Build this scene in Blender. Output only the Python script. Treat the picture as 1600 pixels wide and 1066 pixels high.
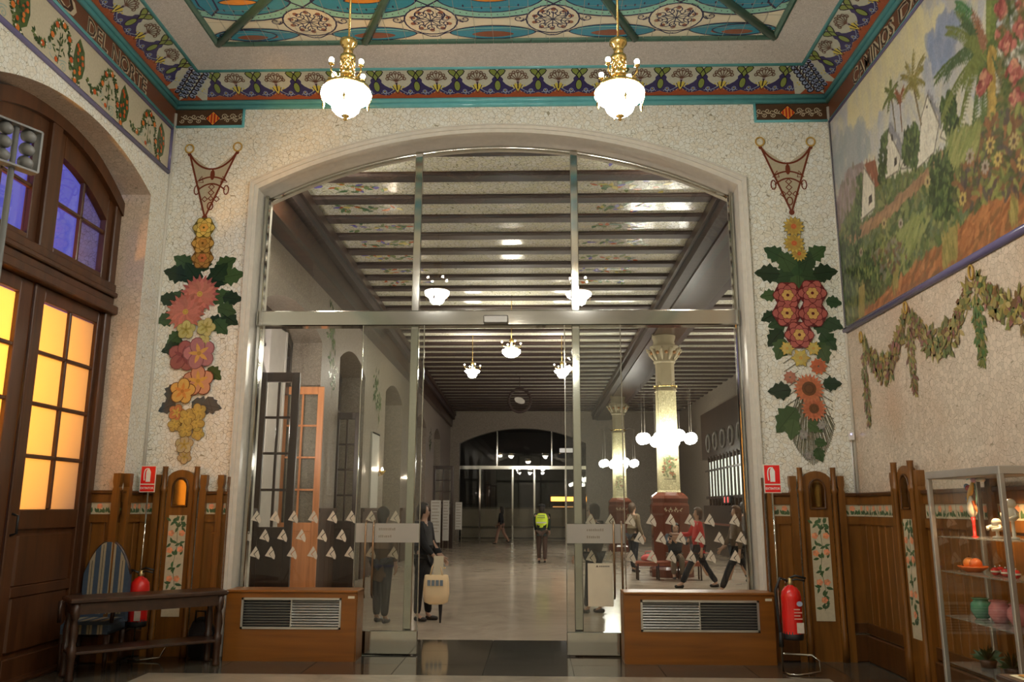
import bpy, bmesh, math, random
import numpy as np
from mathutils import Vector, Matrix
random.seed(7)
rng = np.random.default_rng(7)
for _o in list(bpy.data.objects):
    bpy.data.objects.remove(_o)
COL = bpy.context.scene.collection
PI = math.pi

# ------------------------------------------------------------------ camera
F_PX, YAW, PITCH, ROLL, CAM_D, CAM_Z = 1283.33, 0.0283, 0.2001, 0.0031, 9.5174, 1.6226
IW, IH = 1600, 1066
_cy, _sy, _cp, _sp = math.cos(YAW), math.sin(YAW), math.cos(PITCH), math.sin(PITCH)
_fw = np.array([-_sy * _cp, _cy * _cp, _sp]); _rt = np.array([_cy, _sy, 0.0]); _up = np.cross(_rt, _fw)
_c, _s = math.cos(ROLL), math.sin(ROLL)
CR = _c * _rt + _s * _up; CU = -_s * _rt + _c * _up; CF = _fw
CP = np.array([0, -CAM_D, CAM_Z])
cam = bpy.data.cameras.new('camera'); camo = bpy.data.objects.new('camera', cam); COL.objects.link(camo)
cam.sensor_fit = 'HORIZONTAL'; cam.sensor_width = 36.0; cam.lens = F_PX / IW * 36.0
cam.clip_start = 0.05; cam.clip_end = 300
_m = Matrix.Identity(4)
for i in range(3):
    _m[i][0] = CR[i]; _m[i][1] = CU[i]; _m[i][2] = -CF[i]; _m[i][3] = CP[i]
camo.matrix_world = _m
SC = bpy.context.scene
SC.camera = camo
# ------------------------------------------------------------------ world: blue dusk
w = bpy.data.worlds.new('dusk'); SC.world = w; w.use_nodes = True
_bg = w.node_tree.nodes['Background']; _bg.inputs[0].default_value = (0.125, 0.122, 0.55, 1); _bg.inputs[1].default_value = 0.95
SC.view_settings.view_transform = 'Standard'; SC.view_settings.look = 'None'
SC.view_settings.gamma = 1; SC.view_settings.use_curve_mapping = False
SC.view_settings.exposure = 0.0
try:
    SC.cycles.use_denoising = True
    SC.cycles.max_bounces = 7; SC.cycles.diffuse_bounces = 3; SC.cycles.glossy_bounces = 3
    SC.cycles.use_adaptive_sampling = True; SC.cycles.adaptive_threshold = 0.04
    SC.cycles.transparent_max_bounces = 24; SC.cycles.transmission_bounces = 8
    SC.cycles.caustics_reflective = False; SC.cycles.caustics_refractive = False
    SC.cycles.sample_clamp_indirect = 6.0
except Exception:
    pass
LAMP = 100.0        # brightness of the lobby lamp shades
BULB = 280.0       # small bulbs above the lamp skirts
GLOBE = 48.0       # column globes
HLAMP = 85.0       # hall lamps

def ray(px, py):
    d = CF * F_PX + CR * (px - IW / 2) + CU * (IH / 2 - py); return d
def aty(px, py, y=0.0):
    d = ray(px, py); return Vector(CP + d * ((y - CP[1]) / d[1]))
def atx(px, py, x):
    d = ray(px, py); return Vector(CP + d * ((x - CP[0]) / d[0]))
def atz(px, py, z=0.0):
    d = ray(px, py); return Vector(CP + d * ((z - CP[2]) / d[2]))

# ------------------------------------------------------------------ colours / materials
def lin(c):
    c = c / 255.0
    return c / 12.92 if c <= 0.04045 else ((c + 0.055) / 1.055) ** 2.4
def S(r, g, b):
    return (lin(r), lin(g), lin(b), 1.0)
def G(r, g, b, k=2.0):
    return tuple(min(0.88, lin(v) * k) for v in (r, g, b)) + (1.0,)
MATS = {}
def _new(name):
    m = bpy.data.materials.new(name); m.use_nodes = True
    nt = m.node_tree; b = nt.nodes['Principled BSDF']; MATS[name] = m
    return m, nt, b
def _nd(nt, t, **kw):
    n = nt.nodes.new(t)
    for k, v in kw.items(): setattr(n, k, v)
    return n
def _coords(nt, scale=(1, 1, 1)):
    tc = _nd(nt, 'ShaderNodeNewGeometry'); mp = _nd(nt, 'ShaderNodeMapping')
    mp.inputs['Scale'].default_value = scale
    nt.links.new(tc.outputs['Position'], mp.inputs['Vector']); return mp.outputs['Vector']
def plain(name, col, rough=0.5, metal=0.0, noise=0.12, nscale=6.0, spec=0.5, coat=0.0):
    if name in MATS: return MATS[name]
    m, nt, b = _new(name)
    v = _coords(nt)
    n = _nd(nt, 'ShaderNodeTexNoise'); n.inputs['Scale'].default_value = nscale; n.inputs['Detail'].default_value = 4
    nt.links.new(v, n.inputs['Vector'])
    mx = _nd(nt, 'ShaderNodeMix', data_type='RGBA')
    mx.inputs['A'].default_value = tuple(max(0, c * (1 - noise)) for c in col[:3]) + (1,)
    mx.inputs['B'].default_value = tuple(min(1, c * (1 + noise)) for c in col[:3]) + (1,)
    nt.links.new(n.outputs['Fac'], mx.inputs['Factor']); nt.links.new(mx.outputs['Result'], b.inputs['Base Color'])
    b.inputs['Roughness'].default_value = rough; b.inputs['Metallic'].default_value = metal
    b.inputs['Specular IOR Level'].default_value = spec; b.inputs['Coat Weight'].default_value = coat
    return m
def crackle(name, c1, c2, grout, scale=14.0, edge=0.035, rough=0.25, bump=0.25, tint=None):
    """broken-tile mosaic: irregular glazed pieces with darker joints, each piece tilted a little"""
    if name in MATS: return MATS[name]
    m, nt, b = _new(name)
    v = _coords(nt)
    vo = _nd(nt, 'ShaderNodeTexVoronoi', feature='F1'); vo.inputs['Scale'].default_value = scale
    ve = _nd(nt, 'ShaderNodeTexVoronoi', feature='DISTANCE_TO_EDGE'); ve.inputs['Scale'].default_value = scale
    nt.links.new(v, vo.inputs['Vector']); nt.links.new(v, ve.inputs['Vector'])
    sep = _nd(nt, 'ShaderNodeSeparateColor'); nt.links.new(vo.outputs['Color'], sep.inputs[0])
    mx = _nd(nt, 'ShaderNodeMix', data_type='RGBA'); mx.inputs['A'].default_value = c1; mx.inputs['B'].default_value = c2
    nt.links.new(sep.outputs[0], mx.inputs['Factor'])
    last = mx.outputs['Result']
    if tint:
        n = _nd(nt, 'ShaderNodeTexNoise'); n.inputs['Scale'].default_value = 1.3; n.inputs['Detail'].default_value = 3
        nt.links.new(v, n.inputs['Vector'])
        rp = _nd(nt, 'ShaderNodeMapRange'); rp.inputs[1].default_value = 0.45; rp.inputs[2].default_value = 0.7
        nt.links.new(n.outputs['Fac'], rp.inputs[0])
        m3 = _nd(nt, 'ShaderNodeMix', data_type='RGBA'); m3.inputs['B'].default_value = tint
        nt.links.new(rp.outputs[0], m3.inputs['Factor']); nt.links.new(last, m3.inputs['A']); last = m3.outputs['Result']
    lt = _nd(nt, 'ShaderNodeMapRange'); lt.inputs[1].default_value = edge * 0.4; lt.inputs[2].default_value = edge
    nt.links.new(ve.outputs['Distance'], lt.inputs[0])
    m2 = _nd(nt, 'ShaderNodeMix', data_type='RGBA'); m2.inputs['A'].default_value = grout
    nt.links.new(lt.outputs[0], m2.inputs['Factor']); nt.links.new(last, m2.inputs['B'])
    nt.links.new(m2.outputs['Result'], b.inputs['Base Color'])
    # piece tilt: random slope per cell via bump of (cell random * local position)
    bp = _nd(nt, 'ShaderNodeBump'); bp.inputs['Strength'].default_value = bump; bp.inputs['Distance'].default_value = 0.01
    ad = _nd(nt, 'ShaderNodeVectorMath', operation='SUBTRACT'); nt.links.new(vo.outputs['Color'], ad.inputs[0]); ad.inputs[1].default_value = (0.5, 0.5, 0.5)
    sc = _nd(nt, 'ShaderNodeVectorMath', operation='SCALE'); sc.inputs['Scale'].default_value = scale; nt.links.new(v, sc.inputs[0])
    sb = _nd(nt, 'ShaderNodeVectorMath', operation='DOT_PRODUCT')
    nt.links.new(ad.outputs[0], sb.inputs[0]); nt.links.new(sc.outputs[0], sb.inputs[1])
    ml = _nd(nt, 'ShaderNodeMath', operation='MULTIPLY_ADD'); ml.inputs[1].default_value = 0.35
    nt.links.new(sb.outputs['Value'], ml.inputs[0]); nt.links.new(lt.outputs[0], ml.inputs[2])
    nt.links.new(ml.outputs[0], bp.inputs['Height']); nt.links.new(bp.outputs[0], b.inputs['Normal'])
    b.inputs['Roughness'].default_value = rough
    return m
def wood(name, c1, c2, rough=0.35, axis=2, scale=9.0, coat=0.15):
    if name in MATS: return MATS[name]
    m, nt, b = _new(name)
    sc = [scale, scale, scale]; sc[axis] = scale * 0.07
    v = _coords(nt, tuple(sc))
    n = _nd(nt, 'ShaderNodeTexNoise'); n.inputs['Scale'].default_value = 1.6; n.inputs['Detail'].default_value = 6; n.inputs['Distortion'].default_value = 0.6
    nt.links.new(v, n.inputs['Vector'])
    mr = _nd(nt, 'ShaderNodeMapRange'); mr.inputs[1].default_value = 0.3; mr.inputs[2].default_value = 0.7
    nt.links.new(n.outputs['Fac'], mr.inputs[0])
    mx = _nd(nt, 'ShaderNodeMix', data_type='RGBA'); mx.inputs['A'].default_value = c1; mx.inputs['B'].default_value = c2
    nt.links.new(mr.outputs[0], mx.inputs['Factor']); nt.links.new(mx.outputs['Result'], b.inputs['Base Color'])
    bp = _nd(nt, 'ShaderNodeBump'); bp.inputs['Strength'].default_value = 0.08; bp.inputs['Distance'].default_value = 0.004
    nt.links.new(n.outputs['Fac'], bp.inputs['Height']); nt.links.new(bp.outputs[0], b.inputs['Normal'])
    b.inputs['Roughness'].default_value = rough; b.inputs['Coat Weight'].default_value = coat; b.inputs['Coat Roughness'].default_value = 0.2
    return m
def marble(name, c1, c2, rough=0.12, scale=1.2, vein=0.5):
    if name in MATS: return MATS[name]
    m, nt, b = _new(name)
    v = _coords(nt)
    n = _nd(nt, 'ShaderNodeTexNoise'); n.inputs['Scale'].default_value = scale; n.inputs['Detail'].default_value = 8; n.inputs['Roughness'].default_value = 0.65; n.inputs['Distortion'].default_value = 1.5
    nt.links.new(v, n.inputs['Vector'])
    mr = _nd(nt, 'ShaderNodeMapRange'); mr.inputs[1].default_value = 0.3; mr.inputs[2].default_value = 0.72
    nt.links.new(n.outputs['Fac'], mr.inputs[0])
    mx = _nd(nt, 'ShaderNodeMix', data_type='RGBA'); mx.inputs['A'].default_value = c1; mx.inputs['B'].default_value = c2
    nt.links.new(mr.outputs[0], mx.inputs['Factor']); nt.links.new(mx.outputs['Result'], b.inputs['Base Color'])
    b.inputs['Roughness'].default_value = rough
    return m
def inkmat(name='painted_ceramic', rough=0.22, bump=0.0, nvar=0.15):
    if name in MATS: return MATS[name]
    m, nt, b = _new(name)
    a = _nd(nt, 'ShaderNodeVertexColor'); a.layer_name = 'Col'
    n = _nd(nt, 'ShaderNodeTexNoise'); n.inputs['Scale'].default_value = 40; n.inputs['Detail'].default_value = 3
    nt.links.new(_coords(nt), n.inputs['Vector'])
    mr = _nd(nt, 'ShaderNodeMapRange'); mr.inputs[3].default_value = 1 - nvar; mr.inputs[4].default_value = 1 + nvar
    nt.links.new(n.outputs['Fac'], mr.inputs[0])
    ml = _nd(nt, 'ShaderNodeVectorMath', operation='SCALE')
    nt.links.new(a.outputs['Color'], ml.inputs[0]); nt.links.new(mr.outputs[0], ml.inputs['Scale'])
    nt.links.new(ml.outputs[0], b.inputs['Base Color']); b.inputs['Roughness'].default_value = rough
    if bump:
        bp = _nd(nt, 'ShaderNodeBump'); bp.inputs['Strength'].default_value = bump; bp.inputs['Distance'].default_value = 0.004
        n2 = _nd(nt, 'ShaderNodeTexNoise'); n2.inputs['Scale'].default_value = 9; nt.links.new(_coords(nt), n2.inputs['Vector'])
        nt.links.new(n2.outputs['Fac'], bp.inputs['Height']); nt.links.new(bp.outputs[0], b.inputs['Normal'])
    return m
def glassmat(name, tint=(0.93, 0.95, 0.93, 1), refl_rough=0.0, ior=1.5, haze=0.0):
    if name in MATS: return MATS[name]
    m, nt, b = _new(name); nt.nodes.remove(b)
    out = nt.nodes['Material Output']
    fr = _nd(nt, 'ShaderNodeFresnel')
    gm = _nd(nt, 'ShaderNodeNewGeometry'); mrg = _nd(nt, 'ShaderNodeMapRange')   # same reflectance from both sides of the pane
    mrg.inputs[3].default_value = ior; mrg.inputs[4].default_value = 1.0 / ior
    nt.links.new(gm.outputs['Backfacing'], mrg.inputs[0]); nt.links.new(mrg.outputs[0], fr.inputs['IOR'])
    tr = _nd(nt, 'ShaderNodeBsdfTransparent'); tr.inputs[0].default_value = tint
    gl = _nd(nt, 'ShaderNodeBsdfGlossy'); gl.inputs['Roughness'].default_value = refl_rough; gl.inputs[0].default_value = (1, 1, 1, 1)
    mx = _nd(nt, 'ShaderNodeMixShader'); nt.links.new(fr.outputs[0], mx.inputs[0]); nt.links.new(tr.outputs[0], mx.inputs[1]); nt.links.new(gl.outputs[0], mx.inputs[2])
    last = mx.outputs[0]
    if haze:
        df = _nd(nt, 'ShaderNodeBsdfDiffuse'); df.inputs[0].default_value = (0.7, 0.7, 0.66, 1)
        m2 = _nd(nt, 'ShaderNodeMixShader'); m2.inputs[0].default_value = haze
        nt.links.new(last, m2.inputs[1]); nt.links.new(df.outputs[0], m2.inputs[2]); last = m2.outputs[0]
    nt.links.new(last, out.inputs['Surface'])
    return m
def frostmat(name, col, trans=0.6):
    if name in MATS: return MATS[name]
    m, nt, b = _new(name); nt.nodes.remove(b); out = nt.nodes['Material Output']
    tl = _nd(nt, 'ShaderNodeBsdfTranslucent'); tl.inputs[0].default_value = col
    df = _nd(nt, 'ShaderNodeBsdfDiffuse'); df.inputs[0].default_value = col
    mx = _nd(nt, 'ShaderNodeMixShader'); mx.inputs[0].default_value = 1 - trans
    nt.links.new(tl.outputs[0], mx.inputs[1]); nt.links.new(df.outputs[0], mx.inputs[2]); nt.links.new(mx.outputs[0], out.inputs['Surface'])
    return m
def emit(name, col, strength):
    if name in MATS: return MATS[name]
    m, nt, b = _new(name)
    b.inputs['Base Color'].default_value = (0.8, 0.8, 0.8, 1); b.inputs['Emission Color'].default_value = col
    b.inputs['Emission Strength'].default_value = strength; b.inputs['Roughness'].default_value = 0.3
    return m

# ------------------------------------------------------------------ mesh helpers
class MB:
    """collects shapes that become ONE mesh object"""
    def __init__(s): s.v = []; s.f = []; s.c = None; s.sm = []
    def add(s, vs, fs, smooth=False):
        n = len(s.v); s.v += [tuple(p) for p in vs]; s.f += [tuple(i + n for i in f) for f in fs]; s.sm += [smooth] * len(fs); return s
    def box(s, x0, x1, y0, y1, z0, z1):
        vs = [(x0, y0, z0), (x1, y0, z0), (x1, y1, z0), (x0, y1, z0), (x0, y0, z1), (x1, y0, z1), (x1, y1, z1), (x0, y1, z1)]
        return s.add(vs, [(3, 2, 1, 0), (4, 5, 6, 7), (0, 1, 5, 4), (1, 2, 6, 5), (2, 3, 7, 6), (3, 0, 4, 7)])
    def cbox(s, x0, x1, y0, y1, z0, z1, b=0.01):
        """box with chamfered edges"""
        b = min(b, (x1 - x0) * .45, (y1 - y0) * .45, (z1 - z0) * .45)
        vs = []
        for (zz, i) in ((z0, b), (z0 + b, 0), (z1 - b, 0), (z1, b)):
            a0, a1, c0, c1 = x0 + i, x1 - i, y0 + i, y1 - i; k = b if i == 0 else b * .4
            vs += [(a0 + k, c0, zz), (a1 - k, c0, zz), (a1, c0 + k, zz), (a1, c1 - k, zz), (a1 - k, c1, zz), (a0 + k, c1, zz), (a0, c1 - k, zz), (a0, c0 + k, zz)]
        fs = [tuple(range(7, -1, -1)), tuple(range(24, 32))]
        for r in range(3):
            for k in range(8): fs.append((r * 8 + k, r * 8 + (k + 1) % 8, r * 8 + 8 + (k + 1) % 8, r * 8 + 8 + k))
        return s.add(vs, fs)
    def obox(s, o, u, v, n, u0, u1, v0, v1, n0, n1):
        o, u, v, n = Vector(o), Vector(u), Vector(v), Vector(n)
        vs = [o + u * a + v * b + n * c for c in (n0, n1) for (a, b) in ((u0, v0), (u1, v0), (u1, v1), (u0, v1))]
        return s.add(vs, [(3, 2, 1, 0), (4, 5, 6, 7), (0, 1, 5, 4), (1, 2, 6, 5), (2, 3, 7, 6), (3, 0, 4, 7)])
    def prism(s, pts, o, u, v, n, n0, n1):
        """polygon pts (u,v) extruded along n"""
        o, u, v, n = Vector(o), Vector(u), Vector(v), Vector(n); k = len(pts)
        vs = [o + u * a + v * b + n * n0 for a, b in pts] + [o + u * a + v * b + n * n1 for a, b in pts]
        return s.add(vs, [tuple(range(k - 1, -1, -1)), tuple(range(k, 2 * k))] + [(i, (i + 1) % k, k + (i + 1) % k, k + i) for i in range(k)])
    def lathe(s, prof, c=(0, 0, 0), seg=24, smooth=True, sx=1, sy=1):
        cx, cy, cz = c; vs = []; fs = []
        for r, z in prof:
            for k in range(seg):
                a = 2 * PI * k / seg; vs.append((cx + r * sx * math.cos(a), cy + r * sy * math.sin(a), cz + z))
        for i in range(len(prof) - 1):
            for k in range(seg):
                fs.append((i * seg + k, i * seg + (k + 1) % seg, (i + 1) * seg + (k + 1) % seg, (i + 1) * seg + k))
        fs.append(tuple(range(seg - 1, -1, -1))); fs.append(tuple((len(prof) - 1) * seg + k for k in range(seg)))
        return s.add(vs, fs, smooth)
    def tube(s, pts, r, seg=8, smooth=True, closed=False):
        pts = [Vector(p) for p in pts]; n = len(pts); vs = []; fs = []; prev = None
        rr = r if isinstance(r, (list, tuple)) else [r] * n
        for i in range(n):
            if closed: t = pts[(i + 1) % n] - pts[i - 1]
            else: t = pts[min(i + 1, n - 1)] - pts[max(i - 1, 0)]
            t = t.normalized() if t.length > 1e-9 else Vector((0, 0, 1))
            if prev is None: a = t.orthogonal().normalized()
            else:
                a = prev - t * prev.dot(t); a = a.normalized() if a.length > 1e-6 else t.orthogonal().normalized()
            prev = a; b = t.cross(a)
            for k in range(seg):
                q = 2 * PI * k / seg; vs.append(pts[i] + (a * math.cos(q) + b * math.sin(q)) * rr[i])
        m = n if closed else n - 1
        for i in range(m):
            for k in range(seg):
                j = (i + 1) % n; fs.append((i * seg + k, i * seg + (k + 1) % seg, j * seg + (k + 1) % seg, j * seg + k))
        if not closed: fs.append(tuple(range(seg - 1, -1, -1))); fs.append(tuple((n - 1) * seg + k for k in range(seg)))
        return s.add(vs, fs, smooth)
    def ball(s, c, r, seg=14, rings=8, sz=1.0):
        prof = [(r * math.sin(PI * i / rings) + 1e-4, -r * sz * math.cos(PI * i / rings)) for i in range(rings + 1)]
        return s.lathe(prof, c, seg)
    def build(s, name, mat, parent=None, **tags):
        me = bpy.data.meshes.new(name); me.from_pydata([tuple(map(float, p)) for p in s.v], [], s.f)
        if any(s.sm): me.polygons.foreach_set('use_smooth', s.sm)
        if s.c:
            a = me.color_attributes.new('Col', 'FLOAT_COLOR', 'CORNER'); buf = np.zeros((len(me.loops), 4), np.float32); i = 0
            for f, c in zip(s.f, s.c): buf[i:i + len(f)] = c; i += len(f)
            a.data.foreach_set('color', buf.ravel())
        me.materials.append(mat if not isinstance(mat, str) else MATS[mat]); me.update()
        return link(name, me, parent, **tags)
def link(name, data, parent=None, **tags):
    o = bpy.data.objects.new(name, data); COL.objects.link(o)
    if parent is not None: o.parent = parent
    for k, v in tags.items():
        if v is not None: o[k] = v
    return o
def thing(name, label, category, loc=(0, 0, 0), rotz=0.0, group=None):
    o = bpy.data.objects.new(name, None); COL.objects.link(o); o.location = loc; o.rotation_euler = (0, 0, rotz)
    o.empty_display_size = 0.1
    o['label'] = label; o['category'] = category
    if group: o['group'] = group
    return o
def dup(root, loc, rotz=0.0, label=None, group=None):
    r = root.copy(); COL.objects.link(r); r.location = loc; r.rotation_euler = (0, 0, rotz)
    if label: r['label'] = label
    if group: r['group'] = group
    for ch in list(root.children):
        c = ch.copy(); COL.objects.link(c); c.parent = r
        for g in list(ch.children):
            d = g.copy(); COL.objects.link(d); d.parent = c
    return r
def setting(name, label=None):
    o = bpy.data.objects.new(name, None); COL.objects.link(o); o['kind'] = 'structure'; o.empty_display_size = 0.1
    if label: o['label'] = label
    return o

# ------------------------------------------------------------------ flat ceramic / painted inlay: coloured pieces on a plane
class Ink(MB):
    def __init__(s, o, u, v, n, step=0.0012):
        super().__init__(); s.o, s.u, s.vv, s.n = Vector(o), Vector(u).normalized(), Vector(v).normalized(), Vector(n).normalized()
        s.c = []; s.step = step; s.k = 0; s.xf = None
    def P(s, a, b, h): return s.o + s.u * a + s.vv * b + s.n * h
    def T(s, p):
        if s.xf is None: return p
        ox, oy, sc, rot, fl = s.xf; x, y = p[0] * sc * fl, p[1] * sc
        c, q = math.cos(rot), math.sin(rot); return (ox + x * c - y * q, oy + x * q + y * c)
    def at(s, ox=0, oy=0, sc=1, rot=0, fl=1): s.xf = (ox, oy, sc, rot, fl); return s
    def lay(s, k): s.k = k; return s
    def poly(s, pts, col):
        pts = [s.T(p) for p in pts]; h = 0.002 + (s.k + 0.9 * (len(s.f) % 48) / 48) * s.step     # no two pieces share a height
        ar = sum(pts[i][0] * pts[(i + 1) % len(pts)][1] - pts[(i + 1) % len(pts)][0] * pts[i][1] for i in range(len(pts)))
        flip = (s.u.cross(s.vv)).dot(s.n) < 0
        if (ar < 0) != flip: pts = pts[::-1]
        n = len(s.v); s.v += [tuple(s.P(a, b, h)) for a, b in pts]; s.f.append(tuple(range(n, n + len(pts)))); s.sm.append(False)
        s.c.append(tuple(col[:3]) + (1,)); return s
    def rect(s, a0, a1, b0, b1, col): return s.poly([(a0, b0), (a1, b0), (a1, b1), (a0, b1)], col)
    def ell(s, cx, cy, rx, ry, col, n=16, rot=0):
        c, q = math.cos(rot), math.sin(rot)
        return s.poly([(cx + rx * math.cos(t) * c - ry * math.sin(t) * q, cy + rx * math.cos(t) * q + ry * math.sin(t) * c) for t in [2 * PI * i / n for i in range(n)]], col)
    def stroke(s, pts, wd, col, closed=False, taper=False):
        pts = [Vector((p[0], p[1])) for p in pts]; n = len(pts); L = []; Rr = []
        for i in range(n):
            if closed: t = pts[(i + 1) % n] - pts[i - 1]
            else: t = pts[min(i + 1, n - 1)] - pts[max(i - 1, 0)]
            t = t.normalized() if t.length > 1e-9 else Vector((1, 0)); nn = Vector((-t.y, t.x)) * wd / 2
            if taper: nn = nn * (1 - 0.85 * i / max(1, n - 1))
            L.append(pts[i] + nn); Rr.append(pts[i] - nn)
        for i in range(n if closed else n - 1):
            j = (i + 1) % n; s.poly([L[i], Rr[i], Rr[j], L[j]], col)
        return s
    def ring(s, cx, cy, r, wd, col, n=18, ry=None):
        ry = ry or r; return s.stroke([(cx + r * math.cos(2 * PI * i / n), cy + ry * math.sin(2 * PI * i / n)) for i in range(n)], wd, col, closed=True)
    def leaf(s, x, y, L, wd, ang, col, n=5):
        c, q = math.cos(ang), math.sin(ang); up = []; dn = []
        for i in range(n + 1):
            t = i / n; h = wd / 2 * math.sin(PI * t ** 0.8); a, b = L * t, h
            up.append((x + a * c - b * q, y + a * q + b * c)); dn.append((x + a * c + b * q, y + a * q - b * c))
        return s.poly(up + dn[-2:0:-1], col)
    def arc(s, cx, cy, r, a0, a1, wd, col, n=10, ry=None, taper=False):
        ry = ry or r
        return s.stroke([(cx + r * math.cos(a0 + (a1 - a0) * i / n), cy + ry * math.sin(a0 + (a1 - a0) * i / n)) for i in range(n + 1)], wd, col, taper=taper)
    def spiral(s, cx, cy, r, a0, turns, wd, col, n=16):
        return s.stroke([(cx + r * (1 - .85 * i / n) * math.cos(a0 + 2 * PI * turns * i / n), cy + r * (1 - .85 * i / n) * math.sin(a0 + 2 * PI * turns * i / n)) for i in range(n + 1)], wd, col)
    def bez(s, p0, p1, p2, p3, wd, col, n=12, taper=False):
        return s.stroke(bezier(p0, p1, p2, p3, n), wd, col, taper=taper)
def bezier(p0, p1, p2, p3, n=12):
    o = []
    for i in range(n + 1):
        t = i / n; a, b, c, d = (1 - t) ** 3, 3 * t * (1 - t) ** 2, 3 * t * t * (1 - t), t ** 3
        o.append((a * p0[0] + b * p1[0] + c * p2[0] + d * p3[0], a * p0[1] + b * p1[1] + c * p2[1] + d * p3[1]))
    return o
def jit(c, a=0.15):
    k = 1 + random.uniform(-a, a); return tuple(min(.95, max(0, v * k * (1 + random.uniform(-a, a) * .4))) for v in c[:3]) + (1,)
_txtcache = {}
def text_geo(body, size, offset=0.0):
    key = (body, size, offset)
    if key in _txtcache: return _txtcache[key]
    cu = bpy.data.curves.new('t', 'FONT'); cu.body = body; cu.size = size; cu.offset = offset; cu.resolution_u = 2
    ob = bpy.data.objects.new('t', cu); COL.objects.link(ob)
    dg = bpy.context.evaluated_depsgraph_get(); me = bpy.data.meshes.new_from_object(ob.evaluated_get(dg))
    vs = [(v.co.x, v.co.y) for v in me.vertices]; fs = [tuple(p.vertices) for p in me.polygons]
    bpy.data.objects.remove(ob); bpy.data.curves.remove(cu); bpy.data.meshes.remove(me)
    _txtcache[key] = (vs, fs); return vs, fs
def ink_text(k, body, size, a, b, col, offset=0.0, align='l', sx=1.0):
    """letters as flat pieces on an Ink plane"""
    vs, fs = text_geo(body, size, offset)
    if not vs: return 0
    x0 = min(v[0] for v in vs); x1 = max(v[0] for v in vs); wdt = (x1 - x0) * sx
    off = {'l': 0, 'c': -wdt / 2, 'r': -wdt}[align]; n = len(k.v); h = 0.002 + k.k * k.step
    k.v += [tuple(k.P(*k.T((a + off + (p[0] - x0) * sx, b + p[1])), h)) for p in vs]
    for f in fs: k.f.append(tuple(i + n for i in f)); k.sm.append(False); k.c.append(tuple(col[:3]) + (1,))
    return wdt
# ================================================================== STRUCTURE
XL, XR, ZT, ZM, YB = -4.55, 3.65, 6.31, 6.56, -14.0
ACX, AHW, ASPR, AAPX = -0.47, 2.96, 5.50, 6.22
cream = crackle('cream_broken_tile_mosaic', G(176, 171, 157, 1.9), G(198, 193, 179, 1.8), G(128, 122, 102, 1.7), scale=21, edge=0.035, rough=0.3, bump=0.10)
pinky = crackle('warm_broken_tile_mosaic', G(158, 146, 130, 1.9), G(172, 160, 144, 1.9), G(134, 122, 104, 1.7), scale=23, edge=0.035, rough=0.25, bump=0.10, tint=G(160, 140, 120, 1.9))
greyt = crackle('grey_lilac_fine_mosaic', G(150, 146, 142, 1.9), G(166, 162, 158, 1.8), G(135, 131, 126, 1.8), scale=45, edge=0.06, rough=0.45, bump=0.06)
trimst = plain('pale_glazed_arch_moulding', G(156, 152, 143, 2.1), 0.18, nscale=14)
hallwall = crackle('hall_lilac_grey_mosaic', G(118, 108, 98, 1.45), G(136, 126, 114, 1.45), G(96, 88, 76, 1.45), scale=30, edge=0.05, rough=0.4, bump=0.06)
teal = plain('teal_glazed_moulding', G(78, 136, 140, 1.9), 0.12, nscale=9, noise=.2)
green = plain('bottle_green_glazed_rib', G(58, 84, 74, 1.8), 0.1, nscale=9, noise=.25)
purple = plain('violet_grey_rope_moulding', G(82, 78, 108, 1.8), 0.2)
oak = wood('honey_oak', G(94, 58, 18, 1.2), G(122, 78, 28, 1.3), 0.35, 2)
oakd = wood('dark_oak', G(66, 38, 13, 1.1), G(92, 55, 20, 1.1), 0.35, 2)
door_w = wood('brown_door_wood', G(58, 33, 16, 1.2), G(82, 48, 24, 1.3), 0.4, 2, 6)
darkw = wood('dark_walnut', G(34, 20, 12, 1.8), G(52, 32, 20, 1.8), 0.35, 0, 8)
joistw = wood('dark_joist_wood', G(44, 30, 27, 1.2), G(60, 44, 40, 1.1), 0.6, 0, 5, 0.0)
chrome = plain('polished_steel', (0.56, 0.555, 0.51, 1), 0.09, 1.0, noise=.03)
brass = plain('polished_brass', (0.83, 0.60, 0.22, 1), 0.18, 1.0, noise=.08)
black = plain('black_rubber', (0.012, 0.012, 0.012, 1), 0.5)
inkm = inkmat(); inkw = inkmat('painted_tile', 0.3); mural_m = inkmat('painted_mural_tile', 0.28, 0.12, 0.18)
clear = glassmat('clear_glass', (0.90, 0.92, 0.89, 1))
clear2 = glassmat('door_glass', (0.84, 0.86, 0.82, 1), haze=0.015)

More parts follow.
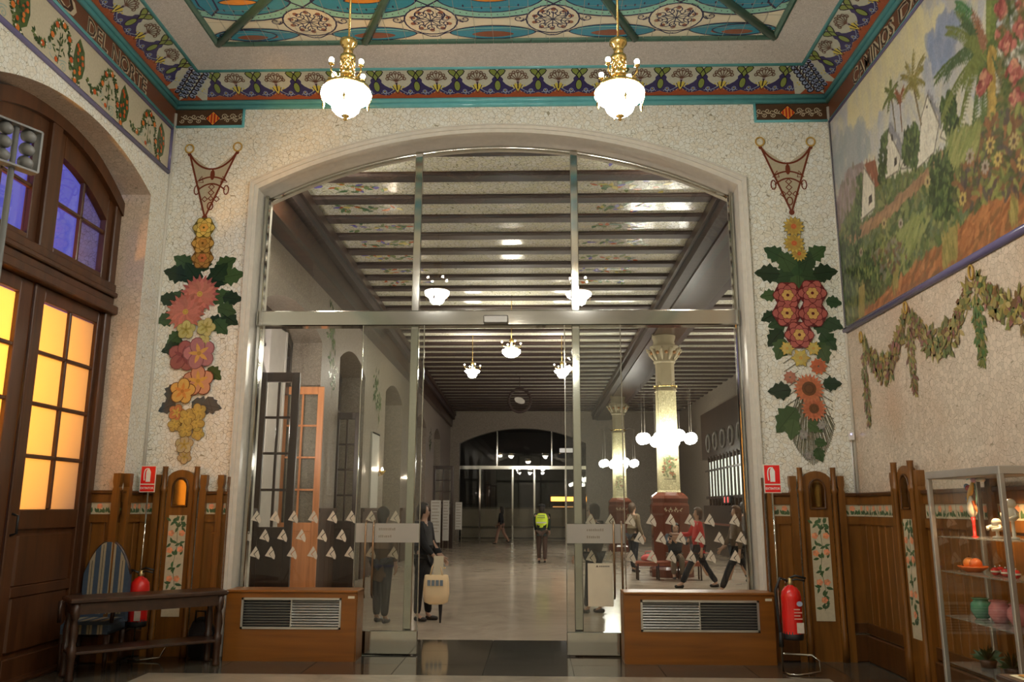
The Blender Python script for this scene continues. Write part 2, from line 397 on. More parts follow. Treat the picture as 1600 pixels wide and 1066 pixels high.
def arc_pts(ua, ub, spr, apx, n=20):
    c, hw, d = (ua + ub) / 2, (ub - ua) / 2, apx - spr
    if d < 1e-4: return [(ua, spr), (ub, spr)]
    R = (hw * hw + d * d) / (2 * d); zc = apx - R
    return [(c + hw * (2 * i / n - 1), zc + math.sqrt(max(0, R * R - (hw * (2 * i / n - 1)) ** 2))) for i in range(n + 1)]
def arch_wall(mb, o, u, n, u0, u1, z0, z1, openings, t, reveal=None):
    """wall face at o + u*s, thickness t along n; each opening = (ua, ub, spring, apex)"""
    o, u, n = Vector(o), Vector(u), Vector(n); Z = Vector((0, 0, 1)); rv = reveal or mb
    def q(m, pts): m.add(pts, [tuple(range(len(pts)))])
    P = lambda a, z, d: o + u * a + Z * z + n * d
    cur = u0
    for (ua, ub, spr, apx) in openings + [(u1, u1, z0, z0)]:
        for d in (0, t): q(mb, [P(cur, z0, d), P(ua, z0, d), P(ua, z1, d), P(cur, z1, d)])
        if ub > ua:
            ap = arc_pts(ua, ub, spr, apx)
            for (a, b), (c, e) in zip(ap[:-1], ap[1:]):
                for d in (0, t): q(mb, [P(a, b, d), P(c, e, d), P(c, z1, d), P(a, z1, d)])
                q(rv, [P(a, b, 0), P(a, b, t), P(c, e, t), P(c, e, 0)])
            for a in (ua, ub): q(rv, [P(a, z0, 0), P(a, spr, 0), P(a, spr, t), P(a, z0, t)])
        cur = ub
    q(mb, [P(u0, z1, 0), P(u1, z1, 0), P(u1, z1, t), P(u0, z1, t)])
    for a in (u0, u1): q(mb, [P(a, z0, 0), P(a, z1, 0), P(a, z1, t), P(a, z0, t)])
def st(o, label=None):
    o['kind'] = 'structure'
    if label: o['label'] = label
    return o

# front wall with the big flat arch
mb = MB(); rv = MB()
arch_wall(mb, (0, 0, 0), (1, 0, 0), (0, 1, 0), -5.6, 7.4, 0, 7.1, [(ACX - AHW, ACX + AHW, ASPR, AAPX)], 0.6, rv)
wf = st(mb.build('wall_front', cream), 'cream broken-tile wall with a wide flat arch into the ticket hall')
rv.build('arch_reveal', trimst, wf)
# arch surround moulding: two stepped bands
tr1 = setting('trim_1', 'pale grey moulded surround of the wide arch')
def band(off0, off1, y0, y1, name):
    ins = [(ACX - AHW - off0, 0)] + arc_pts(ACX - AHW - off0, ACX + AHW + off0, ASPR + off0 * .9, AAPX + off0, 28) + [(ACX + AHW + off0, 0)]
    out = [(ACX - AHW - off1, 0)] + arc_pts(ACX - AHW - off1, ACX + AHW + off1, ASPR + off1 * .9, AAPX + off1, 28) + [(ACX + AHW + off1, 0)]
    m = MB(); k = len(ins)
    vs = [(a, y0, b) for a, b in ins] + [(a, y0, b) for a, b in out] + [(a, y1, b) for a, b in ins] + [(a, y1, b) for a, b in out]
    fs = []
    for i in range(k - 1):
        fs += [(i, i + 1, k + i + 1, k + i), (2 * k + i, 3 * k + i, 3 * k + i + 1, 2 * k + i + 1), (i, 2 * k + i, 2 * k + i + 1, i + 1), (k + i, k + i + 1, 3 * k + i + 1, 3 * k + i)]
    m.add(vs, fs); return m.build(name, trimst, tr1)
band(-0.012, 0.035, -0.015, 0.08, 'moulding_band'); band(0.035, 0.075, -0.035, 0.02, 'moulding_band'); band(0.075, 0.09, -0.05, 0.0, 'bead')

# left wall with recess for the street door
RY0, RY1 = -3.25, -0.43
mb = MB(); rv = MB()
arch_wall(mb, (XL, YB, 0), (0, 1, 0), (-1, 0, 0), 0, -YB, 0, 7.1, [(RY0 - YB, RY1 - YB, 5.25, 5.56)], 0.46, rv)
wl = st(mb.build('wall_left', cream), 'cream broken-tile wall with the arched recess of the street door')
rv.build('recess_reveal', pinky, wl)
# right wall
wr = st(MB().box(XR, XR + 0.4, YB, 0, 0, 7.1).build('wall_right', pinky), 'warm cream broken-tile wall under the painted mural')
st(MB().box(-5.6, 4.1, YB - 0.3, YB, 0, 7.1).build('wall_back', cream), 'plain cream wall behind the viewer')
# corner beads
for (x, nm) in ((XL + 0.012, 'corner_bead'), (XR - 0.012, 'corner_bead')):
    MB().tube([(x, -0.012, 1.78), (x, -0.012, 6.5)], 0.02, 8).build(nm, trimst, wf)

# floor of the lobby: pale marble field, dark slabs around it
fl = setting('floor', 'polished stone floor with dark border slabs and a pale centre')
pale = marble('pale_marble', G(120, 112, 98, 1.6), G(150, 142, 126, 1.6), 0.12)
dk1 = marble('brown_grey_marble', G(50, 46, 38, 1.9), G(74, 68, 58, 1.9), 0.09)
dk2 = marble('dark_grey_marble', G(40, 40, 36, 1.8), G(62, 60, 54, 1.8), 0.09)
dk3 = marble('reddish_brown_marble', G(48, 38, 28, 1.9), G(68, 54, 42, 1.9), 0.09)
FX0, FX1, FY1 = -3.85, 2.85, -0.96
MB().box(FX0, FX1, YB, FY1, -0.2, 0).build('pale_field', pale, fl)
MB().box(-5.6, 4.1, YB, 1.26, -0.25, -0.012).build('joint_bed', dk2, fl)
slabmesh = {}
def slab(x0, x1, y0, y1, mat):
    g = 0.0035; key = (round(x1 - x0, 3), round(y1 - y0, 3), mat.name)
    if key not in slabmesh:
        m = MB(); a, b = (x1 - x0) / 2 - g, (y1 - y0) / 2 - g
        m.add([(-a, -b, -.1), (a, -b, -.1), (a, b, -.1), (-a, b, -.1), (-a, -b, 0), (a, -b, 0), (a, b, 0), (-a, b, 0)], [(4, 5, 6, 7), (0, 1, 5, 4), (1, 2, 6, 5), (2, 3, 7, 6), (3, 0, 4, 7)])
        o = m.build('slab', mat, fl); slabmesh[key] = o.data
    else: o = link('slab', slabmesh[key], fl)
    o.location = ((x0 + x1) / 2, (y0 + y1) / 2, 0); return o
mats3 = [dk1, dk2, dk3, dk1, dk2]
k = 0
nx = 10; w_ = (4.0 + 5.05) / nx
for i in range(nx):
    x0 = -5.05 + i * w_
    for (y0, y1) in ((FY1, -0.38), (-0.38, 0.44), (0.44, 1.26)):
        slab(x0, x0 + w_, y0, y1, mats3[(i * 2 + k * 3 + int(y0 * 7)) % 5]); k += 1
for i in range(6):
    y1 = FY1 - i * 1.0
    slab(-5.05, FX0, y1 - 1.0, y1, mats3[i % 5]); slab(FX1, 3.98, y1 - 1.0, y1, mats3[(i + 2) % 5])

# ------------------------------------------------------------------ hall shell
HF = marble('hall_polished_marble', G(132, 120, 107, 1.85), G(156, 144, 129, 1.85), 0.17, 0.9)
HY1 = 32.0; HXR = 7.2; HZ = 6.36
st(MB().box(-5.2, HXR, 1.26, HY1 + 14, -0.2, 0).build('floor_hall', HF), 'glossy warm grey marble floor of the ticket hall')
hwu = Vector((-0.0121, 1, 0)).normalized(); hwn = Vector((-1, -0.0121, 0)).normalized(); HW0 = Vector((-3.9, 0.6, 0))
mb = MB(); rv = MB()
arch_wall(mb, HW0, hwu, hwn, 0, 31.6, 0, 7.0, [(1.4, 4.8, 4.62, 4.95), (6.3, 9.0, 4.62, 4.95), (11.9, 15.0, 4.7, 5.05), (18.4, 21.2, 4.6, 4.95), (24.0, 26.6, 4.6, 4.95)], 0.75, rv)
hwl = st(mb.build('wall_hall_left', hallwall), 'long hall wall on the street side with arched door recesses')
rv.build('recess_reveal', hallwall, hwl)
for (sa, za, n_) in ((.7, 4.9, 26), (1.0, 5.35, 22), (5.5, 5.1, 30), (5.7, 4.3, 24), (10.4, 4.6, 40), (10.9, 4.2, 24), (16.8, 4.3, 30), (22.6, 4.3, 26)):
    kk = Ink(HW0, hwu, (0, 0, 1), -hwn, .0008); rq = random.Random(int(sa * 10))
    kk.lay(0).stroke([(sa, za - .6), (sa + .03, za - .2), (sa - .02, za + .2)], .025, G(88, 98, 62, 1.5))
    for q in range(n_): kk.lay(1 + q % 8).leaf(sa + rq.uniform(-.3, .3), za + rq.uniform(-.4, .35), .2, .07, rq.uniform(0, 6.28), jit(G(76, 98, 60, 1.6), .25), 4)
    kk.build('painted_plant', inkm, hwl)
    kk = None
hwd = wood('hall_dark_panelling', G(46, 28, 16, 1.6), G(66, 42, 26, 1.6), .35, 2, 6)
hwt = setting('trim_30', 'dark wooden dado between the hall doors')
for (a, b) in ((0.02, 1.35), (4.85, 6.25), (9.05, 11.85), (15.05, 18.35), (21.25, 23.95), (26.65, 31.0)):
    n_ = max(2, int((b - a) / .35)); w_ = (b - a) / n_
    for i in range(n_):
        m = MB(); m.obox(HW0, hwu, (0, 0, 1), -hwn, a + i * w_ + .006, a + (i + 1) * w_ - .006, .02, 1.52, -.02, .05); m.build('dado_board', hwd, hwt)
    m = MB(); m.obox(HW0, hwu, (0, 0, 1), -hwn, a, b, 1.52, 1.6, -.02, .09); m.build('dado_cap', hwd, hwt)
st(MB().box(HXR, HXR + .3, 0.6, HY1, 0, 7.0).build('wall_hall_right', hallwall), 'hall wall behind the ticket windows')
st(MB().box(-5.6, -5.4, 0.6, HY1, 0, 7.0).build('wall_hall_outer', hallwall), 'outer side of the door recesses')
# far wall with a flat arch
mb = MB(); rv = MB()
arch_wall(mb, (0, HY1, 0), (1, 0, 0), (0, 1, 0), -5.2, HXR, 0, 7.0, [(-3.8, 2.55, 4.8, 5.55)], 0.5, rv)
hwf = st(mb.build('wall_hall_far', hallwall), 'far end wall of the hall with a flat arch')
rv.build('arch_reveal', trimst, hwf)
# ceiling of the hall: mosaic bays between timber joists
vault = crackle('pale_green_ceiling_mosaic', G(172, 171, 150, 2.0), G(192, 190, 172, 2.0), G(110, 110, 84, 1.7), scale=17, edge=0.045, rough=0.16, bump=0.22)
hc = st(MB().box(-5.0, HXR + .2, 0.6, HY1 + .4, HZ, HZ + .5).build('ceiling_hall', vault), 'mosaic ceiling bays between dark timber joists')
jm = MB().cbox(-5.0, HXR, -0.125, 0.125, 0.0, 0.08, 0.012)
jm2 = MB().box(-5.0, HXR, -0.15, 0.15, 0.045, 0.058)
j0 = None
for i in range(35):
    y = 0.80 + 0.885 * i
    if j0 is None:
        j0 = jm.build('joist', joistw, hc); f0 = jm2.build('joist_fillet', darkw, j0)
        j0.location = (0, y, HZ - 0.06); 
    else:
        j = link('joist', j0.data, hc); j.location = (0, y, HZ - 0.06); link('joist_fillet', f0.data, j)
# longitudinal beams
def skewbeam(name, xa0, xa1, xb0, xb1, z0, z1, label, steps=()):
    root = setting(name, label)
    def bm(x0, x1, X0, X1, a, b, mat):
        m = MB(); y0, y1 = 0.6, HY1
        m.add([(x0, y0, a), (x1, y0, a), (X1, y1, a), (X0, y1, a), (x0, y0, b), (x1, y0, b), (X1, y1, b), (X0, y1, b)], [(3, 2, 1, 0), (4, 5, 6, 7), (0, 1, 5, 4), (1, 2, 6, 5), (2, 3, 7, 6), (3, 0, 4, 7)])
        return m.build('beam_course', mat, root)
    bm(xa0, xa1, xb0, xb1, z0, z1, joistw)
    for (d, a, b) in steps: bm(xa0 - d, xa1 + d, xb0 - d, xb1 + d, a, b, darkw)
    return root
skewbeam('beam_column_row', 2.78, 3.92, 2.9, 4.0, 5.98, 6.2, 'heavy dark beam carried by the hall columns', [(0.06, 6.16, 6.32), (-0.2, 5.93, 5.99)])
skewbeam('beam_wall', -4.2, -3.46, -4.9, -4.05, 5.98, 6.2, 'dark timber wall beam along the hall', [(0.06, 6.16, 6.32), (-0.12, 5.62, 5.99)])
# painted leaf sprays on the first ceiling bays
gr1, gr2, bl1, yl1, rd1 = G(96, 112, 70, 2), G(60, 90, 60, 2), G(90, 84, 150, 2), G(170, 160, 90, 2), G(150, 80, 40, 2)
for i in range(8):
    for sx, flp in ((-3.25, 1), (2.0, -1)):
        k = Ink((0, 0, HZ), (1, 0, 0), (0, 1, 0), (0, 0, -1), 0.001)
        y = 0.80 + 0.885 * (i + .5)
        rr = random.Random(i * 3 + flp)
        for q in range(26):
            t = rr.random(); x = sx + flp * (0.05 + t * 1.0); yy = y + rr.uniform(-.2, .2) * (1.15 - t)
            k.lay(q % 9).leaf(x, yy, rr.uniform(.1, .2), rr.uniform(.05, .09), rr.uniform(0, 6.28), rr.choice([gr1, gr2, gr1, yl1, bl1, rd1]))
        k.build('painted_spray', inkm, hc)

# outside of the street doors and the dark platform beyond the hall
st(MB().box(-6.4, 5, HY1 + 13, HY1 + 13.3, 0, 7).build('platform_shed_end', plain('very_dark_brown', (0.05, 0.04, 0.03, 1), .7)), 'dark platform shed beyond the far doors')  # one even very dark brown, shared by shed and kiosk
st(MB().box(-6.4, 8, HY1 + .5, HY1 + 13, 6.5, 6.8).build('platform_shed_roof', MATS['very_dark_brown']), 'dark roof of the platform shed')
for x in (-5.5, 7.3): st(MB().box(x, x + .3, HY1 + .5, HY1 + 13, 0, 6.6).build('platform_shed_side', MATS['very_dark_brown']), 'dark side of the platform shed')

# ------------------------------------------------------------------ cornice, frieze, ceiling of the lobby
C0, C1, CZ0, CZ1 = 0.06, 0.41, 6.66, 6.85      # cove: inset / height
co = setting('trim_2', 'glazed ceramic cornice running round the lobby')
Cgrd, Cnavy, Cgrn, Crust, Cbrn, Cyel, Clt = G(148, 150, 138, 1.75), G(44, 40, 76, 1.7), G(98, 110, 56, 1.8), G(124, 62, 36, 1.7), G(84, 62, 50, 1.5), G(158, 146, 66, 1.8), G(112, 124, 150, 1.8)
Cdk = G(28, 24, 34, 1.5)
HH = math.hypot(C1 - C0, CZ1 - CZ0)
def frieze_unit(k, u, P=0.5):
    X = lambda a: u + a * P; V = lambda b: b * HH
    k.lay(1).poly([(X(-.5), 0), (X(.5), 0), (X(.5), V(.28)), (X(.4), V(.2)), (X(.2), V(.1)), (X(0), V(.16)), (X(-.2), V(.1)), (X(-.4), V(.2)), (X(-.5), V(.28))], Crust)
    bell = [(.5, .3), (.43, .33), (.30, .38), (.2, .46), (.13, .56), (.14, .64), (.09, .72), (0, .7)]
    k.lay(2).poly([(X(-a), V(b)) for a, b in bell] + [(X(a), V(b)) for a, b in bell[::-1]] + [(X(.4), V(.2)), (X(.28), V(.1)), (X(.12), V(.12)), (X(0), V(.17)), (X(-.12), V(.12)), (X(-.28), V(.1)), (X(-.4), V(.2))], Cnavy)
    for sg in (-1, 1):
        tear = [(0, .62), (sg * .05, .72), (sg * .16, .84), (sg * .2, .93), (sg * .15, .99), (sg * .05, .97), (-sg * .02, .86), (-sg * .07, .74)]
        k.lay(3 + (sg > 0)).poly([(X(a), V(b)) for a, b in tear], Cgrn)
        k.lay(5 + (sg > 0)).stroke([(X(a), V(b)) for a, b in tear], .012, Cdk, closed=True)
        k.lay(4).ell(X(sg * .18), V(.23), .028, .03, Clt, 10); k.lay(5).ell(X(sg * .18), V(.24), .018, .02, Cnavy, 8); k.lay(6).ell(X(sg * .18), V(.25), .008, .01, Cyel, 6)
        for (a, b) in ((.4, .33), (.34, .4), (.46, .42)): k.lay(4).poly([(X(sg * a) - .012, V(b)), (X(sg * a), V(b) - .014), (X(sg * a) + .012, V(b)), (X(sg * a), V(b) + .014)], Cyel)
    for a in (-.42, -.34, -.27, -.2, -.1, .1, .2, .27, .34, .42): k.lay(5).ell(X(a), V(.13 + .07 * abs(math.cos(a * 7))), .006, .006, Cgrd, 5)
    for sg in (-1, 1): k.lay(3).bez((X(sg * .48), V(.34)), (X(sg * .36), V(.3)), (X(sg * .3), V(.12)), (X(sg * .12), V(.2)), .008, Clt, 8)
    k.lay(4).ell(X(0), V(.42), .042, .075, Cdk, 14); k.lay(5).ell(X(0), V(.42), .034, .066, Cgrn, 14)
def palmette(k, u, P=0.5):
    V = lambda b: b * HH
    k.lay(5).poly([(u - .05, V(.42)), (u, V(.2)), (u + .05, V(.42)), (u + .035, V(.5)), (u, V(.46)), (u - .035, V(.5))], Cyel)
    k.lay(6).stroke([(u - .055, V(.44)), (u, V(.17)), (u + .055, V(.44))], .010, Cdk)
    k.lay(6).stroke([(u, V(.3)), (u, V(.55))], .016, Cdk); k.lay(5).rect(u - .018, u + .018, V(.5), V(.66), G(120, 105, 110, 1.6))
    for q in range(7):
        a = PI / 2 + (q - 3) * .5; L = .105; ex, ey = u + math.cos(a) * L, V(.68) + math.sin(a) * L * .82
        k.lay(6).stroke([(u, V(.6)), (ex, ey)], .011, Cbrn); k.lay(7).ring(ex, ey, .019, .012, Cbrn, 8)
def cove(o, u, inw, L0, L1, centre, nm, ulo, uhi, lo_corner, hi_corner, sgn=1):
    """o: wall line origin at z=0, u along the wall, inw: unit vector into the room"""
    o, u, inw = Vector(o), Vector(u), Vector(inw); Z = Vector((0, 0, 1))
    vv = (inw * (C1 - C0) + Z * (CZ1 - CZ0)).normalized(); nn = (inw * (CZ1 - CZ0) - Z * (C1 - C0)).normalized()
    k = Ink(o + inw * C0 + Z * CZ0, u, vv, nn, 0.0008)
    ins0, ins1 = C0, C1
    a0, a1 = L0 + (C0 if lo_corner else 0), L1 - (C0 if hi_corner else 0)
    b0, b1 = L0 + (C1 if lo_corner else 0), L1 - (C1 if hi_corner else 0)
    k.lay(0).poly([(a0, 0), (a1, 0), (b1, HH), (b0, HH)], Cgrd)
    P = 0.5; n = int((uhi - ulo) / P)
    for i in range(-n - 1, n + 2):
        uu = centre + i * P
        if ulo + .12 <= uu <= uhi - .12: frieze_unit(k, uu)
        if ulo + .05 <= uu + .25 <= uhi - .05: palmette(k, uu + .25)
    # curled plume at each inner corner
    for (cor, ea, eb, sg) in ((lo_corner, a0, b0, 1), (hi_corner, a1, b1, -1)):
        if not cor: continue
        k.lay(3).poly([(ea, 0), (ea + sg * .36, 0), (eb + sg * .16, HH), (eb, HH)], Cgrd); k.lay(4).poly([(ea, 0), (ea + sg * .3, 0), (ea + sg * .25, .07), (ea + sg * .1, .05)], Crust)
        for q in range(7):
            t = .12 + q * .13; px_ = ea + (eb - ea) * t; py_ = HH * t
            for (dx, r_, ly) in ((.05, .042, 6), (.15, .05, 8)):
                k.lay(ly).spiral(px_ + sg * dx, py_ + .015, r_, .6, sg * 1.2, .015, Cdk, 12); k.lay(5).ell(px_ + sg * dx, py_ + .015, r_ * .8, r_ * .7, Clt, 10)
        k.lay(7).stroke([(ea + sg * .10, .02), (eb + sg * .09, HH - .02)], .014, Cbrn)
    k.build('frieze_panel', inkm, co)
    return vv, nn
LW = -YB
cove((XL, 0, 0), (1, 0, 0), (0, -1, 0), 0, XR - XL, (XR - XL) / 2, 'front', .46, XR - XL - .46, True, True)
cove((XL, 0, 0), (0, -1, 0), (1, 0, 0), 0, LW, 1.15, 'left', .46, 5.6, True, False)
cove((XR, 0, 0), (0, -1, 0), (-1, 0, 0), 0, LW, 1.15, 'right', .46, 5.6, True, False)
def loop3(ins, z, r, mat, name, sq=False):
    a = [(XL + ins, YB, z), (XL + ins, -ins, z), (XR - ins, -ins, z), (XR - ins, YB, z)]
    for p, q in zip(a[:-1], a[1:]): MB().tube([p, q], r, 10).build(name, mat, co)
loop3(0.012, ZM + .025, .034, teal, 'teal_moulding'); loop3(0.035, ZM + .075, .034, teal, 'teal_moulding'); loop3(C1 + .01, CZ1 + .012, .026, teal, 'teal_moulding')
# filler behind the cove and the grey flat band up to the ceiling panel
GI = 0.86
mb = MB()
ci = GI - .01
for pa, pb in (((XL, XR), None),):
    z0, z1 = CZ1, 6.93
    A = [(XL + C1, -C1), (XR - C1, -C1), (XR - C1, YB), (XL + C1, YB)]; B = [(XL + ci, -ci), (XR - ci, -ci), (XR - ci, YB), (XL + ci, YB)]
    mb.add([(x, y, z0) for x, y in A] + [(x, y, z1) for x, y in B], [(0, 1, 5, 4), (1, 2, 6, 5), (3, 0, 4, 7)])
ce = setting('ceiling', 'ceramic tiled ceiling panel with green ribs above a grey mosaic border')
mb.build('mosaic_border', greyt, ce)
MB().box(-5.6, 4.1, YB - .2, 0.1, 7.08, 7.3).build('roof_slab', greyt, ce)
# painted ceramic panel
k = Ink((ACX, -GI, 6.9505), (1, 0, 0), (0, -1, 0), (0, 0, -1), 0.0006)
Ccr, Cdb, Caq, Cbl, Cgo = G(200, 190, 170, 1.6), G(30, 28, 62, 1.5), G(120, 168, 155, 1.7), G(40, 116, 140, 1.7), G(176, 116, 40, 1.8)
HWc = (XR - XL) / 2 - GI
k.lay(0).rect(-HWc, HWc, 2.2, 6.0, Ccr)
glaze = plain('cream_glazed_tile', Ccr, .15, noise=.05); ct0 = None
ncx = 32; twx = 2 * HWc / ncx
for i in range(ncx):
    for j in range(10):
        if ct0 is None:
            a_ = twx / 2 - .0015; ct0 = MB().cbox(-a_, a_, -.1085, .1085, 0, .02, .002).build('ceiling_tile', glaze, ce); o_ = ct0
        else: o_ = link('ceiling_tile', ct0.data, ce)
        o_.location = (ACX - HWc + (i + .5) * twx, -GI - (j + .5) * .22, 6.951)
PW = 1.36
def lens(cx, cy, rx, ry, n=14):
    return [(cx + rx * math.cos(PI * i / n), cy + ry * math.sin(PI * i / n) ** 1.3) for i in range(n + 1)] + [(cx - rx * math.cos(PI * i / n), cy - ry * math.sin(PI * i / n) ** 1.3) for i in range(1, n)]
for r in range(4):
    y0 = r * 1.12
    for i in range(-3, 4):
        cx = i * PW       # lens columns
        if abs(cx) > HWc - .3: continue
        yc = y0 + .80
        k.lay(1).poly(lens(cx, yc, .80, .36), Cdb); k.lay(2).poly(lens(cx, yc, .775, .335), Caq); k.lay(3).poly(lens(cx, yc, .58, .25), Cdb); k.lay(4).poly(lens(cx, yc, .56, .23), Cbl)
        k.lay(5).poly(lens(cx, yc, .22, .06), Cdb); k.lay(6).poly(lens(cx, yc, .20, .045), Cgo)
        for q in range(-9, 10):
            t = q / 10; hh = .29 * (1 - t * t) ** .75
            for sg in (-1, 1):
                k.lay(6).ell(cx + t * .68, yc + sg * hh, .009, .009, Cdb, 5)
                if abs(q) < 7 and q % 2 == 0: k.lay(6).leaf(cx + t * .5, yc + sg * .14 * (1 - t * t), .05, .022, sg * PI / 2, Cdb, 3)
        # half lens against the border / between rows
        yl = y0 + .17
        k.lay(1).poly(lens(cx, yl, .50, .14), Cdb); k.lay(2).poly(lens(cx, yl, .48, .12), Cbl); k.lay(3).poly(lens(cx, yl - .035, .24, .06), G(110, 62, 40, 1.7)); k.lay(3).stroke([(cx - .4, yl + .05), (cx - .2, yl + .085), (cx + .2, yl + .085), (cx + .4, yl + .05)], .012, Caq)
        for sg in (-1, 1):
            k.lay(1).bez((cx + sg * .48, yl), (cx + sg * .58, yl + .02), (cx + sg * .6, yl - .1), (cx + sg * .70, yl - .06), .016, Cdb)
            k.lay(7).bez((cx + sg * .55, yc - .33), (cx + sg * .4, yc - .22), (cx + sg * .75, yc - .1), (cx + sg * .9, yc + .1), .020, Cdb)
    for i in range(-3, 3):
        cx = (i + .5) * PW; yc = y0 + .42
        if abs(cx) > HWc - .3: continue
        k.lay(7).ell(cx, yc, .30, .27, Ccr, 20); k.lay(8).ring(cx, yc, .295, .018, Cdb, 22, .265)
        rr = random.Random(i + r * 9)
        for q in range(10):
            a = q * 2 * PI / 10 + .3; x, y = cx + .16 * math.cos(a), yc + .14 * math.sin(a)
            k.lay(9).spiral(x, y, .075, a + 2, 1.15 * (1 if q % 2 else -1), .013, Cdb, 12)
            k.lay(8).ell(x + .05 * math.cos(a), y + .045 * math.sin(a), .035, .03, G(120, 78, 58, 1.8), 7, a)
            k.lay(9).stroke([(cx, yc), (x, y)], .012, Cdb)
        for sg in (-1, 1):
            k.lay(9).spiral(cx + sg * .38, yc + .02, .06, PI if sg > 0 else 0, sg * 1.2, .013, Cdb, 12)
            k.lay(8).bez((cx + sg * .28, yc + .06), (cx + sg * .3, yc), (cx + sg * .32, yc - .03), (cx + sg * .36, yc - .04), .013, Cdb)
# end teardrops beside the front edge
for sg in (-1, 1):
    k.lay(9).poly(lens(sg * (HWc - .42), .17, .34, .12), Cdb); k.lay(10).poly(lens(sg * (HWc - .42), .17, .32, .10), Cbl); k.lay(11).poly(lens(sg * (HWc - .46), .13, .18, .05), G(110, 62, 40, 1.7))
    k.lay(9).poly([(sg * (HWc - .15 - a), .55 + b) for a, b in ((0, 0), (.12, .12), (.14, .5), (.04, .85), (-.06, .6), (-.08, .2))], Cdb)
    k.lay(10).poly([(sg * (HWc - .15 - a), .55 + b) for a, b in ((0, .03), (.10, .14), (.12, .5), (.04, .75), (-.045, .58), (-.06, .2))], Cbl)
# fine joints showing through the painted glaze
for i in range(1, ncx): k.lay(12).rect(-HWc + i * twx - .002, -HWc + i * twx + .002, 0, 2.2, G(150, 148, 136, 1.3))
for j in range(1, 10): k.lay(12).rect(-HWc, HWc, j * .22 - .002, j * .22 + .002, G(150, 148, 136, 1.3))
k.build('painted_glaze', inkm, ce)
# green border tiles
bt = MB(); bt.prism([(-.04, 0), (.04, 0), (.03, -.03), (0, -.042), (-.03, -.03)], (0, 0, 0), (0, 1, 0), (0, 0, 1), (1, 0, 0), -.106, .106)
b0 = None
def btile(x, y, rot):
    global b0
    if b0 is None: b0 = bt.build('border_tile', green, ce); o = b0
    else: o = link('border_tile', b0.data, ce)
    o.location = (x, y, 6.955); o.rotation_euler = (0, 0, rot)
n = int(2 * HWc / .215)
for i in range(n): btile(ACX - HWc + (i + .5) * 2 * HWc / n, -GI, 0)
for i in range(20):
    for sg in (-1, 1): btile(ACX + sg * HWc, -GI - (i + .5) * .2149, PI / 2)
# diagonal green ribs
def rib(p, q):
    p, q = Vector(p), Vector(q); MB().tube([p, q], .055, 10).build('rib', green, ce)
zc = 6.955
rib((ACX - HWc, -GI, zc), (ACX - HWc + 2.2, -GI - 2.2, zc)); rib((ACX + HWc, -GI, zc), (ACX + HWc - 2.2, -GI - 2.2, zc))
rib((-1.97, -GI, zc), (-0.85, -GI - 2.4, zc)); rib((1.17, -GI, zc), (-0.09, -GI - 2.4, zc))
# ================================================================== WALL DECORATION
W2 = lambda px, py: (lambda p: (p.x, p.z))(aty(px, py, 0))
OutL, Rustb = G(150, 138, 116, 1.8), G(84, 52, 36, 1.8)
def text_band(o, u, n, a0, a1, words, nm):
    """rust band with outlined letters between two teal fillets; words = [(text, a, width)]"""
    root = setting(nm, 'rust coloured lettered band below the cornice')
    k = Ink(o, u, (0, 0, 1), n, 0.0008)
    k.lay(0).rect(a0, a1, 0, .25, Rustb)
    for t, a, wd in words:
        vs, fs = text_geo(t, .25); sx = wd / (max(v[0] for v in vs) - min(v[0] for v in vs))
        k.lay(2); ink_text(k, t, .25, a, .042, OutL, .013, sx=sx); k.lay(4); ink_text(k, t, .25, a + .004, .043, G(52, 30, 22, 1.8), .002, sx=sx * .985)
        k.lay(5); ink_text(k, t, .25, a + .008, .045, OutL, -.010, sx=sx * .97)
    k.build('lettering', inkm, root)
    for z in (0.008, .022):
        m = MB(); m.tube([Vector(o) + Vector(u) * a0 + Vector((0, 0, z)), Vector(o) + Vector(u) * a1 + Vector((0, 0, z))], .014, 8); m.build('teal_fillet', teal, root)
    return root, k
lx = lambda px, py: atx(px, py, XL).y
ye, yn = lx(228, 131), lx(176, 66); yd1, yd0 = lx(167, 72), lx(138, 25)
tb, _ = text_band((XL, 0, ZT), (0, 1, 0), (1, 0, 0), -6, 0, [('NORTE', yn, ye - yn), ('DEL', yd0, yd1 - yd0), ('HIERRO', yd0 - 1.75, 1.5)], 'trim_3')
ry = lambda px, py: -atx(px, py, XR).y
c0, c1 = ry(1332, 118), ry(1396, 36); d0 = ry(1403, 18)
tb2, _ = text_band((XR, 0, ZT), (0, -1, 0), (-1, 0, 0), 0, 6, [('CAMINOS', c0, c1 - c0), ('DE', d0, .5), ('HIERRO', d0 + .8, 1.5)], 'trim_4')
def scrolls(k, a, b, wd, h, col, flip=1):
    for i in range(3):
        x = a + flip * (0.09 + i * wd / 3.2)
        k.spiral(x, b + .025, h * .3, 0, 1.3 * flip, .010, col, 12); k.spiral(x + flip * .04, b - .03, h * .25, PI, -1.3 * flip, .010, col, 12)
        k.stroke([(x - flip * .07, b - .02), (x, b), (x + flip * .06, b + .03)], .009, col)
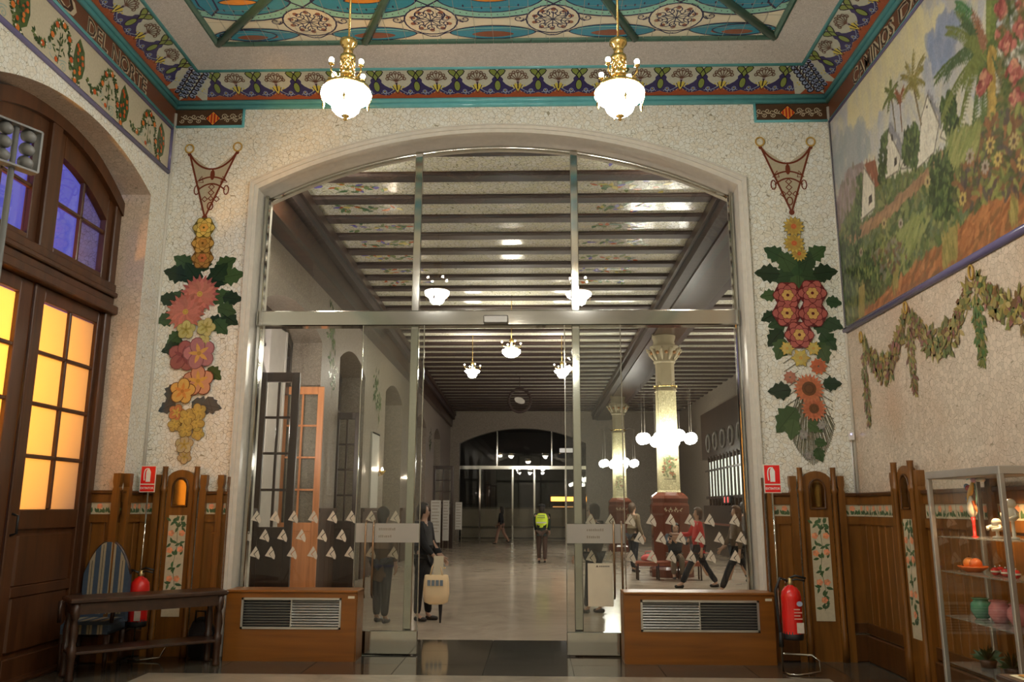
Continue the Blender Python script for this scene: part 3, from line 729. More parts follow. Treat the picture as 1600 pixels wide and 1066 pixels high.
for (x0, x1, nm, sd) in ((XL, -3.67, 'trim_5', 'beside the street door'), (2.74, XR, 'trim_6', 'beside the mural')):
    root = setting(nm, 'small rust panel with striped diamond shield and scrolls ' + sd)
    k = Ink((0, 0, ZT), (1, 0, 0), (0, 0, 1), (0, -1, 0), .0008)
    k.lay(0).rect(x0, x1, 0.0, .25, G(62, 44, 30, 1.8))
    cx = (x0 + x1) / 2 + (.05 if x0 < 0 else -.05)
    for fl_ in (-1, 1): k.lay(2); scrolls(k, cx + fl_ * .05, .125, .34, .13, OutL, fl_)
    k.lay(4).poly([(cx - .105, .125), (cx, .02), (cx + .105, .125), (cx, .23)], Cdk); k.lay(5).poly([(cx - .09, .125), (cx, .035), (cx + .09, .125), (cx, .215)], G(176, 110, 40, 1.8))
    for q in (-.06, -.02, .02, .06):
        hh = .085 - abs(q) * .95; k.lay(6).rect(cx + q - .01, cx + q + .01, .125 - hh, .125 + hh, G(140, 34, 22, 1.8))
    k.build('shield_panel', inkm, root)
    xe = x1 if x0 < 0 else x0
    MB().tube([(x0, -.008, ZT + .012), (x1, -.008, ZT + .012)], .018, 8).build('teal_fillet', teal, root)
    MB().tube([(xe, -.008, ZT), (xe, -.008, ZM)], .018, 8).build('teal_fillet', teal, root)

# ------------------------------------------------------------------ fruit frieze on the left wall
fr = setting('trim_7', 'cream painted frieze of orange festoons in a violet frame')
k = Ink((XL, 0, 0), (0, 1, 0), (0, 0, 1), (1, 0, 0), .0006)
z0, z1 = 5.69, 6.27
k.lay(0).rect(-6, -.08, z0, z1, G(150, 142, 122, 1.9))
gA, gB, oA, oB, scg = G(60, 74, 40, 1.7), G(44, 58, 34, 1.7), G(150, 66, 28, 1.8), G(168, 92, 40, 1.8), G(128, 138, 128, 1.7)
rr = random.Random(3)
for i in range(7):
    yc = -.32 - i * .915                      # teardrop cone
    for q in range(2): k.lay(1 + q).poly([(yc - .10 * (1 - .15 * q), 5.96), (yc - .085, 5.86), (yc, 5.77), (yc + .085, 5.84), (yc + .11 * (1 - .15 * q), 5.97), (yc + .08, 6.12), (yc - .02, 6.22), (yc - .08, 6.12)], (gB, gA)[q])
    for q in range(22):
        a = rr.uniform(0, 6.28); r = rr.uniform(0, .9); k.lay(3 + q % 6).ell(yc + .085 * r * math.cos(a), 5.98 + .17 * r * math.sin(a), .019, .022, rr.choice([gA, gB, oA, gB]), 7)
    for q in range(7):
        a = q * .9; k.lay(10).ell(yc + .06 * math.cos(a * 2.1), 5.98 + .15 * math.sin(a), .022, .024, rr.choice([oA, oB]), 9)
    # S-shaped festoon from this cone towards the next
    path = bezier((yc - .14, 5.76), (yc - .34, 5.68), (yc - .22, 6.26), (yc - .48, 6.12), 20) + bezier((yc - .48, 6.12), (yc - .6, 6.05), (yc - .56, 5.9), (yc - .66, 5.8), 12)
    path = bezier((yc + .02, 5.74), (yc - .13, 5.72), (yc - .14, 6.0), (yc - .20, 6.1), 12) + bezier((yc - .2, 6.1), (yc - .3, 6.26), (yc - .42, 6.16), (yc - .45, 6.05), 12) + bezier((yc - .45, 6.05), (yc - .5, 5.84), (yc - .62, 5.76), (yc - .72, 5.86), 10)
    for j, (a, b) in enumerate(path):
        for q in range(4): k.lay(1 + (j + q) % 9).leaf(a, b, .055, .032, rr.uniform(0, 6.28), rr.choice([gA, gB, gB, G(80, 92, 52, 1.7)]), 3)
        if j % 5 == 2: k.lay(11).ell(a, b, .03, .03, rr.choice([oA, oB]), 10)
        elif j % 3 == 0: k.lay(11).ell(a + rr.uniform(-.02, .02), b + rr.uniform(-.02, .02), .011, .011, G(190, 180, 160, 1.8), 6)
    # little branch and scrolls in the hollow
    bx = yc - .34
    for q in range(14): k.lay(4 + q % 5).leaf(bx + rr.uniform(-.07, .07), 5.83 + q * .017, .07, .022, rr.uniform(0, 6.28), rr.choice([gA, gB]), 3)
    k.lay(4).stroke([(bx, 5.76), (bx + .01, 5.95), (bx - .01, 6.08)], .01, gB)
    k.lay(3).spiral(bx - .14, 5.86, .055, 0, 1.3, .012, scg, 12); k.lay(3).spiral(bx + .1, 5.77, .05, PI, -1.3, .012, scg, 12); k.lay(3).bez((bx - .14, 5.8), (bx - .05, 5.72), (bx + .05, 5.86), (bx + .14, 5.84), .012, scg); k.lay(5).ell(bx - .03, 5.79, .026, .026, oA, 10)
k.build('painted_festoon_panel', inkm, fr)
def rope(p, q, r, nm, par, mat=purple): MB().tube([p, q], r, 8).build(nm, mat, par)
rope((XL + .01, -6, z0), (XL + .01, -.07, z0), .028, 'violet_frame', fr); rope((XL + .01, -6, z1), (XL + .01, -.07, z1), .022, 'violet_frame', fr); rope((XL + .01, -.07, z0), (XL + .01, -.07, z1), .02, 'violet_frame', fr)

# ------------------------------------------------------------------ hanging flower garlands of inlaid ceramic
CordC = G(104, 42, 18, 1.7); RingC = G(150, 116, 48, 1.8)
class Gar:
    def __init__(s, nm, label):
        s.root = thing(nm, label, 'garland', (0, 0, 0)); s.base = 0
    def ink(s, base): s.n = getattr(s, 'n', 0) + 1; k = Ink((0, -.00007 * s.n, 0), (1, 0, 0), (0, 0, 1), (0, -1, 0), .0010); return k
    def done(s, k, nm):
        k.c = [tuple(.80 * (.86 * v + .14 * sum(c[:3]) / 3) for v in c[:3]) + (1,) for c in k.c]      # muted ceramic glazes
        return k.build(nm, inkm, s.root)
def cord(g, ra, rb, tip, cen):
    k = g.ink(0)
    (ax, az), (bx, bz), (tx, tz) = W2(*ra), W2(*rb), W2(*tip)
    k.lay(0).poly([(ax, az - .06), ((ax + bx) / 2, az - .30), (bx, bz - .06), (tx, tz)], G(160, 148, 122, 1.9))
    k.lay(2).bez((ax, az - .05), (ax + .15, az - .36), (bx - .15, bz - .36), (bx, bz - .05), .024, CordC, 16)
    k.lay(2).stroke([(ax, az - .05), (tx, tz)], .024, CordC); k.lay(2).stroke([(bx, bz - .05), (tx, tz)], .024, CordC)
    cx, cz = (ax + bx) / 2 + .01, (az + bz) / 2
    k.lay(3).ell(cx, cz - .36, .03, .07, CordC, 10); k.lay(3).ell(tx, tz, .035, .035, CordC, 10)
    for x, z in ((ax, az - .07), (bx, bz - .07)): k.lay(3).ell(x, z, .022, .03, CordC, 8)
    k.lay(3).bez((cx - .17, cz - .44), (cx - .05, cz - .37), (cx + .05, cz - .37), (cx + .17, cz - .44), .02, CordC)
    k.lay(3).bez((cx - .17, cz - .56), (cx - .05, cz - .45), (cx + .05, cz - .45), (cx + .17, cz - .56), .02, CordC)
    for sg in (-1, 1):
        k.lay(3).stroke([(cx + sg * .19, cz - .46), (cx + sg * .13, cz - .38), (cx + sg * .11, cz - .46)], .016, CordC, closed=True)
        k.lay(3).ring(cx + sg * .185, cz - .56, .03, .015, CordC, 10, .06)
    for (x, z, r) in ((0, -.52, .036), (0, -.595, .036), (0, -.67, .03), (-.075, -.68, .034), (.075, -.68, .034)):
        k.lay(3).stroke([(cx + x - r, cz + z), (cx + x, cz + z - r), (cx + x + r, cz + z), (cx + x, cz + z + r)], .015, CordC, closed=True)
    k.lay(3).ring(cx, cz - .77, .034, .016, CordC, 12, .05)
    g.done(k, 'knotted_cord')
    for p in (ra, rb):
        x, z = W2(*p); MB().tube([(x + .052 * math.cos(a), -.012, z + .056 * math.sin(a)) for a in [2 * PI * i / 16 for i in range(16)]], .010, 6, closed=True).build('ring', plain('old_gold', G(150, 120, 55, 1.7), .35), g.root)
def leaves(g, spots, cols, base, L=.25, wd=.105, nm='leaves', veins=True):
    for (px, py, ang, sc) in spots:
        k = g.ink(base); x, z = W2(px, py); c = jit(random.choice(cols), .12)
        k.lay(base)
        # toothed leaf
        l, w_ = L * sc, wd * sc; up = []; dn = []
        for i in range(9):
            t = i / 8; h = w_ * .9 * math.sin(PI * min(1, t ** .75)) * (1.15 if i % 2 else .8)
            up.append((l * t, h)); dn.append((l * t, -h))
        k.at(x, z, 1, ang).poly(up + dn[-2:0:-1], c); k.lay(base + 1).stroke([(0, 0), (l, 0)], .006, tuple(v * .55 for v in c[:3]))
        k.xf = None
        g.done(k, 'leaf')
def rose(g, px, py, r, base, c1, c2, cd, nm='rose'):
    k = g.ink(base); x, z = W2(px, py); r *= .0076
    k.lay(base).ell(x, z, r, r, cd, 18)
    n = 6
    for ringi, (rr_, pr, c) in enumerate(((.66, .42, c1), (.42, .34, c1), (.22, .25, c2))):
        for i in range(n):
            a = i * 2 * PI / n + ringi * .5
            cx, cz = x + rr_ * r * math.cos(a), z + rr_ * r * math.sin(a)
            k.lay(base + 1 + ringi * 2).ell(cx, cz, pr * r * 1.08, pr * r * .94, cd, 10, a); k.lay(base + 2 + ringi * 2).ell(cx, cz, pr * r * .92, pr * r * .78, jit(c, .1), 10, a)
    k.lay(base + 7).ell(x, z, .12 * r, .12 * r, cd, 8)
    return g.done(k, nm)
def petals(g, px, py, r, base, n, c1, c2, cc, cr=.25, wd=.5, nm='flower', spiky=False, rot=0.0, edge=None):
    k = g.ink(base); x, z = W2(px, py); r *= .0076
    for lay_, (m, L, c, off) in enumerate(((n, 1.0, c1, 0), (n, .78, c2, PI / n))):
        for i in range(m):
            a = rot + off + i * 2 * PI / m
            if edge and lay_ == 0: k.lay(base).leaf(x, z, r * L * 1.06, r * wd * 1.3, a, edge, 6)
            k.lay(base + 1 + lay_).leaf(x + .1 * r * math.cos(a), z + .1 * r * math.sin(a), r * L * .9, r * wd, a, jit(c, .14), 6)
    if cc: k.lay(base + 3).ell(x, z, cr * r, cr * r, cc, 12); k.lay(base + 4).ring(x, z, cr * r * .6, cr * r * .18, tuple(v * .7 for v in cc[:3]), 10)
    return g.done(k, nm)
def pansy(g, px, py, r, base, c1, c2, rot=0, nm='flower', edge=None):
    k = g.ink(base); x, z = W2(px, py); r *= .0076
    for i in range(5):
        a = rot + i * 2 * PI / 5; cx, cz = x + .5 * r * math.cos(a), z + .5 * r * math.sin(a)
        k.lay(base + (i % 2) * 2).ell(cx, cz, r * .56, r * .50, edge or tuple(v * .55 for v in c1[:3]), 12, a); k.lay(base + 1 + (i % 2) * 2).ell(cx, cz, r * .5, r * .44, jit(c1, .1), 12, a)
        k.lay(base + 4).leaf(x, z, r * .7, r * .25, a, c2, 5)
    k.lay(base + 5).ell(x, z, r * .14, r * .14, tuple(v * .7 for v in c2[:3]), 8)
    return g.done(k, nm)
DG, MG, OG, BG = G(30, 52, 30, 1.6), G(52, 78, 40, 1.7), G(70, 92, 50, 1.7), G(50, 66, 72, 1.7)
gL = Gar('flower_garland', 'hanging ceramic garland with dahlias and pansies beside the street door')
cord(gL, (297, 233), (372, 230), (320, 340), None)
leaves(gL, [(318, 432, 3.3, 1.1), (322, 436, -.2, 1.1), (300, 470, 2.8, 1.1), (330, 470, .4, 1.1), (325, 500, -.3, 1.0), (290, 540, 3.0, .8), (300, 418, 2.6, 1.1), (338, 420, .5, 1.1), (292, 432, 2.9, 1.2), (345, 435, .2, 1.2), (318, 425, 1.6, 1), (310, 440, 2.2, 1.2), (330, 440, .9, 1.2), (278, 470, 3.0, 1), (348, 465, -.1, 1), (347, 490, -.6, 1), (275, 495, 3.4, 1), (285, 520, 3.8, .9), (340, 480, -.3, 1), (335, 500, -.8, 1), (280, 540, 3.5, .9), (325, 575, -.7, .9)], [DG, MG, DG], 2)
leaves(gL, [(275, 600, 4.4, 1.0), (325, 620, -1.2, .9), (300, 628, -.4, 1.1), (275, 630, 3.6, .9), (315, 632, -.2, 1.0)], [BG, G(72, 76, 90, 1.7)], 2)
OY, OY2 = G(178, 136, 48, 1.8), G(156, 112, 34, 1.8)
rose(gL, 317, 404, 17, 10, OY2, G(180, 100, 40, 1.7), G(100, 70, 20, 1.6)); rose(gL, 318, 381, 17, 16, OY, OY2, G(100, 72, 20, 1.6)); rose(gL, 320, 357, 17, 22, G(176, 156, 66, 1.8), OY, G(90, 82, 28, 1.6))
PK, PK2 = G(158, 84, 72, 1.7), G(176, 104, 84, 1.7)
petals(gL, 313, 460, 33, 10, 19, PK, PK2, G(190, 150, 50, 1.8), .14, .26, 'dahlia'); petals(gL, 291, 488, 33, 16, 19, G(166, 92, 70, 1.7), PK2, G(190, 150, 50, 1.8), .14, .26, 'dahlia', rot=.2)
WY = G(170, 160, 92, 1.8)
pansy(gL, 292, 516, 15, 20, WY, G(150, 140, 60, 1.7), .3, 'primrose'); pansy(gL, 323, 512, 15, 20, WY, G(150, 140, 60, 1.7), 0, 'primrose'); pansy(gL, 320, 534, 10, 26, G(168, 160, 90, 1.8), WY, .8, 'primrose')
pansy(gL, 288, 557, 24, 20, G(140, 78, 78, 1.7), G(120, 60, 66, 1.7), .2, 'rock_rose'); pansy(gL, 313, 553, 25, 27, G(158, 102, 106, 1.75), G(190, 140, 60, 1.8), .6, 'rock_rose')
pansy(gL, 311, 596, 24, 22, G(176, 122, 92, 1.75), G(190, 140, 50, 1.8), .4, 'pansy', G(100, 40, 28, 1.6)); pansy(gL, 287, 612, 20, 29, G(186, 146, 62, 1.8), G(190, 120, 40, 1.8), .2, 'pansy', G(100, 60, 28, 1.6))
YP = G(160, 138, 62, 1.8)
for i, (x, y, r, c) in enumerate(((277, 645, 13, G(168, 104, 60, 1.8)), (311, 644, 13, YP), (294, 652, 13, YP), (274, 664, 11, YP), (308, 662, 13, YP), (291, 672, 12, YP), (310, 678, 10, YP))): pansy(gL, x, y, r, 12 + (i % 3) * 6, c, G(176, 150, 60, 1.8), i * .6, 'small_blossom', G(110, 84, 40, 1.6))
pansy(gL, 289, 695, 14, 14, G(164, 150, 110, 1.85), YP, .3, 'pale_blossom', G(110, 80, 40, 1.7)); pansy(gL, 289, 714, 11, 8, G(160, 140, 96, 1.85), YP, .9, 'pale_blossom', G(110, 80, 40, 1.7))

gR = Gar('flower_garland', 'hanging ceramic garland with red roses and gerberas beside the mural')
cord(gR, (1187, 222), (1266, 222), (1237, 332), None)
leaves(gR, [(1247, 405, -1.57, 1.3), (1240, 430, 3.3, 1.2), (1250, 430, -.2, 1.2), (1245, 415, 2.6, 1.1), (1248, 415, .5, 1.1), (1230, 500, 3.5, 1.0), (1270, 505, -.4, 1.0), (1225, 405, 2.6, 1.1), (1262, 405, .6, 1.1), (1218, 428, 3.1, 1.2), (1270, 428, .1, 1.2), (1235, 425, 2.0, 1.1), (1255, 425, 1.2, 1.1), (1245, 430, -1.6, 1.2), (1213, 460, 3.3, .8), (1290, 470, -.2, .8), (1290, 500, -.5, .9), (1222, 515, 4.0, 1.1), (1282, 520, -.9, 1.1), (1226, 530, 4.3, 1.1), (1278, 535, -1.2, 1.1), (1212, 490, 3.6, .8)], [DG, MG, G(40, 66, 36, 1.7)], 2)
YD = G(178, 150, 50, 1.8)
for y, x, r, b in ((397, 1248, 13, 10), (381, 1240, 17, 15), (355, 1239, 17, 20)): petals(gR, x, y, r, b, 14, YD, G(160, 126, 40, 1.8), G(190, 86, 20, 1.8), .26, .36, 'yellow_daisy', edge=G(110, 92, 36, 1.6))
RR_, RD = G(160, 74, 66, 1.7), G(92, 20, 24, 1.6)
for i, (x, y) in enumerate(((1230, 462), (1268, 459), (1229, 490), (1269, 491), (1248, 524))): rose(gR, x, y, 21, 12 + (i % 2) * 9 + (i == 4) * 5, RR_, G(184, 140, 62, 1.8), RD, 'red_rose')
# fern spray lines
k = gR.ink(0); cx, cz = W2(1262, 600)
for i in range(46):
    t = i / 45; a = -PI / 2 + (t - .5) * 1.5; L0, L1 = .45 + .1 * math.cos(i * 2.3), .92 - abs(t - .5) * .55
    k.lay(1 + i % 3).stroke([(cx + math.cos(a) * .3 * .6, cz + .15 + math.sin(a) * L0 * .9), (cx + math.cos(a) * L1 * .62, cz + math.sin(a) * L1 * 1.02)], .009, jit(G(84, 80, 58, 1.8), .2))
for i in range(14):
    sg = 1 if i % 2 else -1; y = cz + .3 - i * .05
    k.lay(2).stroke([(cx + sg * .1, y + .05), (cx + sg * .27, y - .06)], .008, jit(G(84, 80, 58, 1.8), .2))
gR.done(k, 'fern_spray')
leaves(gR, [(1236, 610, 3.2, 1.1), (1285, 600, .0, .9), (1244, 638, 4.0, 1.5), (1240, 655, 4.5, 1.0), (1262, 660, -.6, .8), (1272, 690, -.2, .6), (1275, 700, -1.2, .7)], [MG, DG, G(62, 84, 44, 1.7)], 6)
for x, y, r in ((1229, 545, 12), (1270, 545, 12), (1250, 560, 15)): petals(gR, x, y, r, 16, 6, YD, G(170, 150, 70, 1.8), G(190, 140, 50, 1.8), .2, .45, 'narcissus', edge=G(110, 100, 40, 1.6))
petals(gR, 1278, 573, 14, 14, 10, G(176, 88, 34, 1.8), G(160, 74, 28, 1.8), None, nm='marigold'); petals(gR, 1234, 590, 11, 8, 9, G(150, 92, 70, 1.7), G(160, 100, 76, 1.7), None, nm='marigold')
GO = G(176, 96, 56, 1.8)
petals(gR, 1271, 639, 20, 12, 18, GO, G(164, 84, 46, 1.8), G(96, 58, 24, 1.7), .38, .3, 'gerbera'); petals(gR, 1263, 608, 24, 18, 22, GO, G(168, 90, 50, 1.8), G(96, 58, 24, 1.7), .46, .28, 'gerbera')
petals(gR, 1255, 680, 8, 12, 6, G(120, 116, 110, 1.8), G(130, 126, 118, 1.8), None, nm='small_star_flower'); petals(gR, 1283, 665, 8, 12, 6, G(120, 116, 110, 1.8), G(130, 126, 118, 1.8), None, nm='small_star_flower'); petals(gR, 1262, 712, 7, 12, 6, G(120, 116, 110, 1.8), G(130, 126, 118, 1.8), None, nm='small_star_flower')

# ------------------------------------------------------------------ mural: painted tile picture, colours laid down stroke by stroke
MS, MZ0, MZ1, ML = 0.0088, 3.69, 6.29, 4.7
nw, nh = int(ML / MS), int((MZ1 - MZ0) / MS)
cv = np.zeros((nh, nw, 3), np.float32)
gy, gx = np.mgrid[0:nh, 0:nw].astype(np.float32)
def mp(px, py):
    q = atx(px, py, XR); return ((-q.y) / MS, (q.z - MZ0) / MS)
A3 = lambda r, g, b, k=2.0: np.array(G(r, g, b, k)[:3], np.float32)
def inpoly(pts, X, Y):
    m = np.zeros(X.shape, bool); n = len(pts)
    for i in range(n):
        (x1, y1), (x2, y2) = pts[i], pts[(i + 1) % n]
        if abs(y2 - y1) < 1e-6: continue
        c = ((y1 > Y) != (y2 > Y)) & (X < (x2 - x1) * (Y - y1) / (y2 - y1) + x1); m ^= c
    return m
def bbox(pts, pad=0):
    xs, ys = [p[0] for p in pts], [p[1] for p in pts]
    return max(0, int(min(xs) - pad)), min(nw, int(max(xs) + pad) + 2), max(0, int(min(ys) - pad)), min(nh, int(max(ys) + pad) + 2)
def mfill(pp, col, a=1.0, grid=False):
    pts = pp if grid else [mp(*p) for p in pp]
    x0, x1, y0, y1 = bbox(pts)
    if x1 <= x0 or y1 <= y0: return
    m = inpoly(pts, gx[y0:y1, x0:x1], gy[y0:y1, x0:x1]); sub = cv[y0:y1, x0:x1]
    sub[m] = sub[m] * (1 - a) + col * a
def dab(x, y, L, wd, ang, col, a=1.0):
    x0, x1, y0, y1 = max(0, int(x - L)), min(nw, int(x + L) + 2), max(0, int(y - L)), min(nh, int(y + L) + 2)
    if x1 <= x0 or y1 <= y0: return
    c, s_ = math.cos(ang), math.sin(ang); X = gx[y0:y1, x0:x1] - x; Y = gy[y0:y1, x0:x1] - y
    m = ((X * c + Y * s_) / L) ** 2 + ((-X * s_ + Y * c) / wd) ** 2 < 1
    sub = cv[y0:y1, x0:x1]; sub[m] = sub[m] * (1 - a) + col * a
mr = random.Random(11)
def dabs(pp, n, cols, L=(4, 9), wd=(1.5, 3), ang=(0, 6.28), a=.85, jt=.18):
    pts = [mp(*p) for p in pp]; x0, x1, y0, y1 = bbox(pts); k_ = 0; t_ = 0
    while k_ < n and t_ < n * 8:
        t_ += 1; x, y = mr.uniform(x0, x1), mr.uniform(y0, y1); ins = False; m = len(pts)
        for i in range(m):
            (ax, ay), (bx, by) = pts[i], pts[(i + 1) % m]
            if (ay > y) != (by > y) and x < (bx - ax) * (y - ay) / (by - ay) + ax: ins = not ins
        if not ins: continue
        k_ += 1; c = cols[mr.randrange(len(cols))]; dab(x, y, mr.uniform(*L), mr.uniform(*wd), mr.uniform(*ang), np.clip(c * (1 + mr.uniform(-jt, jt)), 0, .9), a)
cv[:] = A3(138, 138, 138)
sky = [(1290, 300), (1290, 180), (1440, -5), (1800, -300), (1800, 200), (1500, 260), (1330, 380)]
dabs(sky, 2600, [A3(146, 146, 150), A3(160, 156, 138), A3(126, 132, 142), A3(170, 162, 128), A3(150, 148, 146)], (12, 30), (4, 9), (1.1, 2.0), .45, .08)
dabs([(1325, 200), (1330, 150), (1420, 30), (1480, 20), (1470, 60), (1400, 110), (1360, 190)], 420, [A3(176, 166, 122), A3(168, 160, 130)], (10, 22), (4, 8), (1.1, 2.0), .5, .06)
dabs([(1450, 70), (1475, 30), (1500, 30), (1490, 80), (1462, 110)], 120, [A3(104, 116, 140), A3(118, 126, 146)], (8, 16), (3, 7), (1.0, 2.0), .6, .08)
dabs([(1300, 230), (1350, 190), (1360, 240), (1300, 300)], 160, [A3(118, 126, 128), A3(128, 132, 132)], (8, 16), (4, 8), (1, 2), .5, .06)
# hills and land
mfill([(1303, 330), (1325, 265), (1345, 255), (1360, 262), (1370, 330), (1320, 400)], A3(112, 96, 92)); dabs([(1303, 330), (1325, 265), (1360, 262), (1370, 330), (1320, 400)], 260, [A3(118, 100, 96), A3(126, 112, 112), A3(104, 96, 78)], (5, 12), (2, 4), (1, 2.2))
land = [(1310, 500), (1308, 370), (1345, 300), (1400, 270), (1450, 250), (1500, 220), (1560, 150), (1800, 0), (1800, 300), (1600, 365), (1327, 512)]
mfill(land, A3(84, 88, 52))
GRN = [A3(70, 84, 40), A3(92, 100, 50), A3(56, 66, 34), A3(110, 112, 60), A3(78, 92, 62), A3(60, 80, 44)]
dabs(land, 2600, GRN, (4, 11), (1.5, 4), (0.3, 2.6), .8, .2)
field = [(1340, 420), (1400, 370), (1440, 330), (1450, 350), (1420, 400), (1370, 440)]
dabs(field, 160, [A3(104, 112, 52), A3(116, 120, 62)], (8, 18), (2, 3.5), (.4, .9), .8, .1)
earth = [(1330, 510), (1360, 480), (1440, 408), (1490, 370), (1520, 340), (1545, 312), (1600, 300), (1800, 180), (1800, 280), (1600, 365)]
mfill(earth, A3(130, 78, 36)); dabs(earth, 700, [A3(138, 84, 40), A3(118, 68, 32), A3(150, 96, 48), A3(104, 74, 40)], (5, 12), (1.5, 3.5), (.2, 1.2), .7, .15)
path_ = [(1320, 375), (1380, 330), (1440, 275), (1470, 240), (1476, 248), (1440, 290), (1390, 340), (1322, 388)]
mfill(path_, A3(128, 96, 66)); dabs(path_, 140, [A3(134, 100, 66), A3(116, 86, 60)], (4, 8), (1.5, 3), (.3, 1.0))
# houses with steep thatched gables
WH, WH2, GRY, RF = A3(172, 166, 148), A3(156, 150, 134), A3(106, 106, 112), A3(116, 66, 44)
def house(front, side, roof, wins):
    if side: mfill(side, GRY); dabs(side, 60, [GRY, A3(126, 122, 122), A3(108, 106, 112)], (4, 9), (1.2, 2.2), (1.2, 2.2), .6, .08)
    if roof: mfill(roof, RF); dabs(roof, 40, [RF, A3(128, 76, 50)], (3, 7), (1, 2), (1, 2), .7)
    mfill(front, WH); dabs(front, 80, [WH, WH2, A3(174, 168, 148)], (4, 9), (1.2, 2.4), (1.2, 2), .55, .06)
    gp_ = [mp(*p) for p in front]
    for (ax, ay), (bx, by) in zip(gp_, gp_[1:] + gp_[:1]):
        n = int(math.hypot(bx - ax, by - ay) / 1.5) + 2
        for i in range(n): t_ = i / (n - 1); dab(ax + (bx - ax) * t_, ay + (by - ay) * t_, 1.3, 1.0, 0, A3(96, 88, 76) * mr.uniform(.8, 1.2), .8)
    for w_ in wins: mfill(w_, A3(58, 52, 48))
house([(1346, 345), (1350, 262), (1367, 290), (1368, 325)], None, [(1350, 258), (1368, 250), (1376, 288), (1368, 294)], [[(1358, 322), (1358, 308), (1363, 304), (1364, 316)]])
house([(1377, 285), (1389, 205), (1408, 245), (1404, 268)], [(1389, 203), (1392, 192), (1414, 232), (1412, 248)], None, [[(1393, 220), (1393, 210), (1396, 212), (1396, 222)], [(1398, 262), (1398, 248), (1402, 246), (1402, 258)]])
house([(1408, 265), (1420, 228), (1428, 250), (1426, 262)], None, None, [[(1413, 262), (1413, 252), (1417, 248), (1418, 258)]])
house([(1433, 265), (1440, 185), (1450, 150), (1468, 195), (1460, 240)], [(1448, 142), (1470, 180), (1472, 200), (1466, 196)], None, [[(1454, 158), (1454, 162), (1456, 162), (1456, 158)], [(1448, 170), (1448, 166), (1450, 166), (1450, 170)]])
house([(1470, 215), (1482, 178), (1492, 206), (1480, 222)], None, None, [])
# cypress and bushes
for pp, n in (([(1372, 285), (1378, 215), (1388, 205), (1384, 280)], 120), ([(1410, 245), (1414, 205), (1432, 195), (1438, 215), (1432, 262), (1420, 258)], 220), ([(1335, 345), (1340, 280), (1348, 270), (1346, 345)], 90), ([(1450, 300), (1455, 250), (1480, 235), (1500, 260), (1495, 330), (1465, 350)], 320), ([(1470, 165), (1490, 140), (1500, 200), (1480, 215)], 140), ([(1340, 480), (1345, 400), (1370, 380), (1385, 420), (1370, 470)], 260), ([(1312, 470), (1312, 380), (1340, 345), (1350, 380), (1330, 470)], 260)):
    dabs(pp, n, [A3(46, 60, 32), A3(60, 78, 40), A3(78, 94, 46), A3(40, 52, 30)], (3, 8), (1.5, 3), (.6, 2.4), .9, .2)
# palms
def frond(p, q, bend, col, n=16, wd=2.2, spray=5):
    (ax, ay), (bx, by) = mp(*p), mp(*q); mx_, my_ = (ax + bx) / 2, (ay + by) / 2 + bend
    for i in range(n):
        t = i / (n - 1); x = (1 - t) ** 2 * ax + 2 * t * (1 - t) * mx_ + t * t * bx; y = (1 - t) ** 2 * ay + 2 * t * (1 - t) * my_ + t * t * by
        dab(x, y, 4, wd * .5, math.atan2(by - ay, bx - ax), col)
        for sg in (-1, 1): dab(x + sg * 1.5, y - spray * .6, spray * (1.1 - .5 * t), .85, math.atan2(by - ay, bx - ax) - sg * 1.0 - .2, np.clip(col * (1 + mr.uniform(-.25, .25)), 0, .9))
def trunk(p, q, wd, col):
    (ax, ay), (bx, by) = mp(*p), mp(*q); n = int(math.hypot(bx - ax, by - ay) / 2) + 2
    for i in range(n): t = i / (n - 1); dab(ax + (bx - ax) * t, ay + (by - ay) * t, wd, wd, 0, np.clip(col * (1 + mr.uniform(-.2, .2)), 0, .9))
PG, PO = A3(92, 98, 48), A3(118, 108, 52)
trunk((1393, 148), (1400, 205), 1.6, A3(104, 92, 66)); trunk((1427, 132), (1440, 195), 1.8, A3(108, 92, 62)); trunk((1407, 165), (1410, 205), 1.4, A3(110, 78, 50))
for q in ((1381, 168), (1384, 140), (1392, 125), (1402, 132), (1404, 158), (1388, 172)): frond((1393, 148), q, 6, PG, 9, 1.6, 4)
for q in ((1409, 120), (1416, 100), (1428, 82), (1444, 88), (1442, 106), (1444, 130), (1436, 150), (1412, 150)): frond((1427, 130), q, 8, PO, 11, 1.8, 5)
for q in ((1400, 142), (1412, 138), (1404, 150)): frond((1407, 158), q, 5, A3(124, 74, 44), 8, 1.6, 4)
trunk((1547, 120), (1548, 0), 7, A3(104, 112, 52)); trunk((1552, 60), (1556, -20), 5, A3(92, 104, 48)); trunk((1550, 200), (1547, 120), 6, A3(118, 104, 52))
BGc = [A3(74, 90, 46), A3(96, 104, 50), A3(66, 84, 54)]
for q, b in (((1462, 122), 22), ((1478, 118), 30), ((1480, 44), 14), ((1496, 10), 8), ((1504, 30), 16), ((1472, 185), 26), ((1500, 195), 26), ((1520, 205), 14), ((1535, 210), 6), ((1510, 60), 10), ((1580, 140), 24), ((1590, 60), 20), ((1600, 190), 30), ((1505, 130), 18)): frond((1540, 82), q, b, mr.choice(BGc), 26, 2.6, 9)
for q in ((1528, 30), (1520, 18), (1532, 48)): frond((1538, 70), q, 4, A3(124, 84, 60), 10, 2, 6)
frond((1515, 18), (1495, 5), 6, A3(60, 104, 60), 10, 3, 8)
dabs([(1545, 75), (1556, 80), (1556, 190), (1545, 185)], 90, [A3(150, 122, 48), A3(134, 108, 44)], (3, 5), (1.5, 2.5), (1, 2))
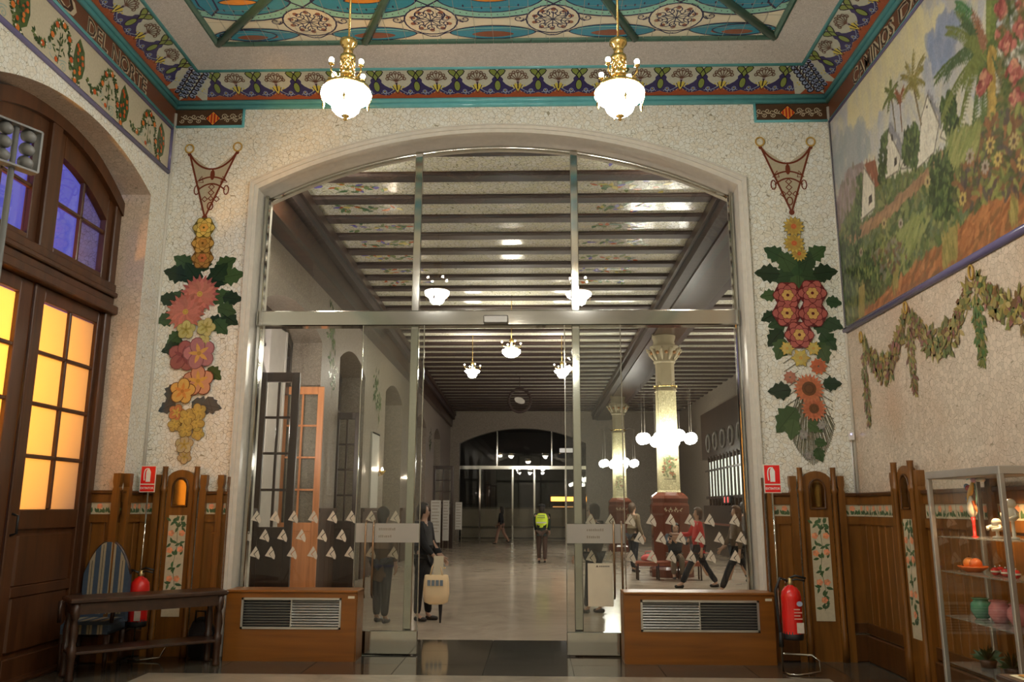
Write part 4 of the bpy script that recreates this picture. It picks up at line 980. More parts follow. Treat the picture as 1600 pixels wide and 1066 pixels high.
# pink-red blossom vine at the right
RED = [A3(132, 62, 56), A3(150, 84, 72), A3(112, 46, 44), A3(160, 112, 84)]
for cx_, cy_, r in ((1566, 15, 10), (1575, 70, 12), (1585, 115, 14), (1595, 45, 10), (1590, 155, 12), (1565, 55, 8), (1540, 125, 9), (1533, 140, 6), (1600, 10, 12), (1620, 60, 20), (1620, 130, 20), (1650, 20, 20), (1680, 60, 20)):
    dabs([(cx_ - r, cy_), (cx_, cy_ - r * 1.4), (cx_ + r, cy_), (cx_, cy_ + r * 1.4)], 70, RED, (3, 5), (2, 3.2), a=.9)
dabs([(1560, 0), (1600, -40), (1800, -160), (1800, 100), (1600, 190), (1560, 170)], 700, [A3(64, 76, 38), A3(88, 92, 46), A3(50, 60, 36), A3(104, 88, 50)], (4, 9), (1.5, 3), (0, 3.1), .6)
for cx_, cy_, r in ((1575, 70, 12), (1585, 115, 13), (1590, 155, 12), (1595, 45, 10), (1566, 15, 9)): dabs([(cx_ - r, cy_), (cx_, cy_ - r * 1.4), (cx_ + r, cy_), (cx_, cy_ + r * 1.4)], 36, RED, (3, 5), (2, 3), a=.9)
# thicket and sunflowers on the near bank
dabs([(1500, 215), (1530, 195), (1600, 165), (1800, 60), (1800, 200), (1600, 300), (1545, 312), (1520, 330), (1490, 320)], 1500, [A3(96, 64, 40), A3(82, 88, 44), A3(110, 112, 52), A3(62, 66, 40), A3(118, 76, 44), A3(70, 60, 56)], (4, 9), (2, 3.6), (0, 3.1), .85, .2)
dabs([(1480, 215), (1530, 200), (1530, 235), (1490, 255)], 140, [A3(122, 122, 64), A3(104, 112, 54)], (6, 12), (1.6, 2.6), (.5, 1.2), .8, .12)
for (x, y, r) in ((1548, 228, 6), (1516, 245, 6), (1585, 222, 6), (1598, 255, 6), (1382, 350, 5), (1390, 395, 5), (1406, 392, 5), (1390, 410, 4), (1408, 350, 4), (1505, 312, 5), (1370, 400, 4), (1450, 285, 5), (1560, 250, 5), (1540, 262, 5), (1346, 395, 4)):
    (X_, Y_) = mp(x, y); cc_ = mr.choice([A3(150, 128, 60), A3(140, 124, 76), A3(132, 118, 104)])
    for i in range(8): a = i * PI / 4; dab(X_ + r * .9 * math.cos(a), Y_ + r * .9 * math.sin(a), 2.6, 1.6, a, cc_)
    dab(X_, Y_, 2.4, 2.8, 0, A3(82, 66, 52))
for (x, y0_, y1_, w_) in ((1400, 415, 455, 8), (1490, 358, 410, 14), (1347, 450, 500, 9), (1478, 372, 420, 10), (1585, 320, 350, 12)):
    mfill([(x - w_ / 2, y1_), (x - w_ / 2, y0_), (x + w_ / 2, y0_ - 6), (x + w_ / 2, y1_ - 6)], A3(124, 110, 52)); dabs([(x - w_ / 2, y1_), (x - w_ / 2, y0_), (x + w_ / 2, y0_ - 6), (x + w_ / 2, y1_ - 6)], 30, [A3(132, 116, 56), A3(106, 100, 46)], (6, 10), (1, 1.6), (1.4, 1.8), .7)
dabs([(1360, 400), (1400, 370), (1420, 400), (1380, 440)], 120, [A3(96, 66, 48), A3(76, 84, 48), A3(100, 96, 80)], (3, 7), (1.5, 3), a=.8)
cv[:] = .90 * (.84 * cv + .16 * cv.mean(axis=2, keepdims=True))
vs = np.empty((nh + 1, nw + 1, 3), np.float32)
yy, xx = np.mgrid[0:nh + 1, 0:nw + 1]
vs[..., 0] = XR - 0.006; vs[..., 1] = -xx * MS; vs[..., 2] = MZ0 + yy * MS
me = bpy.data.meshes.new('painted_mural'); nv = (nh + 1) * (nw + 1); nf = nh * nw
me.vertices.add(nv); me.vertices.foreach_set('co', vs.reshape(-1))
idx = (np.arange(nh)[:, None] * (nw + 1) + np.arange(nw)[None, :]).astype(np.int32)
quads = np.stack([idx, idx + 1, idx + nw + 2, idx + nw + 1], -1).reshape(-1, 4)
me.loops.add(nf * 4); me.loops.foreach_set('vertex_index', quads.reshape(-1))
me.polygons.add(nf); me.polygons.foreach_set('loop_start', np.arange(nf, dtype=np.int32) * 4); me.polygons.foreach_set('loop_total', np.full(nf, 4, np.int32))
me.update(calc_edges=True)
pt = np.zeros((nh + 1, nw + 1, 4), np.float32); pt[..., 3] = 1
pad = np.pad(cv, ((1, 1), (1, 1), (0, 0)), mode='edge')
pt[..., :3] = (pad[:-1, :-1] + pad[1:, :-1] + pad[:-1, 1:] + pad[1:, 1:]) / 4
ca = me.color_attributes.new('Col', 'FLOAT_COLOR', 'POINT'); ca.data.foreach_set('color', pt.reshape(-1))
me.materials.append(mural_m)
mu = thing('painted_mural', 'large painted tile mural of palms, white gabled farmhouses and gardens', 'mural', (0, 0, 0))
link('picture', me, mu)
rope((XR - .012, 0, MZ0 - .025), (XR - .012, -ML, MZ0 - .025), .036, 'rope_frame', mu); rope((XR - .012, -.014, MZ0), (XR - .012, -.014, MZ1), .018, 'rope_frame', mu); rope((XR - .012, 0, MZ1 + .01), (XR - .012, -ML, MZ1 + .01), .016, 'rope_frame', mu); rope((XR - .012, -ML, MZ0), (XR - .012, -ML, MZ1), .03, 'rope_frame', mu)

# ------------------------------------------------------------------ painted swags below the mural
sw = thing('painted_festoon', 'painted leaf swags and hanging drops in a row under the mural', 'festoon', (0, 0, 0))
SG = [G(92, 92, 52, 1.8), G(74, 82, 46, 1.8), G(118, 104, 56, 1.8), G(104, 70, 62, 1.8), G(128, 116, 72, 1.8), G(96, 72, 46, 1.8)]
nodes_ = [(.43, 3.44), (1.57, 3.50), (2.81, 3.50), (4.05, 3.5)]
sr = random.Random(5)
def rk(): return Ink((XR, 0, 0), (0, -1, 0), (0, 0, 1), (-1, 0, 0), .0005)
for i, (a, z) in enumerate(nodes_):
    MB().tube([(XR - .012, -a + .035 * math.cos(t), z + .06 + .06 * math.sin(t)) for t in [2 * PI * q / 14 for q in range(14)]], .009, 6, closed=True).build('ring', MATS['old_gold'], sw)
    k = rk(); dz = (.78, .66, .58, .6)[i]
    k.lay(0).stroke([(a, z), (a + .02, z - .15)], .012, SG[2])
    for q in range(170):
        t = sr.random(); wd = .06 * math.sin(PI * (t * .85 + .1)) + .01
        k.lay(1 + q % 12).leaf(a + .02 + sr.uniform(-wd, wd), z - .12 - t * dz, .08, .034, sr.uniform(3.6, 5.8), jit(sr.choice([SG[1], SG[0], G(60, 84, 46, 1.8), SG[4]] if i == 2 else SG), .2), 3)
    k.build('drop', inkm, sw)
    if i < 3:
        b, zb = nodes_[i + 1]; k = rk()
        for q in range(330):
            t = sr.random(); x = a + .06 + (b - a - .12) * t; sag = .42 * math.sin(PI * t) ** .8; h = .015 + .105 * math.sin(PI * t) ** .7
            k.lay(1 + q % 24).leaf(x, (z + (zb - z) * t) - sag + sr.uniform(-h, h), sr.uniform(.07, .12), sr.uniform(.03, .06), sr.uniform(0, 6.28), jit(sr.choice(SG), .22), 4)
        k.lay(0).bez((a, z), (a + .1, z - .2), (a + .15, z - .3), (a + .3, z - .36), .014, SG[2]); k.lay(0).bez((b, zb), (b - .1, zb - .2), (b - .15, zb - .3), (b - .3, zb - .36), .014, SG[2])
        k.build('swag', inkm, sw)
# ================================================================== WAINSCOT (oak panelling with inset tiles)
mirror = plain('amber_bevelled_glass', (0.42, 0.30, 0.12, 1), 0.08, 1.0, noise=.05)
tcream, tpink, tgreen = G(150, 142, 120, 2.0), G(176, 116, 84, 2.0), G(60, 80, 52, 1.9)
def tile_ink(wd, h, n, seed):
    k = Ink((0, 0, 0), (1, 0, 0), (0, 0, 1), (0, -1, 0), .0006); r = random.Random(seed)
    k.lay(0).rect(-wd / 2, wd / 2, 0, h, tcream)
    for i in range(n):
        x = -wd / 2 + (i + .5) * wd / n
        for q in range(8): k.lay(1 + q % 4).leaf(x + r.uniform(-.5, .5) * wd / n, h * .12, h * .5, h * .2, r.uniform(.5, 2.6), jit(tgreen, .2), 4)
        for q in range(5): a = q * 1.256; k.lay(5).ell(x + h * .14 * math.cos(a), h * .68 + h * .14 * math.sin(a), h * .13, h * .12, jit(tpink, .15), 8)
    return k
def vine_ink(wd, h):
    k = Ink((0, 0, 0), (1, 0, 0), (0, 0, 1), (0, -1, 0), .0006); r = random.Random(4)
    k.lay(0).rect(-wd / 2, wd / 2, 0, h, tcream)
    k.lay(1).stroke([(0, .1 * h), (.1 * wd, .3 * h), (-.08 * wd, .5 * h), (.08 * wd, .7 * h), (0, .9 * h)], .005, jit(tgreen))
    for (fz, n, sp) in ((.94, 12, .42), (.88, 6, .3), (.72, 7, .3), (.60, 5, .3), (.48, 5, .15), (.32, 6, .25), (.24, 5, .15), (.18, 5, .15), (.12, 5, .14)):
        for q in range(n): k.lay(1 + q % 5).leaf(r.uniform(-sp, sp) * wd, fz * h, .07, .03, r.uniform(0, 6.28), jit(tgreen, .25), 4)
    for (fx, fz) in ((-.3, .82), (.3, .82), (-.3, .65), (.28, .66), (-.2, .37), (.2, .37), (0, .2)):
        for q in range(5): a = q * 1.256; k.lay(7).ell(fx * wd + .02 * math.cos(a), fz * h + .02 * math.sin(a), .018, .016, jit(tpink, .2), 8)
    return k
_wc = {}
def shared(key, mk, name, mat, parent, loc=(0, 0, 0)):
    """first use builds the mesh, later ones share it"""
    if key in _wc: o = link(name, _wc[key], parent)
    else: o = mk().build(name, mat, parent); _wc[key] = o.data
    o.location = loc; return o
_wn = [8]
class Wains:
    def __init__(s, loc, rot, label):
        s.r = setting('trim_%d' % _wn[0], label); _wn[0] += 1; s.r.location = loc; s.r.rotation_euler = (0, 0, rot)
    def post(s, x, w=.075, top=1.98, d=.075):
        def mk():
            m = MB(); h = w / 2
            m.prism([(-h, 0), (h, 0), (h, 1.80), (h * .72, 1.83), (h, 1.88), (h, top), (-h, top), (-h, 1.88), (-h * .72, 1.83), (-h, 1.80)], (0, 0, 0), (1, 0, 0), (0, 0, 1), (0, -1, 0), 0, d); return m
        shared(('post', w, top, d), mk, 'post', oak, s.r, (x, 0, 0))
    def rails(s, x0, x1):
        MB().cbox(x0, x1, -.055, 0, 1.755, 1.795, .008).build('cap_rail', oakd, s.r)
        MB().box(x0, x1, -.035, 0, 1.665, 1.757).build('upper_rail', oak, s.r)
        MB().box(x0, x1, -.040, 0, 1.45, 1.535).build('lower_rail', oak, s.r)
        MB().box(x0, x1, -.045, 0, .30, .40).build('bottom_rail', oakd, s.r)
        MB().cbox(x0, x1, -.065, 0, 0.001, .28, .012).build('plinth_board', oakd, s.r)
    def tiles(s, x0, x1, n):
        w_ = (x1 - x0) / n
        for i in range(n): shared(('tile', round(w_, 3), i % 3), lambda: tile_ink(w_ - .006, .125, max(1, round(w_ / .14)), i), 'tile', inkw, s.r, (x0 + (i + .5) * w_, -.018, 1.538))
        MB().box(x0, x1, -.017, 0, 1.53, 1.67).build('tile_bed', oakd, s.r)
    def planks(s, x0, x1, n):
        w_ = (x1 - x0) / n
        for i in range(n):
            def mk():
                m = MB(); h = w_ / 2; m.prism([(-h, 0), (-h, -.012), (-h + .01, -.022), (h - .01, -.022), (h, -.012), (h, 0)], (0, 0, .38), (1, 0, 0), (0, 1, 0), (0, 0, 1), 0, 1.08); return m
            shared(('plank', round(w_, 3)), mk, 'plank', (oak, oakd)[0], s.r, (x0 + (i + .5) * w_, 0, 0))
    def bay(s, x0, x1, nt, npk):
        s.rails(x0, x1); s.tiles(x0, x1, nt); s.planks(x0, x1, npk)
    def pier(s, x):
        s.post(x - .265, .075); s.post(x + .265, .075)
        for sg in (-1, 1):
            def mk():
                m = MB(); m.lathe([(.036, 0), (.036, .28), (.03, .3), (.028, 1.78), (.038, 1.80), (.038, 1.83), (.028, 1.85), (.03, 2.06), (.034, 2.075)], (0, 0, 0), 12); return m
            shared(('coln',), mk, 'colonnette', oak, s.r, (x + sg * .185, -.075, 0))
        def mkb():
            m = MB(); m.box(-.155, .155, -.06, 0, 0, 1.58)
            m.prism([(-.155, 1.58), (.155, 1.58), (.155, 1.96), (.11, 2.005), (.05, 2.03), (0, 2.037), (-.05, 2.03), (-.11, 2.005), (-.155, 1.96)], (0, 0, 0), (1, 0, 0), (0, 0, 1), (0, -1, 0), 0, .06); return m
        shared(('pierb',), mkb, 'pier_board', oak, s.r, (x, 0, 0))
        def mkn():
            m = MB(); m.prism([(-.07, 1.64), (.07, 1.64), (.07, 1.84), (.058, 1.885), (.03, 1.917), (0, 1.925), (-.03, 1.917), (-.058, 1.885), (-.07, 1.84)], (0, 0, 0), (1, 0, 0), (0, 0, 1), (0, -1, 0), .058, .068); return m
        shared(('niche',), mkn, 'bevelled_mirror', mirror, s.r, (x, 0, 0))
        def mkf():
            m = MB(); pts = [(-.088, 1.62), (.088, 1.62), (.088, 1.85), (.07, 1.905), (.036, 1.94), (0, 1.948), (-.036, 1.94), (-.07, 1.905), (-.088, 1.85)]
            m.tube([(a, -.066, b) for a, b in pts], .011, 6, closed=True); return m
        shared(('nichef',), mkf, 'mirror_frame', oakd, s.r, (x, 0, 0))
        shared(('vine',), lambda: vine_ink(.205, 1.105), 'tall_tile', inkw, s.r, (x, -.063, .42))
w1 = Wains((XL, 0, 0), 0, 'oak panelling with flower tiles between the street door and the arch')
w1.pier(.485); w1.bay(.02, .19, 1, 1); w1.bay(.78, 1.03, 1, 2); w1.post(.95, .07); w1.post(1.035, .03, 1.96, .05)
w2 = Wains((2.585, 0, 0), 0, 'oak panelling with flower tiles between the arch and the mural wall')
w2.pier(.575); w2.bay(.02, .28, 1, 2); w2.post(.05, .07); w2.post(-.02, .03, 1.96, .05); w2.bay(.87, 1.06, 1, 1)
w3 = Wains((XR, 0, 0), -PI / 2, 'oak panelling with flower tiles along the mural wall')
w3.bay(.0, 1.02, 6, 6); w3.pier(1.315); w3.bay(1.61, 2.75, 6, 8); w3.post(2.79, .08, 1.79, .06); w3.bay(2.83, 4.8, 9, 12); w3.pier(5.1)
w4 = Wains((XL, -.43, 0), PI / 2, 'oak panelling on the narrow wall strip beside the street door')
w4.bay(.0, .43, 2, 3); w4.post(.04, .08, 1.98, .07)
w5 = Wains((-5.0, -.43, 0), 0, 'oak panelling on the side of the street door recess')
w5.bay(.0, .45, 1, 3); w5.post(.41, .08, 1.98, .07); w5.post(.02, .06, 1.98, .05)

# ================================================================== STREET DOOR (left)
dr = setting('door_1', 'tall brown double door with glowing lower panes and an arched fanlight')
dr.location = (-4.97, RY0, 0); dr.rotation_euler = (0, 0, PI / 2)      # local x along the wall, -y into the room
DW = RY1 - RY0; DC = DW / 2
archz = lambda x: 5.14 + (5.60 - 5.14) * (1 - ((x - DC) / DC) ** 2)
for x0, x1 in ((0, .13), (DW - .13, DW)): MB().cbox(x0, x1, -.10, .04, 0, 5.2, .012).build('frame_stile', door_w, dr)
MB().cbox(DC - .085, DC + .085, -.11, .04, 4.1, 5.55, .012).build('fanlight_post', door_w, dr)
def strip(fn0, fn1, x0, x1, y0, y1, n=14):
    m = MB(); xs = [x0 + (x1 - x0) * i / n for i in range(n + 1)]
    pts = [(x, fn0(x)) for x in xs] + [(x, fn1(x)) for x in xs[::-1]]
    for i in range(n): m.prism([(xs[i], fn0(xs[i])), (xs[i + 1], fn0(xs[i + 1])), (xs[i + 1], fn1(xs[i + 1])), (xs[i], fn1(xs[i]))], (0, 0, 0), (1, 0, 0), (0, 0, 1), (0, -1, 0), -y1, -y0)
    return m
strip(lambda x: archz(x) - .16, archz, 0, DW, -.12, .04, 20).build('arched_head', door_w, dr)
for i, (z, h, d) in enumerate(((3.78, .10, .15), (3.88, .10, .09), (3.98, .06, .13), (4.04, .10, .10))): MB().cbox(0, DW, -d - .02, .04, z, z + h, .012).build('transom_moulding', door_w, dr)
skyglass = glassmat('fanlight_glass', (0.93, 0.94, 0.97, 1)); amber = frostmat('frosted_pane', (0.88, 0.78, 0.5, 1), .85)
for sd in (1, -1):
    X = lambda a: DC + sd * a
    lo = lambda a, b: (min(X(a), X(b)), max(X(a), X(b)))
    # fanlight casement: pane field from a=.22 to 1.16
    top = lambda x: 5.19 - .07 * (abs(x - DC) - .22) - .28 * ((abs(x - DC) - .22) / .94) ** 2
    sash = MB(); a0, a1 = lo(.22, 1.16)
    def wood_part(nm, x0, x1, z0, z1, d0=-.06, d1=.02): 
        a, b = lo(x0, x1); return MB().cbox(a, b, d0, d1, z0, z1, .008).build(nm, door_w, dr)
    wood_part('fanlight_stile', .085, .22, 4.12, 5.5); wood_part('fanlight_stile', 1.16, 1.28, 4.12, 5.1); wood_part('fanlight_rail', .22, 1.16, 4.12, 4.215)
    strip(lambda x: top(x), lambda x: archz(x) - .1, a0, a1, -.06, .02, 12).build('fanlight_head', door_w, dr)
    wood_part('glazing_bar', .665, .705, 4.2, 5.1, -.045, .005); wood_part('glazing_bar', .22, 1.16, 4.68, 4.72, -.045, .005)
    for (p0, p1) in ((.22, .665), (.705, 1.16)):
        a, b = lo(p0, p1)
        MB().box(a, b, -.012, -.006, 4.2, 4.69).build('fanlight_pane', skyglass, dr)
        strip(lambda x: 4.71, lambda x: top(x) + .03, a, b, -.012, -.006, 6).build('fanlight_pane', skyglass, dr)
    # leaf
    leaf = bpy.data.objects.new('door_leaf', None); COL.objects.link(leaf); leaf.parent = dr
    def lp(nm, x0, x1, z0, z1, d0, d1, mat=door_w, b=.008):
        a, c = lo(x0, x1); return MB().cbox(a, c, d0, d1, z0, z1, b).build(nm, mat, leaf)
    lp('stile', .01, .20, .02, 3.78, -.05, .02); lp('stile', 1.22, 1.285, .02, 3.78, -.05, .02); lp('top_rail', .2, 1.22, 3.64, 3.78, -.05, .02)
    lp('mid_rail', .2, 1.22, 1.40, 1.59, -.05, .02); lp('bottom_rail', .2, 1.22, .02, .22, -.05, .02)
    lp('panel', .24, 1.18, .26, .78, -.04, .01, door_w, .02); lp('panel', .24, 1.18, .86, 1.36, -.04, .01, door_w, .02); lp('mid_rail', .2, 1.22, .77, .87, -.05, .02)
    lp('backing', .02, 1.28, .02, 1.5, -.012, .012, door_w, .002)
    lp('cover_bead', -.0, .05, .02, 3.78, -.075, -.05) if sd > 0 else None
    xm0, xm1 = .69, .73
    lp('glazing_bar', xm0, xm1, 1.59, 3.64, -.04, .01)
    for i in range(1, 4): lp('glazing_bar', .2, 1.22, 1.59 + i * .5125 - .02, 1.59 + i * .5125 + .02, -.04, .01)
    for i in range(4):
        for (p0, p1) in ((.2, xm0), (xm1, 1.22)): lp('pane', p0, p1, 1.58 + i * .5125, 1.58 + (i + 1) * .5125, -.004, .004, amber, .001)
    if sd > 0:
        a, c = lo(.09, .12); MB().tube([(a, -.05, 1.35), (a, -.11, 1.37), (a, -.11, 1.53), (a, -.05, 1.55)], .012, 8).build('handle', black, leaf)
MB().cbox(.0, DW, -.16, .06, 0.0, .035, .006).build('threshold', door_w, dr)
# sodium street lamp just outside (its light comes through the frosted panes)
sl = bpy.data.lights.new('sodium_street_lamp', 'SPOT'); sl.energy = 800; sl.color = (1.0, 0.45, 0.045); sl.shadow_soft_size = 0.25; sl.spot_size = math.radians(112); sl.spot_blend = .35
slo = bpy.data.objects.new('sodium_street_lamp', sl); COL.objects.link(slo); slo.location = (-6.9, -2.75, 2.9); slo.rotation_euler = (0, -PI / 2, 0)
st(MB().box(-14, -5.02, -14, 14, -.3, -.05).build('pavement_outside', plain('asphalt', (.08, .08, .08, 1), .8)), 'dark street pavement outside the door')

# ================================================================== GLASS PARTITION in the arch
YG = 0.30; PLx, PRx = -1.465, 0.497; AL, AR = ACX - AHW + .012, ACX + AHW - .012
archin = lambda x: (AAPX - 6.4 + math.sqrt(6.4 ** 2 - (x - ACX) ** 2)) - .08
gp = thing('glass_partition', 'tall glass partition with polished steel posts filling the wide arch', 'partition', (0, 0, 0))
def steel(nm, x0, x1, z0, z1, y0, y1, par=gp, b=.008): return MB().cbox(x0, x1, y0, y1, z0, z1, b).build(nm, chrome, par)
for x in (PLx, PRx): steel('post', x - .048, x + .048, 0, archin(x) + .02, YG - .05, YG + .05)
for x, s_ in ((AL, 1), (AR, -1)): steel('jamb_post', min(x, x + s_ * .05), max(x, x + s_ * .05), 0, 5.5, YG - .05, YG + .05)
tb_ = steel('transom_beam', AL, AR, 3.79, 3.98, YG - .10, YG + .08, gp, .012)
MB().cbox(-.62, -.32, .12, .21, 3.80, 3.90, .012).build('door_operator', plain('grey_operator_box', (.22, .21, .19, 1), .3, .6), gp)
MB().tube([(x, YG, archin(x)) for x in [AL + .06 + (AR - AL - .12) * i / 24 for i in range(25)]], .03, 8).build('arch_head_rail', chrome, gp)
def pane(x0, x1, fz0, fz1, y, nm, mat, par=gp, n=10):
    m = MB(); xs = [x0 + (x1 - x0) * i / n for i in range(n + 1)]
    f = [(x, y, fz0) for x in xs]; t = [(x, y, fz1(x)) for x in xs]
    m.add(f + t, [(i, i + 1, n + 2 + i, n + 1 + i) for i in range(n)]); o = m.build(nm, mat, par)
    sol = o.modifiers.new('thick', 'SOLIDIFY'); sol.thickness = .0015; return o
m_one = clear
def sheet(x0, x1, z0, fz1, nm='pane', y=YG, mat=None, par=gp, n=10):
    m = MB(); xs = [x0 + (x1 - x0) * i / n for i in range(n + 1)]
    m.add([(x, y, z0) for x in xs] + [(x, y, fz1(x)) for x in xs], [(i, i + 1, n + 2 + i, n + 1 + i) for i in range(n)])
    return m.build(nm, mat or clear, par)
sheet(AL + .06, PLx - .04, 3.97, archin); sheet(PLx + .04, PRx - .04, 3.97, archin); sheet(PRx + .04, AR - .06, 3.97, archin)
flat = lambda x: 3.8
pnL = sheet(AL + .06, PLx - .04, .05, flat, n=1); pnR = sheet(PRx + .04, AR - .06, .05, flat, n=1)
for x0, x1 in ((AL, PLx), (PRx, AR)): steel('floor_rail', x0, x1, 0, .06, YG - .03, YG + .03)
# warning stickers on the fixed panes
stk_m = plain('white_sticker_film', G(150, 142, 128, 2.2), .5)
def mk_sticker():
    m = MB(); h = .05
    for tri in ([(-.055, -.03), (.0, .062), (.022, .03), (-.018, -.012), (.012, -.045)], [(-.008, -.012), (.026, .024), (.046, -.03), (.04, -.062), (.022, -.055)]):
        m.prism(tri, (0, 0, 0), (1, 0, 0), (0, 0, 1), (0, -1, 0), .001, .003)
    return m
rowsL = [(808, (401, 430, 459, 490, 520, 549, 580, 618)), (837, (386, 414, 442, 471, 504, 534)), (864, (399, 423, 457, 489, 518, 547, 580, 615))]
rowsR = [(813, (923, 954, 985, 1018, 1048, 1078, 1109, 1148)), (841, (999, 1033, 1064, 1094, 1124, 1158)), (870, (924, 954, 986, 1019, 1049, 1080, 1111, 1149))]
for rows, pn in ((rowsL, pnL), (rowsR, pnR)):
    for y_, xs in rows:
        for x_ in xs:
            p = aty(x_, y_, YG); so = shared(('stk',), mk_sticker, 'sticker', stk_m, pn, (p.x, YG, p.z)); so.scale = (1.2, 1, 1.2)
# sliding leaves standing open in front of the posts
bandm = frostmat('frosted_white_film', (0.66, 0.63, 0.57, 1), .45)
def sliding(x0, x1, label, hx):
    t = thing('glass_door', label, 'door', ((x0 + x1) / 2, .15, 0)); w_ = (x1 - x0) / 2
    m = MB(); m.add([(-w_, 0, .05), (w_, 0, .05), (w_, 0, 3.78), (-w_, 0, 3.78)], [(0, 1, 2, 3)]); m.build('pane', clear2, t)
    MB().cbox(-w_, w_, -.022, .022, .012, .26, .006).build('bottom_rail', chrome, t)
    MB().cbox(-w_, -w_ + .012, -.012, .012, .05, 3.78, .003).build('edge_strip', chrome, t); MB().cbox(w_ - .012, w_, -.012, .012, .05, 3.78, .003).build('edge_strip', chrome, t)
    b = MB().box(-w_, w_, -.006, -.003, 1.225, 1.44).build('white_band', bandm, t)
    k = Ink((0, -.006, 1.225), (1, 0, 0), (0, 0, 1), (0, -1, 0), .0006); rr = random.Random(int(hx * 100))
    for row, z in ((0, .135), (1, .055)):
        for q in range(9 - row * 2):
            x = -.10 + q * .022 + rr.uniform(-.002, .002); k.lay(0).rect(x, x + .014, z, z + .026 + rr.uniform(-.004, .004), G(112, 104, 90, 2.0))
    k.build('band_print', inkw, b)
    for x in (hx, hx - .09 if hx > 0 else hx + .09):
        hd = MB().tube([(x, 0, .62), (x, -.06, .66), (x, -.06, 1.43), (x, 0, 1.47)], .012, 8).build('pull_handle', plain('bronze_bar', (.30, .2, .12, 1), .3, .9), t)
    return t
lfL = sliding(-2.08, -1.325, 'open glass sliding door leaf beside the walnut table side of the arch', -.24)
lfL['label'] = 'open glass sliding door leaf with white band, nearer the striped armchair'
lfR = sliding(.35, 1.03, 'open glass sliding door leaf with white band and a paper notice below it', .29)
pn_ = thing('paper_notice', 'white paper notice taped to the glass door leaf', 'notice', (.735, .142, .535))
m = MB().box(-.142, .142, -.003, 0, 0, .47); m.build('sheet', plain('white_paper', G(150, 142, 124, 2.3), .6), pn_)
k = Ink((0, -.003, 0), (1, 0, 0), (0, 0, 1), (0, -1, 0), .0006); k.lay(0).poly([(-.05, .428), (-.035, .452), (-.02, .428)], G(70, 56, 44, 2))
for q in range(6): k.lay(0).rect(-.012 + q * .02, .004 + q * .02, .43, .444, G(90, 84, 74, 2))
k.build('letterhead', inkw, pn_)

